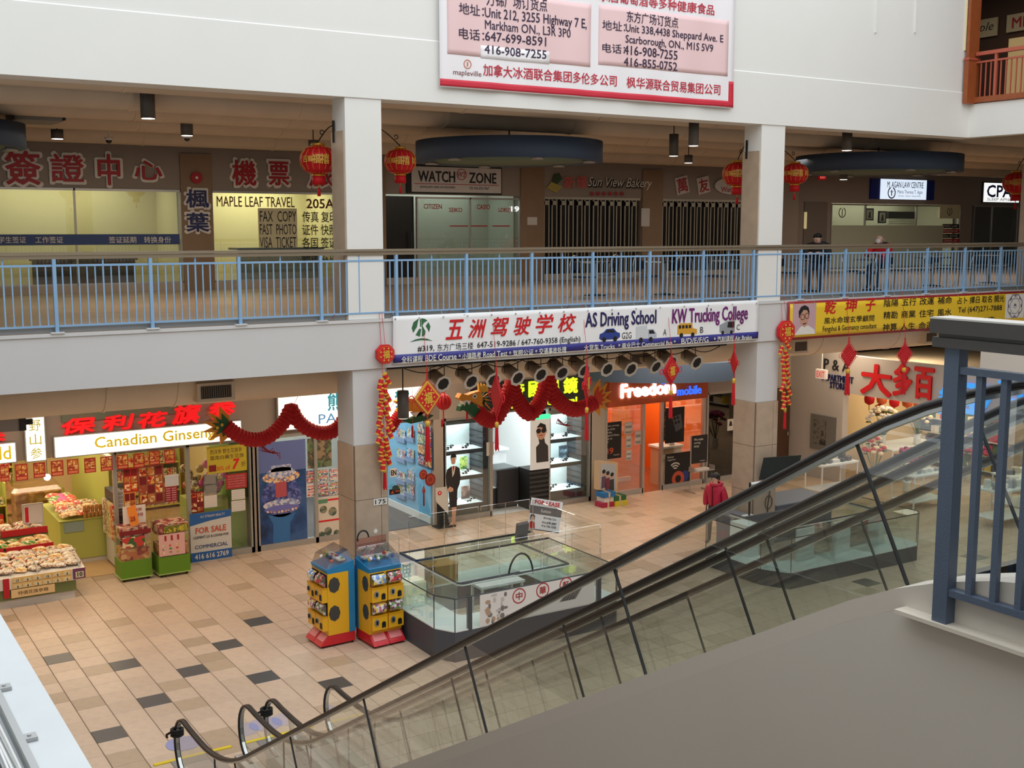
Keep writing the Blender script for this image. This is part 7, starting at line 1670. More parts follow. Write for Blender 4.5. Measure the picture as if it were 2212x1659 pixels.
t = thing('card_terminal', (8.05, -1.7, 0.0), 'dark tilted terminal standing inside the kiosk corner', 'terminal'); MB().obox((8.05,-1.2,1.12), (0.13,0.02,0), (0,0.03,0.015), (0,-0.03,0.16)).build('screen', mat('terminal_grey', S(96,92,90), 0.5), t); MB().box(7.97, 8.13, -1.28, -1.12, 1.0, 1.02).build('foot', dark, t); MB().cyl((8.05,-1.2,1.02), (8.05,-1.2,1.1), 0.02, 6).build('stem', dark, t)
t = thing('white_table', (7.2, -2.3, 0), 'white work table inside the kiosk', 'table'); MB().box(6.3, 7.15, -2.7, -2.3, 0.72, 0.76).build('table_top', kw, t)
for a, b in ((6.34,-2.66),(7.11,-2.66),(6.34,-2.34),(7.11,-2.34)): MB().box(a-0.02, a+0.02, b-0.02, b+0.02, 0, 0.72).build('leg', kw, t)
p_ = thing('white_machine', (5.35, -2.2, 0.49), 'cream lamp box with tangled white cord inside the kiosk end case', 'appliance')
MB().rbox(5.2, 5.62, -2.1, -1.75, 0.49, 0.85, 0.03).build('body', mat('cream_plastic', S(236,232,206), 0.4, emit=0.12), p_); MB().tube([(5.25+0.05*math.sin(k*0.9),-2.15-0.035*k,0.5) for k in range(12)], 0.006, 5).build('cord', kw, p_)
# lease board
fL = Frame((8.42, -0.80, 1.0), (0.94, -0.25, -0.22), (0.20, 0.05, 0.97)); t = thing('lease_board', (8.5, -0.8, 0.7), 'tilted white lease board with red heading and a portrait on the kiosk', 'sign')
a0, a1, c0, c1_ = 0.0, 0.64, 0.03, 0.62
MB().rect(fL, a0, a1, c0, c1_, -0.01, 0.0).build('board', mat('board_bright', S(232,230,228), 0.5), t); MB().rect(fL, a0, a1, c0+0.30, c0+0.45, 0.0, 0.003).build('grey_band', mat('band_grey', S(96,94,96), 0.6), t); MB().rect(fL, a0, a1, c0, c0+0.02, 0.0, 0.003).build('grey_band', mat('band_grey'), t)
txt('FOR LEASE', fL, 0.33, c0+0.525, 0.5, 0.075, red_b, t, bold=0.03, d=0.003); txt('Sutton', fL, 0.32, c0+0.375, 0.2, 0.06, whiteboard, t, d=0.004, bold=0.02)
txt('Shirley Liu', fL, 0.42, c0+0.245, 0.25, 0.05, ink, t, d=0.003, bold=0.02); txt('416-878-3887', fL, 0.42, c0+0.165, 0.30, 0.04, ink, t, d=0.003, bold=0.02); txt('416-736-7200', fL, 0.42, c0+0.10, 0.30, 0.04, ink, t, d=0.003, bold=0.02)
MB().poly([(0.01,c0+0.03),(0.02,c0+0.13),(0.07,c0+0.16),(0.13,c0+0.14),(0.15,c0+0.03)], fL, 0.003, 0.005).build('portrait_jacket', red_l, t); MB().disc(fL, 0.075, c0+0.22, 0.035, 0.05, 0.005, 0.007, 14).build('portrait_face', skin, t); MB().poly([(0.03,c0+0.14),(0.03,c0+0.27),(0.075,c0+0.295),(0.12,c0+0.26),(0.115,c0+0.14),(0.105,c0+0.25),(0.05,c0+0.25)], fL, 0.007, 0.009).build('portrait_hair', ink, t)
MB().box(8.42, 8.46, -0.93, -0.82, 0.98, 1.05).build('clip', alu, t)
# ---- kiosk 2
k2 = kiosk('second glass kiosk with low grey plinth seen through the escalator glass', 12.0, 15.95, -3.75, -1.75, 0.30, 0.96, 0.5, 0.62)
MB().box(12.62, 15.3, -1.95, -1.9, 0.3, 0.9).build('rear_panel', kbase, k2)
for k, xx in enumerate((12.9, 13.9, 14.9)): MB().box(xx, xx+0.45, -3.3, -3.25, 0.32, 0.93).build('white_panel', kw, k2)
MB().box(12.3, 12.6, -2.6, -2.1, 0.32, 0.93).build('white_panel', kw, k2)
# desk boxes, monitor on an arm and a hanging cord by the second column
for (x0, x1, y0, y1, h_, lab) in ((13.05, 13.5, -1.5, -0.9, 0.72, 'low blue-grey desk unit left of the second column'), (14.35, 16.0, -1.3, -0.4, 0.78, 'wide blue-grey desk right of the second column')):
    t = thing('desk_unit', ((x0+x1)/2, (y0+y1)/2, 0), lab, 'desk'); MB().box(x0, x1, y0, y1, 0.0, h_).build('cabinet', mat('desk_blue', S(86,96,116), 0.5), t); MB().box(x0-0.02, x1+0.02, y0-0.02, y1+0.02, h_, h_+0.03).build('desk_top', mat('desk_top_grey', S(112,118,132), 0.4), t); MB().box(x0+0.1, x0+0.25, y0-0.025, y0-0.0, h_-0.3, h_-0.2).build('label_plate', whiteboard, t)
t = thing('monitor', (13.9, -1.6, 0.75), 'black flat monitor on a white arm before the second column', 'monitor')
p0, p1 = PY(1650, 1012, -1.62), PY(1708, 1000, -1.62)
MB().obox(((p0.x+p1.x)/2+0.05, -1.65, p0.z-0.02), (0.42,-0.1,0.0), (0.0,0.015,0.0), (0.0,-0.06,0.24)).build('screen', mat('screen_black', S(34,38,40), 0.25), t)
MB().tube([(13.4,-1.5,1.42),(13.75,-1.6,1.45)], 0.03, 8).build('arm', kw, t); MB().cyl((13.38,-1.5,0.76), (13.38,-1.5,1.45), 0.022, 8).build('pole', black, t); MB().box(13.26, 13.5, -1.58, -1.4, 0.75, 0.77).build('clamp_base', kw, t)
t = MB().tube([(14.0+0.1*math.cos(k*0.55),-1.42,0.95+0.14*math.sin(k*0.55)) for k in range(24)], 0.008, 5).tube([(14.0,-1.42,1.5),(14.02,-1.42,1.15),(13.98,-1.42,0.9),(13.97,-1.42,0.5)], 0.010, 5).build('power_cord', black, label='looped black cord hanging on the second column', cat='cord')
# ================================================================== GINSENG SHOP GOODS
lime = mat('counter_lime', S(186,190,96), 0.5); limed = mat('counter_olive', S(112,122,70), 0.5); cwhite = mat('counter_base', S(206,200,190), 0.5); redtray = mat('tray_red', S(186,24,34), 0.5)
packs = [patch('pack_gold', [S(226,186,110),S(240,220,170),S(200,120,60),S(236,200,150)], 24, 0.3), patch('pack_white', [S(236,226,206),S(214,190,150),S(226,214,200),S(150,110,80)], 26, 0.3), patch('pack_green', [S(70,140,60),S(226,210,160),S(200,170,90)], 24, 0.3), patch('pack_red', [S(200,40,40),S(236,200,150),S(220,120,70)], 24, 0.3), patch('pack_mixed', [S(230,214,190),S(160,60,60),S(100,120,70),S(226,180,110)], 30, 0.3), mat('pack_pink', S(226,90,150), 0.4)]
def pillow_mesh(m_, w=0.13, d=0.10, h=0.045):
    mb = MB(); n = 6
    for s_ in (1, -1):
        vs = [(w*(i/n*2-1)*(1-0.12*abs(j/n*2-1)), d*(j/n*2-1)*(1-0.1*abs(i/n*2-1)), h+s_*h*(max(0,1-(i/n*2-1)**4)*max(0,1-(j/n*2-1)**2))**0.7) for j in range(n+1) for i in range(n+1)]
        fs = [(j*(n+1)+i, j*(n+1)+i+1, (j+1)*(n+1)+i+1, (j+1)*(n+1)+i) for j in range(n) for i in range(n)]
        mb.add(vs, fs if s_ > 0 else [f[::-1] for f in fs], True)
    return mb.mesh('candy_bag', m_)
bags = [pillow_mesh(p_) for p_ in packs]
bq = random.Random(21)
def heap(x0, x1, y0, y1, z, slope, nx, ny, kinds, label, group, name='candy_bag', sc=1.0):
    for i in range(nx):
        for j in range(ny):
            kk = kinds[bq.randrange(len(kinds))]; o = bpy.data.objects.new(name, bags[kk]); col.objects.link(o)
            fy = (j+0.5)/ny; o.location = (x0+(x1-x0)*(i+0.5)/nx+bq.uniform(-0.02,0.02), y0+(y1-y0)*fy+bq.uniform(-0.02,0.02), z+slope*fy+bq.uniform(0,0.015))
            o.rotation_euler = (math.atan2(slope, y1-y0)+bq.uniform(-0.15,0.15), bq.uniform(-0.15,0.15), bq.uniform(-0.5,0.5)); s_ = sc*bq.uniform(0.85,1.1); o.scale = (s_, s_, s_)
            cn = ('gold', 'pale', 'green', 'red', 'multicoloured', 'pink')[kk]; tag(o, cn+' '+label, 'candy bag', cn+' '+group)
def price_card(t, f, a0, a1, b0, b1, s_, m_=None, d=0.012):
    MB().rect(f, a0, a1, b0, b1, 0, d).build('price_card', m_ or mat('card_gold', S(226,186,110), 0.6), t); MB().rect(f, a0+(a1-a0)*0.2, a1-(a1-a0)*0.14, b0+(b1-b0)*0.12, b1-(b1-b0)*0.3, d, d+0.003).build('price_field', mat('card_cream'), t)
    txt(s_, f, (a0+a1)/2+0.01, (b0+b1)/2-0.01, None, (b1-b0)*0.42, ink, t, d=d+0.003, bold=0.03)
t = thing('candy_counter', (0.2, 3.2, 0), 'front candy counter with olive sides and gold price cards', 'counter')
MB().box(-1.6, 1.07, 2.78, 3.75, 0.0, 0.15).build('base', cwhite, t); MB().box(-1.6, 1.09, 2.75, 3.78, 0.15, 0.34).build('body', limed, t)
MB().add([(-1.6,2.73,0.34),(1.25,2.73,0.34),(1.25,3.8,0.34),(-1.6,3.8,0.34),(-1.6,2.73,0.54),(1.25,2.73,0.54),(1.25,3.8,0.70),(-1.6,3.8,0.70)], [(0,3,2,1),(0,1,5,4),(1,2,6,5),(2,3,7,6),(3,0,4,7),(4,5,6,7)]).build('tray', mat('tray_white', S(226,220,208), 0.4), t)
fc = FY(0, 2.73, 0)
for i, (r0, r1) in enumerate((('17','6'),('6','6'),('6','5'),('15','5'),('4','5'),('6','6'))):
    a = 0.03+0.165*i; price_card(t, fc, a, a+0.155, 0.45, 0.545, r0); price_card(t, fc, a, a+0.155, 0.345, 0.44, r1)
MB().rect(fc, 0.0, 0.72, 0.19, 0.335, 0.02, 0.03).build('poster_strip', mat('strip_cream', S(232,196,140), 0.6), t); txt('特價花旗參糖', fc, 0.36, 0.265, 0.5, 0.07, mat('print_brown'), t, d=0.031)
price_card(t, fc, 1.04, 1.25, 0.36, 0.545, '10', mat('card_purple', S(110,56,90), 0.6), 0.02); MB().rect(fc, -0.12, -0.02, 0.2, 0.545, 0.0, 0.02).build('red_edge', redtray, t)
for k in range(4): MB().box(-1.6+0.7*k+0.65, -1.6+0.7*k+0.66, 2.75, 3.78, 0.5, 0.72).build('divider', mat('divider_clear', S(220,220,214), 0.2), t)
heap(-1.4, 1.2, 2.85, 3.72, 0.56, 0.14, 12, 5, [1,1,0,4], 'candy bag in the front counter tray', 'candy bags in the front counter')
t = thing('red_tray_rack', (0, 4.1, 0), 'two-step rack of red trays behind the candy counter', 'rack')
MB().box(-1.6, 0.95, 3.85, 4.35, 0, 0.72).build('step', limed, t); MB().box(-1.6, 0.95, 4.35, 4.85, 0, 0.92).build('step', limed, t)
for k in range(3): MB().box(-1.6+0.86*k, -0.78+0.86*k, 3.83, 3.85, 0.66, 0.80).build('tray_front', redtray, t); MB().box(-1.6+0.86*k, -0.78+0.86*k, 4.33, 4.35, 0.88, 1.0).build('tray_front', redtray, t)
heap(-1.5, 0.9, 3.9, 4.3, 0.73, 0.06, 10, 2, [0,2,0], 'plump candy bag in the lower red trays', 'candy bags in the lower red trays'); heap(-1.5, 0.9, 4.4, 4.8, 0.93, 0.04, 9, 2, [1,4], 'candy bag in the upper red trays', 'candy bags in the upper red trays')
t = thing('price_frame', (0.75, 4.6, 0.95), 'white framed notice standing on the red tray rack', 'sign'); MB().box(0.55, 0.93, 4.6, 4.63, 0.96, 1.40).build('frame', cwhite, t); MB().rect(FY(0,4.6,0), 0.58, 0.90, 1.02, 1.37, 0, 0.006).build('sheet', mat('paper_white'), t); MB().rect(FY(0,4.6,0), 0.60, 0.66, 1.05, 1.34, 0.006, 0.009).build('red_bar', red_b, t)
t = thing('sweets_counter', (1.7, 5.4, 0), 'lime green counter piled with packed sweets', 'counter')
MB().box(1.28, 2.16, 4.95, 6.7, 0.10, 0.88).build('body', lime, t); MB().box(1.30, 2.14, 4.97, 6.68, 0.0, 0.10).build('base', cwhite, t); MB().box(1.26, 2.18, 4.93, 6.72, 0.88, 0.90).build('counter_top', lime, t)
MB().rect(FY(0,4.95,0), 1.35, 1.72, 0.66, 0.86, 0, 0.02).build('shelf_label', mat('label_teal', S(150,170,160), 0.5), t)
heap(1.34, 2.12, 5.0, 5.7, 0.92, 0.12, 5, 4, [3,0,3,4], 'sweets pack on the lime counter', 'sweets packs on the lime counter'); heap(1.34, 1.75, 5.75, 6.4, 1.02, 0.05, 3, 4, [2,5,3], 'sweets pack deep on the lime counter', 'sweets packs deep on the lime counter')
jar = MB().lathe([(0.05,0),(0.05,0.09),(0.045,0.1),(0.045,0.12)], (0,0,0), 10).mesh('sweets_jar', mat('jar_amber', S(206,150,80), 0.3))
for k in range(6):
    for r_ in range(2):
        o = bpy.data.objects.new('sweets_jar', jar); col.objects.link(o); o.location = (1.76+0.075*k-0.0, 4.99, 0.90+0.125*r_); o.scale = (0.7,0.7,1); tag(o, 'small amber jar in the %s row at the lime counter edge' % ('lower', 'upper')[r_], 'jar', 'amber jars on the lime counter')
t = thing('wrapped_crate', (0.9, 7.4, 0), 'large plastic-wrapped crate of brown goods inside the ginseng shop', 'crate')
MB().rbox(0.75, 1.75, 6.9, 8.0, 0, 1.15, 0.05).build('crate', patch('crate_brown', [S(190,140,90),S(214,176,124),S(160,110,70)], 7, 0.3, vor=False), t); MB().rbox(0.72, 1.78, 6.87, 8.03, 0.5, 1.22, 0.08).build('wrap', glass('plastic_wrap', (0.85,0.78,0.66), 0.2, 0.15), t)
def shelfunit(x0, x1, y0, y1, h_, label, n, seed, backm=None):
    t = thing('goods_shelf', ((x0+x1)/2, (y0+y1)/2, 0), label, 'shelf'); q = random.Random(seed)
    MB().box(x0, x1, y1-0.03, y1, 0, h_).build('back_panel', backm or lime, t); MB().box(x0-0.02, x0, y0, y1, 0, h_).build('side_panel', lime, t); MB().box(x1, x1+0.02, y0, y1, 0, h_).build('side_panel', lime, t)
    for j in range(n):
        z = 0.1+(h_-0.15)*j/n; MB().box(x0, x1, y0, y1, z-0.025, z).build('shelf_board', mat('shelf_yellow', S(226,206,90), 0.5), t)
        g = MB(); x = x0+0.03
        mats_ = [packs[0], packs[1], packs[3], packs[4]]
        while x < x1-0.1:
            w = q.uniform(0.07, 0.15); h2 = q.uniform(0.14, 0.26); g.m(q.randrange(4)).box(x, x+w-0.01, y0+0.03, y0+0.2, z, z+min(h2, (h_-0.2)/n-0.04)); x += w
        g.build('goods', mats_, t, kind='stuff')
    return t
shelfunit(-0.4, 0.62, 7.0, 7.4, 1.35, 'yellow-shelved rack of jars near the wrapped crate', 3, 3); shelfunit(-3.6, 1.2, 9.7, 10.1, 2.3, 'long stocked wall shelf at the back of the ginseng shop', 6, 4, mat('shop_cream')); shelfunit(2.9, 4.7, 8.6, 9.0, 1.5, 'lime shelf of boxed goods behind the poster window', 4, 5)
t = thing('flower_bunch', (4.0, 4.6, 0), 'heap of red, pink and cream packs behind the sale poster window', 'goods display')
hq = random.Random(8)
MB().box(3.62, 4.4, 4.2, 4.9, 0, 1.15).build('stand', lime, t); 
for k in range(40): MB().ball((3.66+0.7*hq.random(), 4.15+0.6*hq.random(), 1.15+0.75*hq.random()), 0.07+0.03*hq.random(), 8, 5).build('packet', packs[hq.randrange(6)], t)
t = thing('lime_partition', (2.6, 6.5, 0), 'lime green partition wall inside the ginseng shop', 'partition'); MB().box(2.3, 2.36, 5.2, 8.8, 0, 2.0).build('panel', lime, t); MB().box(2.28, 2.38, 5.2, 8.8, 2.0, 2.05).build('cap', cwhite, t)
t = thing('drink_fridge', (2.3, 4.3, 0), 'tall dark fridge side with stacked packs at the shop entrance', 'fridge'); MB().box(2.14, 2.34, 3.95, 4.9, 0, 1.5).build('cabinet', dark, t); MB().box(2.12, 2.14, 3.98, 4.86, 0.05, 0.55).build('kick_panel', cwhite, t)
for k in range(5): MB().box(2.06, 2.13, 4.0+0.17*k, 4.14+0.17*k, 0.62, 1.3).build('pack_column', packs[(k*2+3) % 5], t)
def cart(x0, x1, y0, y1, label, m1, kind):
    t = thing('display_cart', ((x0+x1)/2, (y0+y1)/2, 0), label, 'display cart', 'green display carts'); grn_ = mat('cart_green', S(96,140,26), 0.5)
    MB().box(x0, x1, y0, y1, 0.07, 0.40).build('base', grn_, t); MB().box(x0-0.01, x1+0.01, y0-0.01, y1+0.01, 0.055, 0.075).build('rim', mat('rim_lime', S(170,190,110), 0.5), t)
    for cx_ in (x0+0.06, x1-0.06):
        for cy_ in (y0+0.06, y1-0.06): MB().cyl((cx_-0.015,cy_,0.028), (cx_+0.015,cy_,0.028), 0.028, 10).build('caster', black, t)
    g = MB()
    for (a, b, c_, d_) in ((x0,y0,x1,y0),(x1,y0,x1,y1),(x1,y1,x0,y1),(x0,y1,x0,y0)): g.add([(a,b,0.4),(c_,d_,0.4),(c_,d_,1.08),(a,b,1.08)], [(0,1,2,3)])
    g.build('glass_box', gl_c, t)
    MB().box(x0+0.03, x1-0.03, y0+0.03, y1-0.03, 0.40, 0.62).build('goods', patch('cart_goods', [S(196,110,60),S(150,50,40),S(226,170,110),S(206,140,90)], 12), t); MB().box(x0+0.03, x1-0.03, y0+0.03, y1-0.03, 0.80, 0.82).build('tray', cwhite, t)
    MB().box(x0+0.02, x1-0.02, y0+0.02, y1-0.02, 0.82, 1.02).build('goods', patch('cart_goods2', [S(170,60,60),S(226,160,130),S(120,30,40),S(230,200,170)], 14), t)
    f = FY(0, y0-0.005, 0); cx, w = (x0+x1)/2, x1-x0
    if kind == 0:
        MB().rect(f, cx-w*0.42, cx+w*0.3, 0.66, 0.86, 0, 0.006).build('front_card', patch('card_a', [S(60,96,50),S(226,206,160),S(196,60,50)], 12), t); MB().rect(f, cx-w*0.5, cx+w*0.5, 0.90, 0.98, 0, 0.02).build('red_fringe', mat('print_maroon'), t)
        MB().obox((cx-0.02,y0+0.02,1.25), (0.08,0,0.02), (0,0.004,0), (-0.03,0,0.19)).build('orange_card', mat('caption_bright', S(240,140,50), 0.6), t); txt('25', FY(0,y0+0.012,0), cx-0.03, 1.2, 0.09, 0.08, red_l, t, d=0.003, bold=0.03)
        MB().box(cx-0.18, cx+0.24, y0+0.12, y0+0.13, 1.08, 1.42).build('white_card', mat('paper_white'), t); txt('保鮮', FY(0,y0+0.12,0), cx+0.1, 1.34, 0.15, 0.07, red_l, t, d=0.003); txt('3支特價', FY(0,y0+0.12,0), cx+0.08, 1.24, 0.22, 0.07, red_l, t, d=0.003)
    else:
        MB().rect(f, cx-w*0.48, cx+w*0.34, 0.42, 0.84, 0, 0.006).build('front_card', mat('card_rose', S(226,176,166), 0.6), t); MB().rect(f, cx-w*0.3, cx+w*0.46, 0.86, 0.99, 0, 0.006).build('green_card', patch('card_b', [S(150,150,50),S(210,190,60),S(110,110,30)], 24), t)
        for i in range(3):
            MB().rect(f, cx-w*0.3+i*w*0.2, cx-w*0.24+i*w*0.2, 0.71, 0.81, 0.006, 0.009).build('figure_print', red_l, t)
            for j in range(3): MB().disc(f, cx-w*0.34+i*w*0.22, 0.48+0.07*j, 0.03, 0.022, 0.006, 0.009, 8).build('cake_print', packs[(i+j) % 4], t)
cart(1.99, 2.56, 3.20, 3.68, 'green display cart with an orange price card on top', None, 0); cart(2.67, 3.27, 3.12, 3.62, 'green display cart with a pink notice on its front', None, 1)
# round glowing bulb and TV at the shop edge
p_ = PY(102, 1031, 7.0); t = MB().ball((p_.x, 7.0, p_.z), 0.07, 12, 8).build('bulb_lamp', mat('bulb_glow', (1,0.95,0.85), 0.4, emit=4.0), label='round bare bulb glowing over the sweets', cat='lamp'); 
MB().cyl((p_.x,7.0,p_.z+0.06), (p_.x,7.0,2.9), 0.006, 5).build('bulb_cord', black, t)
p0, p1 = PY(0, 918, 1.2), PY(62, 908, 1.2); t = thing('wall_television', (p0.x, 1.2, p0.z), 'black bracket and slim screen edge at the picture edge', 'television'); MB().obox(((p0.x+p1.x)/2-0.5, 1.2, p1.z), (0.75,0.05,0.0), (0,0.2,0.0), (0,0,0.045)).build('screen', black, t); MB().tube([(p1.x-0.2,1.2,p1.z+0.04),(p1.x-0.45,1.2,p1.z+0.25)], 0.02, 6).build('bracket', black, t)
p0, p1 = PY(0, 905, 0.8), PY(50, 852, 0.8); t = thing('ceiling_heater', (p0.x, 0.8, 3.4), 'grey boxed unit under the lower fascia at the picture edge', 'heater'); MB().box(p0.x-0.6, p1.x-0.1, 0.7, 1.2, 3.45, 4.25).build('casing', mat('unit_grey'), t); MB().box(p1.x-0.1, p1.x, 0.68, 1.2, 3.45, 4.25).build('end_frame', dark, t)
# ================================================================== DEPARTMENT STORE on the right
XD = 20.0
wd = MB(); wd.box(XD, XD+0.2, 2.02, YF+0.2, 0, 4.6); wd.box(XD, XD+0.2, -12, 2.02, 2.38, 3.36); wd.build('wall_department', mat('wall_store_grey', S(186,178,170), 0.75), kind='structure')
MB().box(XD, XD+0.2, -12, -1.95, 3.36, 4.24).build('wall_department_upper', mat('wall_pale', S(216,212,204), 0.75), kind='structure')
MB().box(XD+0.2, 27.5, -12, 3.9, 3.0, 3.1).build('ceiling_department', mat('ceiling_pale'), kind='structure'); MB().box(27.3, 27.5, -12, 3.9, 0, 3.1).build('wall_department_back', mat('shop_ivory2', S(226,206,170), 0.8), kind='structure'); MB().box(XD+0.2, 27.4, 2.9, 3.0, 0, 3.0).build('wall_department_side', mat('shop_beige', S(226,200,150), 0.8), kind='structure'); MB().box(XD+0.2, 27.4, -12.1, -12, 0, 3.0).build('wall_department_end', mat('shop_ivory2'), kind='structure')
area('store_lamp', (23.6, -1.5, 2.95), 5.5, 7.0, 330, (1.0,0.86,0.66)); area('store_lamp', (23.6, -8.5, 2.95), 5.5, 5.0, 110, (0.95,0.98,1.0))
fd = FX(XD, 0, 0)
def xd(u, v): p = PX(u, v, XD-0.02); return -p.y, p.z
def tpd(s_, u0, u1, vt, vb, m_, parent, **k):
    a = xd(u0, (vt+vb)/2); b = xd(u1, (vt+vb)/2+ (u1-u0)*0.1); z1, z0 = xd(u0, vt)[1], xd(u0, vb)[1]
    txt(s_, fd, (a[0]+b[0])/2, (z0+z1)/2, b[0]-a[0], z1-z0, m_, parent, **k)
t = thing('store_lettering', (XD, 2.2, 2.9), 'black and navy store lettering behind a red knot charm', 'sign')
tpd('P & A', 1780, 1836, 774, 797, ink, t, bold=0.0, d=0.01, th=0.02); tpd('DEPARTMENT', 1776, 1843, 806, 820, navy, t, bold=0.02, d=0.01, th=0.02); tpd('STORE', 1793, 1826, 824, 838, navy, t, bold=0.02, d=0.01, th=0.02)
rcal = mat('calligraphy_red', S(196,22,26), 0.45, emit=0.12)
for ch, u0, u1, va, vb, lab in (('大', 1862, 1925, 785, 848, 'first big red character, wide-armed, on the department store wall'), ('多', 1932, 1969, 785, 853, 'second big red character behind a red knot charm'), ('百', 1977, 2016, 793, 858, 'third big red character, box-shaped, beside the railing post')):
    t = thing('wall_character', (XD, -xd(u0, va)[0], xd(u0, vb)[1]), lab, 'sign', 'big red characters on the store wall'); tpd(ch, u0, u1, va, vb, rcal, t, bold=0.05, d=0.01, th=0.04, shear=0.0)
bcy = mat('letter_cyan_glow', S(60,150,225), 0.45, emit=0.7)
for ch, u0, u1, va, vb, lab in (('超', 2030, 2062, 838, 893, 'blue glowing character beside the railing post'), ('亚', 2078, 2145, 828, 890, 'blue glowing character behind the second railing bar'), ('百', 2158, 2214, 824, 888, 'blue glowing character at the picture edge')):
    t = thing('wall_character', (XD, -xd(u0, va)[0], xd(u0, vb)[1]), lab, 'sign', 'blue glowing characters on the store wall'); tpd(ch, u0, u1, va, vb, bcy, t, bold=0.05, d=0.01, th=0.04)
p_ = xd(1776, 810); t = thing('exit_sign', (XD-0.5, 2.6, 2.9), 'white exit sign with red letters hung before the store lettering', 'exit sign')
q = PX(1775, 808, XD-0.7); MB().box(q.x-0.04, q.x+0.04, q.y-0.17, q.y+0.17, q.z-0.12, q.z+0.12).build('casing', mat('exit_white', S(226,214,206), 0.5, emit=0.1), t); txt('EXIT', FX(q.x-0.04, 0, 0), -q.y, q.z, 0.26, 0.15, mat('exit_letter2', S(226,70,60), 0.5, emit=0.2), t, bold=0.02, d=0.002); MB().cyl((q.x,q.y,q.z+0.12), (q.x,q.y,4.6), 0.012, 6).build('stem', whiteboard, t)
dd = thing('door_4', (19.6, YF, 0), None, None, kind='structure'); MB().box(19.35, 19.98, YF-0.03, YF, 0, 2.32).build('leaf', mat('door_brown', S(84,58,40), 0.6), dd); MB().cyl((19.9,YF-0.06,1.0), (19.9,YF-0.06,1.1), 0.02, 6).build('knob', alu, dd)
a, b = xd(1753, 893), xd(1806, 905); c0_ = xd(1753, 968)
t = thing('framed_art', (XD, -a[0], c0_[1]), 'dark grey framed canvas on the wall left of the store opening', 'picture'); MB().rect(fd, a[0], b[0], c0_[1], a[1], 0, 0.05).build('frame', mat('art_grey', S(112,110,102), 0.7), t); MB().rect(fd, a[0]+0.12, b[0]-0.3, c0_[1]+0.15, a[1]-0.12, 0.05, 0.055).build('print', patch('art_dark', [S(70,68,62),S(120,116,104),S(50,48,46)], 5, vor=False), t)
# merchandise
for k_, (u_, v_) in enumerate(((1878,862),(1905,862),(1932,868),(1960,868),(1900,885),(1985,872))):
    P_ = PX(u_, v_, 21.2+0.25*(k_ % 3)); t = thing('festive_hanging', (P_.x, P_.y, P_.z), ordn[k_]+' red festive hanging under the store ceiling, counted from the beige wall', 'ornament', 'red hangings in the store'); MB().lathe([(0.02,-0.16),(0.12,-0.1),(0.14,0.0),(0.12,0.1),(0.02,0.16)], (P_.x,P_.y,P_.z), 12).build('lantern_body', [lred, orn_o][k_ % 2], t); MB().cyl((P_.x,P_.y,P_.z+0.15), (P_.x,P_.y,3.0), 0.006, 4).build('cord', orn_r, t); MB().cyl((P_.x,P_.y,P_.z-0.15), (P_.x,P_.y,P_.z-0.3), 0.015, 5).build('tassel', orn_g, t)
def stand_table(x0, x1, y0, y1, h_, label, group=None):
    t = thing('display_table', ((x0+x1)/2, (y0+y1)/2, 0), label, 'table', group); MB().box(x0, x1, y0, y1, h_-0.04, h_).build('table_top', kw, t)
    for a in (x0+0.03, x1-0.03):
        for b in (y0+0.03, y1-0.03): MB().cyl((a,b,0), (a,b,h_-0.04), 0.02, 8).build('leg', whiteboard, t)
    MB().box(x0+0.02, x1-0.02, y0+0.02, y1-0.02, 0.2, 0.22).build('lower_shelf', kw, t); return t
stand_table(18.1, 19.4, 0.9, 1.5, 0.85, 'white wire table of dark goods before the store entrance'); stand_table(19.0, 20.2, -1.1, -0.4, 0.85, 'white wire table of wrapped goods seen through the escalator glass'); stand_table(19.2, 20.6, -3.2, -2.5, 0.85, 'white wire table of plastic packs behind the railing post'); stand_table(21.0, 23.0, 1.2, 2.2, 0.9, 'table of white and pink flowers inside the store'); stand_table(20.7, 22.4, -3.0, -1.9, 0.9, 'table of small appliances inside the store')
gq = random.Random(31)
gcol = [mat('goods_%d' % k, c_, 0.5) for k, c_ in enumerate((S(60,60,64), S(226,222,214), S(150,150,156), S(90,80,76), S(206,190,170)))]
bxm = [MB().rbox(-0.09, 0.09, -0.07, 0.07, 0, 0.12, 0.015).mesh('packed_item', g_) for g_ in gcol]
def scatter(x0, x1, y0, y1, z, n, label, group, kinds):
    for k in range(n):
        o = bpy.data.objects.new('packed_item', bxm[kinds[k % len(kinds)]]); col.objects.link(o); c_ = max(1, int(math.ceil(n/2)))
        o.location = (x0+(x1-x0)*((k % c_)+0.5)/c_, y0+(y1-y0)*(0.27+0.46*(k//c_)), z); o.rotation_euler = (0,0,gq.uniform(-0.6,0.6)); s_ = gq.uniform(0.7,1.2); o.scale = (s_, s_, gq.uniform(0.5,1.6)); tag(o, label, 'packed item', group)
scatter(18.2, 19.3, 0.95, 1.45, 0.85, 10, 'dark or pale packed item on the table before the store', 'items on the table before the store', [0,3,1]); scatter(19.1, 20.1, -1.05, -0.45, 0.85, 10, 'wrapped item on the table behind the escalator glass', 'items on the table behind the escalator glass', [1,2,1]); scatter(19.3, 20.5, -3.15, -2.55, 0.85, 10, 'clear plastic pack on the table behind the railing post', 'packs on the table behind the railing post', [2,1]); scatter(20.8, 22.3, -2.9, -2.0, 0.9, 14, 'white or black small appliance on the store table', 'appliances on the store table', [1,0,4])
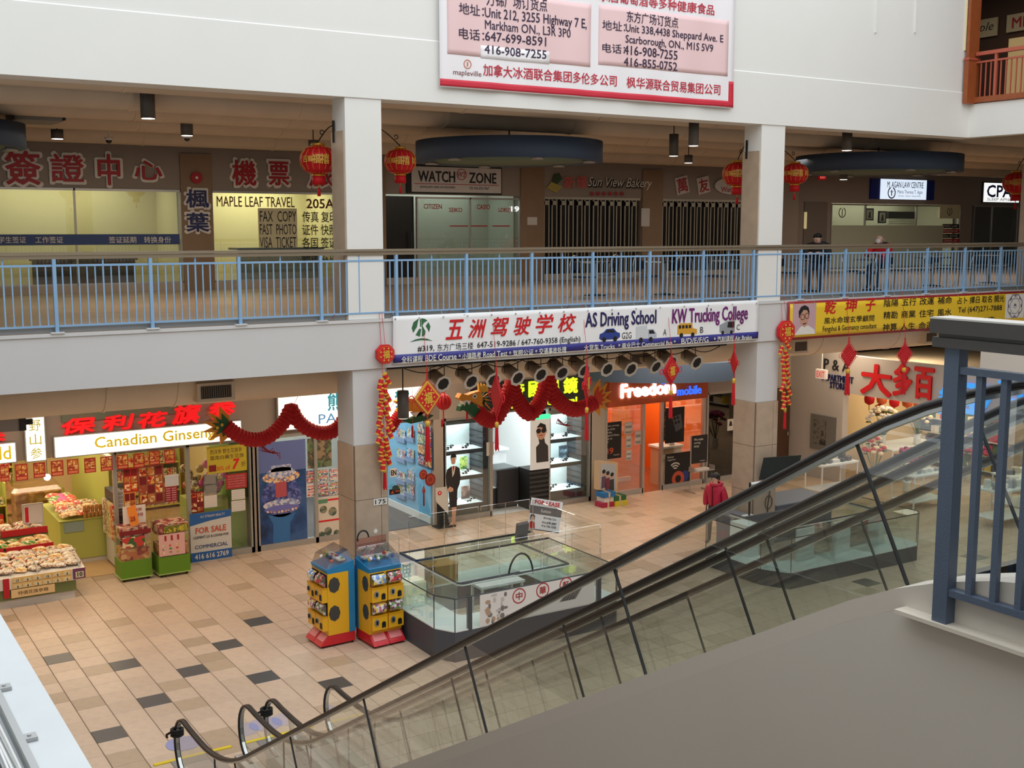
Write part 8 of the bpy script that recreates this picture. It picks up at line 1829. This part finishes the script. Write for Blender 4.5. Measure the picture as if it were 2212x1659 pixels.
def bouquet(x, y, z, h_, cc, label, n=34, r=0.3, seed=1):
    t = thing('flower_arrangement', (x, y, z), label, 'flowers', 'flower arrangements in the store'); q = random.Random(seed)
    MB().lathe([(0.06,0),(0.10,0.05),(0.08,0.22),(0.11,0.28)], (x,y,z), 12).build('vase', kw, t)
    st_ = MB(); lv = MB()
    for k in range(n):
        a = q.uniform(0,6.28); e = q.uniform(0.1,1.35); p = Vector((x+r*math.cos(e)*math.cos(a), y+r*math.cos(e)*math.sin(a), z+0.32+h_*0.5+h_*0.5*math.sin(e)))
        MB().ball(p, 0.06+0.02*q.random(), 7, 4, sz=0.7).build('blossom', cc[k % len(cc)], t)
        if k % 3 == 0: st_.tube([(x,y,z+0.2), p], 0.008, 4); lv.ball(p+Vector((0.03,0.02,-0.10)), 0.07, 5, 3, sz=0.3)
    st_.build('stems', mat('stem_green', S(80,110,50), 0.7), t); lv.build('foliage', mat('stem_green'), t)
cream = mat('blossom_cream', S(244,226,184), 0.6); pinkb = mat('blossom_pink', S(190,60,110), 0.6); redb = mat('blossom_red', S(206,40,60), 0.6); whiteb = mat('blossom_white', S(240,236,228), 0.6)
bouquet(21.3, 1.8, 0.9, 0.7, [cream, whiteb], 'big cream flower arrangement nearest the store wall', 46, 0.42, 1); bouquet(22.2, 1.4, 0.9, 0.6, [cream], 'cream flower arrangement behind the handrail', 34, 0.34, 2); bouquet(20.6, 0.4, 0.0, 0.8, [pinkb, mat('blossom_plum', S(120,40,90), 0.6)], 'tall magenta flower arrangement by the entrance', 36, 0.32, 3); bouquet(23.0, 0.3, 0.0, 0.7, [redb, pinkb], 'red flower arrangement deeper in the store', 36, 0.36, 4); bouquet(22.15, -2.45, 0.9, 0.7, [redb, whiteb], 'red and white flower arrangement by the appliances', 36, 0.36, 5); bouquet(20.8, 1.6, 0.0, 0.9, [cream, redb], 'floor vase of cream and red flowers at the opening', 26, 0.28, 6)
for k, (x0, y0, y1, lab) in enumerate(((23.9, 0.2, 2.7, 'shelf of festive red and green goods facing the store opening'), (24.2, -2.6, -0.2, 'shelf of festive goods further along the store opening'), (26.2, 0.5, 2.8, 'tall stocked shelf wall nearest the store side'), (26.2, -2.2, 0.2, 'tall stocked shelf wall in the middle of the store'), (26.2, -5.0, -2.5, 'tall stocked shelf wall behind the railing bars'), (26.2, -8.0, -5.3, 'tall stocked shelf wall at the far end of the store'))):
    t = thing('store_shelf', (x0, (y0+y1)/2, 0), lab, 'shelf', 'store wall shelves'); MB().box(x0+0.4, x0+0.45, y0, y1, 0, 2.6).build('back_panel', kw, t); q = random.Random(k+50)
    for j in range(6):
        z = 0.15+0.4*j; MB().box(x0, x0+0.45, y0, y1, z-0.03, z).build('shelf_board', kw, t); g = MB(); y_ = y0+0.02
        while y_ < y1-0.15:
            w = q.uniform(0.08,0.22); g.m(q.randrange(6)).box(x0+0.03, x0+0.3, y_, y_+w-0.015, z, z+q.uniform(0.12,0.33)); y_ += w
        g.build('goods', [redb, cream, gcol[0], gcol[1], mat('goods_green', S(70,110,60), 0.5), mat('goods_yellow', S(236,200,50), 0.5)], t, kind='stuff')
def clothes_rack(x, y0, y1, label, cols, seed):
    t = thing('clothes_rack', (x, (y0+y1)/2, 0), label, 'clothes rack', 'clothes racks'); q = random.Random(seed)
    MB().tube([(x,y0,0.05),(x,y0,1.5),(x,y1,1.5),(x,y1,0.05)], 0.016, 6).build('frame', steel, t); MB().box(x-0.25, x+0.25, y0-0.02, y0+0.02, 0, 0.05).box(x-0.25, x+0.25, y1-0.02, y1+0.02, 0, 0.05).build('foot', steel, t)
    n = int((y1-y0)/0.11)
    for k in range(n):
        y = y0+0.08+k*(y1-y0-0.12)/n; L = q.uniform(0.7,1.0)
        g = MB().add([(x-0.05,y,1.47),(x+0.05,y,1.47),(x+0.22,y,1.38),(x+0.24,y,1.0),(x+0.19,y,1.05),(x+0.2,y,1.45-L),(x-0.2,y,1.45-L),(x-0.19,y,1.05),(x-0.24,y,1.0),(x-0.22,y,1.38)]+[(x-0.05,y+0.05,1.47),(x+0.05,y+0.05,1.47),(x+0.22,y+0.05,1.38),(x+0.24,y+0.05,1.0),(x+0.19,y+0.05,1.05),(x+0.2,y+0.05,1.45-L),(x-0.2,y+0.05,1.45-L),(x-0.19,y+0.05,1.05),(x-0.24,y+0.05,1.0),(x-0.22,y+0.05,1.38)], [tuple(range(9,-1,-1)), tuple(range(10,20))]+[(i,(i+1)%10,10+(i+1)%10,10+i) for i in range(10)])
        g.build('garment', cols[k % len(cols)], t)
dk = mat('cloth_charcoal', S(58,64,66), 0.9); tl_ = mat('cloth_pale_teal', S(170,200,200), 0.9); wh = mat('cloth_white', S(224,226,226), 0.9); ngt = mat('cloth_night', S(40,52,54), 0.9)
clothes_rack(20.6, -4.9, -3.6, 'rack of dark and pale teal clothes behind the railing bars', [dk, tl_, wh, ngt], 1); clothes_rack(21.6, -6.4, -5.2, 'rack of dark clothes at the far right of the store front', [ngt, dk], 2); clothes_rack(19.3, -5.6, -4.4, 'rack of charcoal clothes nearest the hall', [dk, ngt, dk], 3)
# ================================================================== LEVEL THREE CORNER
wood = mat('balcony_wood', S(158,84,44), 0.4, noise=0.18, nscale=6); woodr = mat('balcony_red_wood', S(176,88,66), 0.4)
XT = 19.88; zt3 = 9.36
t = thing('corner_post', (XT, -1.7, zt3), 'brown wooden corner post with a cream panel on the third level', 'post')
ya, yb = PX(2066, 100, XT).y, PX(2112, 100, XT).y
MB().box(XT-0.28, XT+0.1, yb, YW-0.03, zt3-0.02, 10.3).build('plinth', wood, t); MB().box(XT-0.25, XT+0.1, yb+0.03, YW-0.04, 10.3, 14).build('shaft', wood, t); MB().box(XT-0.30, XT+0.1, yb-0.02, YW-0.02, 10.28, 10.33).build('moulding', woodr, t)
MB().box(XT-0.255, XT-0.25, yb+0.12, yb+0.35, 10.5, 13.5).build('cream_panel', mat('panel_cream', S(226,206,150), 0.5), t)
t = thing('balcony_railing', (XT, -3.5, zt3), 'reddish brown wooden balcony railing on the third level', 'railing')
MB().box(XT-0.05, XT+0.05, -12, yb, zt3, zt3+0.12).build('bottom_board', wood, t); MB().box(XT-0.05, XT+0.05, -12, yb, zt3+1.02, zt3+1.10).build('handrail', woodr, t); MB().box(XT-0.02, XT+0.02, -12, yb, zt3+0.86, zt3+0.90).build('top_rail', woodr, t)
y = yb-0.12; k = 0
while y > -7.5:
    big = (k % 6 == 3); MB().box(XT-(0.03 if big else 0.012), XT+(0.03 if big else 0.012), y-(0.03 if big else 0.012), y+(0.03 if big else 0.012), zt3+0.12, zt3+(1.02 if big else 0.86)).build('post' if big else 'baluster', woodr, t); y -= 0.125; k += 1
fT = FX(26.95, 0, 0)
for s_, y0, y1, z0, z1, lab in (('Apple', 4.2, 3.02, 12.05, 12.56, 'cream shop sign with dark script on the third level'), ('MIDORI', 2.72, 0.9, 12.08, 12.56, 'cream shop sign with dark red capitals on the third level')):
    t = thing('shop_sign', (26.95, (y0+y1)/2, z0), lab, 'sign'); MB().rect(fT, -y0, -y1, z0, z1, 0, 0.05).build('board', mat('sign_cream', S(206,190,156), 0.6), t); txt(s_, fT, (-y0-y1)/2, (z0+z1)/2, (y0-y1)*0.8, (z1-z0)*0.6, ink if s_ == 'Apple' else red_l, t, d=0.05, bold=0.0 if s_ == 'Apple' else 0.03, shear=0.3 if s_ == 'Apple' else 0)
MB().box(26.9, 27.0, 0.6, 2.62, 9.5, 11.9).build('window_13', mat('shop_glow_tan', S(214,184,130), 0.6, emit=0.25), kind='structure')
area('third_lamp', (23.5, 1, 13.2), 3, 5, 60, (1.0,0.85,0.65))
# ================================================================== PEOPLE
def skin_mesh(name, joints, edges, mats, pick=None, sub=2):
    """grow a smooth body from a joint skeleton: joints {name: (x, y, z, r)}"""
    me = bpy.data.meshes.new(name); keys = list(joints); idx = {k: i for i, k in enumerate(keys)}
    me.from_pydata([joints[k][:3] for k in keys], [(idx[a], idx[b]) for a, b in edges], [])
    o = bpy.data.objects.new(name, me); col.objects.link(o)
    m_ = o.modifiers.new('skin', 'SKIN'); m_.use_smooth_shade = True; m_.branch_smoothing = 0.3
    for i, k in enumerate(keys):
        r = joints[k][3]; rr = r if isinstance(r, tuple) else (r, r)
        sv = me.skin_vertices[0].data[i]; sv.radius = rr; sv.use_root = (i == 0)
    s_ = o.modifiers.new('sub', 'SUBSURF'); s_.levels = sub; s_.render_levels = sub
    dg = bpy.context.evaluated_depsgraph_get(); dg.update()
    out = bpy.data.meshes.new_from_object(o.evaluated_get(dg)); out.name = name
    bpy.data.objects.remove(o); bpy.data.meshes.remove(me)
    out.materials.clear()
    for q in mats: out.materials.append(q)
    for p in out.polygons:
        p.use_smooth = True
        if pick: p.material_index = pick(p.center)
    return out
skin_t = mat('skin_tone', S(214,164,136), 0.55); skin_p = mat('skin_pale', S(214,172,154), 0.5)
hair_b = mat('hair_black', S(24,22,24), 0.5); trou = mat('trousers_dark', S(46,46,54), 0.8); shoe_m = mat('shoe_dark', S(30,28,28), 0.5)
jack_r = mat('jacket_red', S(176,22,54), 0.55, bump=0.5, bscale=18); jack_k = mat('jacket_black', S(26,26,30), 0.7, bump=0.3, bscale=20); red_j = mat('jacket_scarlet', S(196,28,36), 0.6, bump=0.3, bscale=20)
EDG = [('hip','belly'),('belly','chest'),('chest','neck'),('neck','jaw'),('jaw','mid'),('mid','top')]
def limbs(j):
    e = list(EDG)
    for s_ in 'LR': e += [('chest','sh'+s_),('sh'+s_,'el'+s_),('el'+s_,'wr'+s_),('wr'+s_,'pa'+s_),('hip','th'+s_),('th'+s_,'kn'+s_),('kn'+s_,'an'+s_),('an'+s_,'to'+s_)]
    for s_ in 'LR':
        for f in range(5): e += [('pa'+s_,'f%d%s' % (f, s_)),('f%d%s' % (f, s_),'g%d%s' % (f, s_))]
    return e
def hand(j, s_, down=(0,0,-1), side=1):
    """five fingers of unequal length from the palm"""
    p = Vector(j['pa'+s_][:3]); d = Vector(down).normalized(); w = Vector((0,-1,0)) if abs(d.y) < 0.7 else Vector((side,0,0)); c_ = d.cross(w).normalized()
    for f in range(5):
        off = w*(0.026-0.017*f) if f else w*0.034
        L = (0.045,0.07,0.078,0.072,0.055)[f]; dd = d if f else (d*0.6+w*0.6).normalized()
        a = p+off+dd*L*0.55+c_*0.004; b = p+off+dd*L+c_*0.014*(-side)
        j['f%d%s' % (f, s_)] = (*a, 0.0095); j['g%d%s' % (f, s_)] = (*b, 0.0085)
def face(t, c, r, m_skin, browz=0.02, B=None):
    """eyes, nose, mouth and ears on a head facing -Y about centre c"""
    c = Vector(c)
    for s_ in (-1, 1):
        B(MB().ball(c+Vector((s_*r*0.40,-r*0.86,r*0.10)), r*0.14, 8, 6), 'eye', mat('eye_white', S(235,232,228), 0.3)); B(MB().ball(c+Vector((s_*r*0.40,-r*0.97,r*0.10)), r*0.075, 6, 5), 'iris', black)
        B(MB().box(c.x+s_*r*0.40-r*0.2, c.x+s_*r*0.40+r*0.2, c.y-r*0.97, c.y-r*0.88, c.z+r*0.28, c.z+r*0.34), 'eyebrow', hair_b)
        B(MB().ball(c+Vector((s_*r*0.98,r*0.02,0)), r*0.24, 8, 6, sx=0.4), 'ear', m_skin)
    B(MB().tube([c+Vector((0,-r*0.92,r*0.15)), c+Vector((0,-r*1.14,-r*0.14)), c+Vector((0,-r*0.94,-r*0.22))], [r*0.07, r*0.16, r*0.1], 8), 'nose', m_skin)
    B(MB().ball(c+Vector((0,-r*0.86,-r*0.48)), r*0.2, 8, 5, sx=1.3, sy=0.5, sz=0.3), 'mouth', mat('lip', S(170,90,84), 0.5))
# ---- woman in the red hooded jacket
base = PY(1546, 1022, -0.62); H = base.z/1.0
t = thing('person', (base.x, -0.62, 0), 'woman with black bob in a red hooded puffer jacket, walking past the second kiosk', 'person')
k = base.z/1.58
J = {'hip':(0,0,0.88,(0.145,0.10)),'belly':(0,0,1.02,(0.14,0.10)),'chest':(0,0.01,1.20,(0.155,0.10)),'neck':(0,0.0,1.345,0.05),'jaw':(0,-0.02,1.405,(0.055,0.058)),'mid':(0,-0.005,1.475,(0.072,0.082)),'top':(0,0.005,1.535,(0.058,0.066))}
for s_, q in (('L',-1),('R',1)):
    J.update({'sh'+s_:(q*0.165,0.01,1.265,0.062),'el'+s_:(q*0.215,0.03,1.01,0.047),'wr'+s_:(q*0.205,-0.03,0.79,0.03),'pa'+s_:(q*0.20,-0.045,0.725,(0.02,0.036)),
              'th'+s_:(q*0.085,0,0.80,0.088),'kn'+s_:(q*0.085,-0.015+0.05*q,0.45,0.058),'an'+s_:(q*0.085,0.02+0.10*q,0.08,0.04),'to'+s_:(q*0.09,-0.11+0.10*q,0.035,0.036)})
    hand(J, s_, (0,-0.15,-1), q)
bm_ = skin_mesh('body', J, limbs(J), [skin_t, trou, shoe_m], lambda c: 2 if c.z < 0.075 else (1 if c.z < 0.93 and abs(c.x) < 0.19 else 0))
bo = link('body', bm_, t, world=False)
Bw = lambda mb, nm, m_: mb.build(nm, m_, t, world=False)
face(t, (0,-0.005,1.465), 0.078, skin_t, B=Bw)
JJ = {k_: v for k_, v in J.items() if k_ in ('hip','belly','chest','shL','shR','elL','elR','wrL','wrR')}
JJ['hip'] = (0,0,0.80,(0.185,0.15)); JJ['belly'] = (0,0,1.0,(0.185,0.145)); JJ['chest'] = (0,0.01,1.2,(0.18,0.135)); JJ['col'] = (0,0.015,1.315,(0.085,0.085))
for s_, q in (('L',-1),('R',1)): JJ['sh'+s_] = (q*0.175,0.01,1.255,0.085); JJ['el'+s_] = (q*0.235,0.03,1.01,0.078); JJ['wr'+s_] = (q*0.218,-0.02,0.82,0.06)
jm = skin_mesh('jacket', JJ, [('hip','belly'),('belly','chest'),('chest','col'),('chest','shL'),('shL','elL'),('elL','wrL'),('chest','shR'),('shR','elR'),('elR','wrR')], [jack_r])
link('jacket', jm, t, world=False)
Bw(MB().tube([(0.115*math.cos(R(a))*(1.0), 0.045+0.10*math.sin(R(a)), 1.335+0.02*math.sin(R(a))) for a in range(0,360,24)], 0.042, 8, closed=True), 'hood', jack_r)
Bw(MB().box(-0.006, 0.006, -0.155, -0.125, 0.72, 1.30), 'zip', mat('zip_dark', S(90,10,26), 0.4))
Bw(MB().tube([(0.185*math.cos(R(a)), 0.15*math.sin(R(a)), 0.72) for a in range(0,360,24)], 0.02, 6, closed=True), 'hem', jack_r)
hb = MB(); n = 20; vs = []; rows = 9
for i in range(rows):
    a = R(88-118*i/(rows-1)); 
    for q in range(n+1):
        w = R(-20+220*q/n) if i > 3 else R(-75+330*q/n)
        rr = 0.098*max(0.0, math.cos(a*0.72)) if i < 4 else 0.098*(1.0-0.03*(i-4)/4)
        vs.append((rr*math.cos(w)*0.98, 0.012+rr*math.sin(w)*1.05, 1.475+0.095*math.sin(a)))
hb.add(vs, [(i*(n+1)+q, i*(n+1)+q+1, (i+1)*(n+1)+q+1, (i+1)*(n+1)+q) for i in range(rows-1) for q in range(n)], True)
hb.ball((0,0.02,1.50), 0.092, 14, 8, sy=1.02, sz=0.98)
for q in range(9): hb.tube([(-0.07+0.0175*q,-0.045,1.575),(-0.075+0.019*q,-0.085,1.545),(-0.072+0.018*q,-0.092,1.518)], 0.014, 6)
Bw(hb, 'hair', hair_b)
t.rotation_euler = (0,0,R(-70)); t.scale = (k,k,k)
# ---- two people seated in the food court
def seated(u, v, d, yaw, label, jm_, cap, bald, hd):
    P_ = CAM+ray(u, v)*d; t = thing('person', (P_.x, P_.y, Z2), label, 'person'); top = P_.z-Z2
    k = top/1.16
    J = {'hip':(0,0.12,0.50,(0.15,0.11)),'belly':(0,0.10,0.66,(0.15,0.11)),'chest':(0,0.0,0.86,(0.16,0.11)),'neck':(0,-0.07,0.975,0.052),'jaw':(0,-0.13,0.99,0.058),'mid':(0,-0.11,1.06,(0.076,0.085)),'top':(0,-0.09,1.115,(0.058,0.066))}
    for s_, q in (('L',-1),('R',1)):
        J.update({'sh'+s_:(q*0.18,-0.01,0.90,0.068),'el'+s_:(q*0.23,-0.20,0.70,0.05),'wr'+s_:(q*0.10,-0.38,0.76,0.032),'pa'+s_:(q*0.06,-0.43,0.77,(0.02,0.036)),'th'+s_:(q*0.09,0.06,0.50,0.09),'kn'+s_:(q*0.10,-0.36,0.49,0.06),'an'+s_:(q*0.10,-0.34,0.09,0.042),'to'+s_:(q*0.10,-0.47,0.04,0.038)})
        hand(J, s_, (0,-1,0), q)
    bm_ = skin_mesh('body', J, limbs(J), [skin_p, trou, shoe_m], lambda c: 2 if c.z < 0.08 else (1 if c.z < 0.58 else 0)); link('body', bm_, t, world=False)
    B = lambda mb, nm, m_: mb.build(nm, m_, t, world=False)
    face(t, (0,-0.115,1.045), 0.078, skin_p, B=B)
    JJ = {'hip':(0,0.12,0.50,(0.175,0.14)),'belly':(0,0.10,0.66,(0.175,0.14)),'chest':(0,0.0,0.86,(0.18,0.14)),'col':(0,-0.045,0.945,0.09)}
    for s_, q in (('L',-1),('R',1)): JJ['sh'+s_] = (q*0.185,-0.01,0.90,0.085); JJ['el'+s_] = (q*0.235,-0.20,0.70,0.07); JJ['wr'+s_] = (q*0.115,-0.35,0.755,0.05)
    link('jacket', skin_mesh('jacket', JJ, [('hip','belly'),('belly','chest'),('chest','col'),('chest','shL'),('shL','elL'),('elL','wrL'),('chest','shR'),('shR','elR'),('elR','wrR')], [jm_]), t, world=False)
    if cap:
        B(MB().ball((0,-0.095,1.085), 0.09, 14, 8, sz=0.72), 'cap', black); B(MB().poly([(0.07*math.cos(R(a)), 0.07*math.sin(R(a))) for a in range(180,361,20)], Frame((0,-0.15,1.09),(1,0,0),(0,1,0)), 0, 0.012), 'cap_peak', black); B(MB().tube([(0.13*math.cos(R(a)),0.03+0.10*math.sin(R(a)),0.955) for a in range(0,360,30)], 0.035, 6, closed=True), 'hood', black)
    if bald:
        B(MB().tube([(0.082*math.cos(R(a)),-0.09+0.09*math.sin(R(a)),1.03) for a in range(10,171,16)], 0.012, 5), 'hair', mat('hair_grey', S(190,180,172), 0.7)); B(MB().ball((0,-0.185,1.01), 0.055, 10, 6, sy=0.45), 'mask', whiteboard)
        B(MB().tube([(0.11*math.cos(R(a)),0.0+0.09*math.sin(R(a)),0.955) for a in range(0,360,30)], 0.035, 6, closed=True), 'collar', black)
    t.rotation_euler = (0,0,yaw); t.scale = (k,k,k); return t
seated(1768, 502, 26.5, R(-55), 'person in a black cap and black jacket seated, leaning on a food court table', jack_k, True, False, 0)
seated(1906, 505, 28.0, R(-75), 'bald person in a scarlet jacket seated, facing away over a food court table', red_j, False, True, 0)
# ---- food court chairs and tables
ch_m = mat('chair_steel', S(170,172,172), 0.25, 0.8); ch_s = mat('chair_seat', S(34,32,38), 0.5); tb_m = mat('table_dark', S(44,38,36), 0.35)
def make_chair():
    t = bpy.data.objects.new('food_court_chair', None); col.objects.link(t)
    B = lambda mb, nm, m_: mb.build(nm, m_, t, world=False)
    B(MB().rbox(-0.2, 0.2, -0.2, 0.2, 0.42, 0.46, 0.03), 'seat', ch_s)
    B(MB().tube([(-0.2,0.2,0.44)]+[(0.2*-math.cos(R(a)),0.22+0.03*math.sin(R(a)),0.62+0.26*math.sin(R(a))) for a in range(0,181,15)]+[(0.2,0.2,0.44)], 0.013, 7), 'back_hoop', ch_m)
    B(MB().rbox(-0.15, 0.15, 0.205, 0.235, 0.58, 0.76, 0.008), 'backrest', ch_s)
    for a, b in ((-0.18,-0.18),(0.18,-0.18),(-0.18,0.18),(0.18,0.18)): B(MB().tube([(a,b,0.42),(a*1.12,b*1.15,0.0)], 0.012, 6), 'leg', ch_m)
    return t
proto = make_chair(); chairs = []
cl = ['closest to the shuttered bakery','in the row behind the bakery chair','below the folding gates','in front of the tilted boards','by the second column','just past the second column','beside the capped person','behind the capped person','between the two seated people','beside the scarlet jacket','behind the scarlet jacket','below the lit law sign','beside the service list','below the frosted window end','near the sleep clinic','at the far end of the railing']
cp = [(1262,24.5,20),(1310,26,200),(1398,25,10),(1470,26,160),(1545,25,30),(1620,27.5,190),(1705,27,15),(1745,29,200),(1842,28,40),(1872,26.8,210),(1945,28.6,20),(1990,29,180),(2040,30,10),(2085,29.5,200),(2118,31,30),(2160,31.5,170)]
for k, ((u, d, a), s_) in enumerate(zip(cp, cl)):
    o = proto if k == 0 else copy_tree(proto)
    P_ = CAM+ray(u, 560)*d; o.location = (P_.x, max(P_.y, -0.55), Z2); o.rotation_euler = (0,0,R(a)); tag(o, 'hooped steel food court chair '+s_, 'chair', 'food court chairs')
tproto = bpy.data.objects.new('food_court_table', None); col.objects.link(tproto)
B = lambda mb, nm, m_: mb.build(nm, m_, tproto, world=False)
B(MB().rbox(-0.34, 0.34, -0.34, 0.34, 0.71, 0.745, 0.03), 'table_top', tb_m); B(MB().cyl((0,0,0.03), (0,0,0.71), 0.035, 10), 'column', ch_m); B(MB().lathe([(0.24,0),(0.24,0.015),(0.05,0.04)], (0,0,0), 18), 'foot', black)
tl2 = ['before the bakery gate','before the second gate','by the second column','in front of the capped person','in front of the scarlet jacket','below the service list','at the railing end']
for k, ((u, d), s_) in enumerate(zip([(1286,25.3),(1435,25.6),(1580,26.3),(1752,27.0),(1886,27.5),(2015,29.6),(2138,31.2)], tl2)):
    o = tproto if k == 0 else copy_tree(tproto); P_ = CAM+ray(u, 560)*d
    o.location = (P_.x, max(P_.y, -0.3), Z2); tag(o, 'dark square food court table '+s_, 'table', 'food court tables')

flush_text()
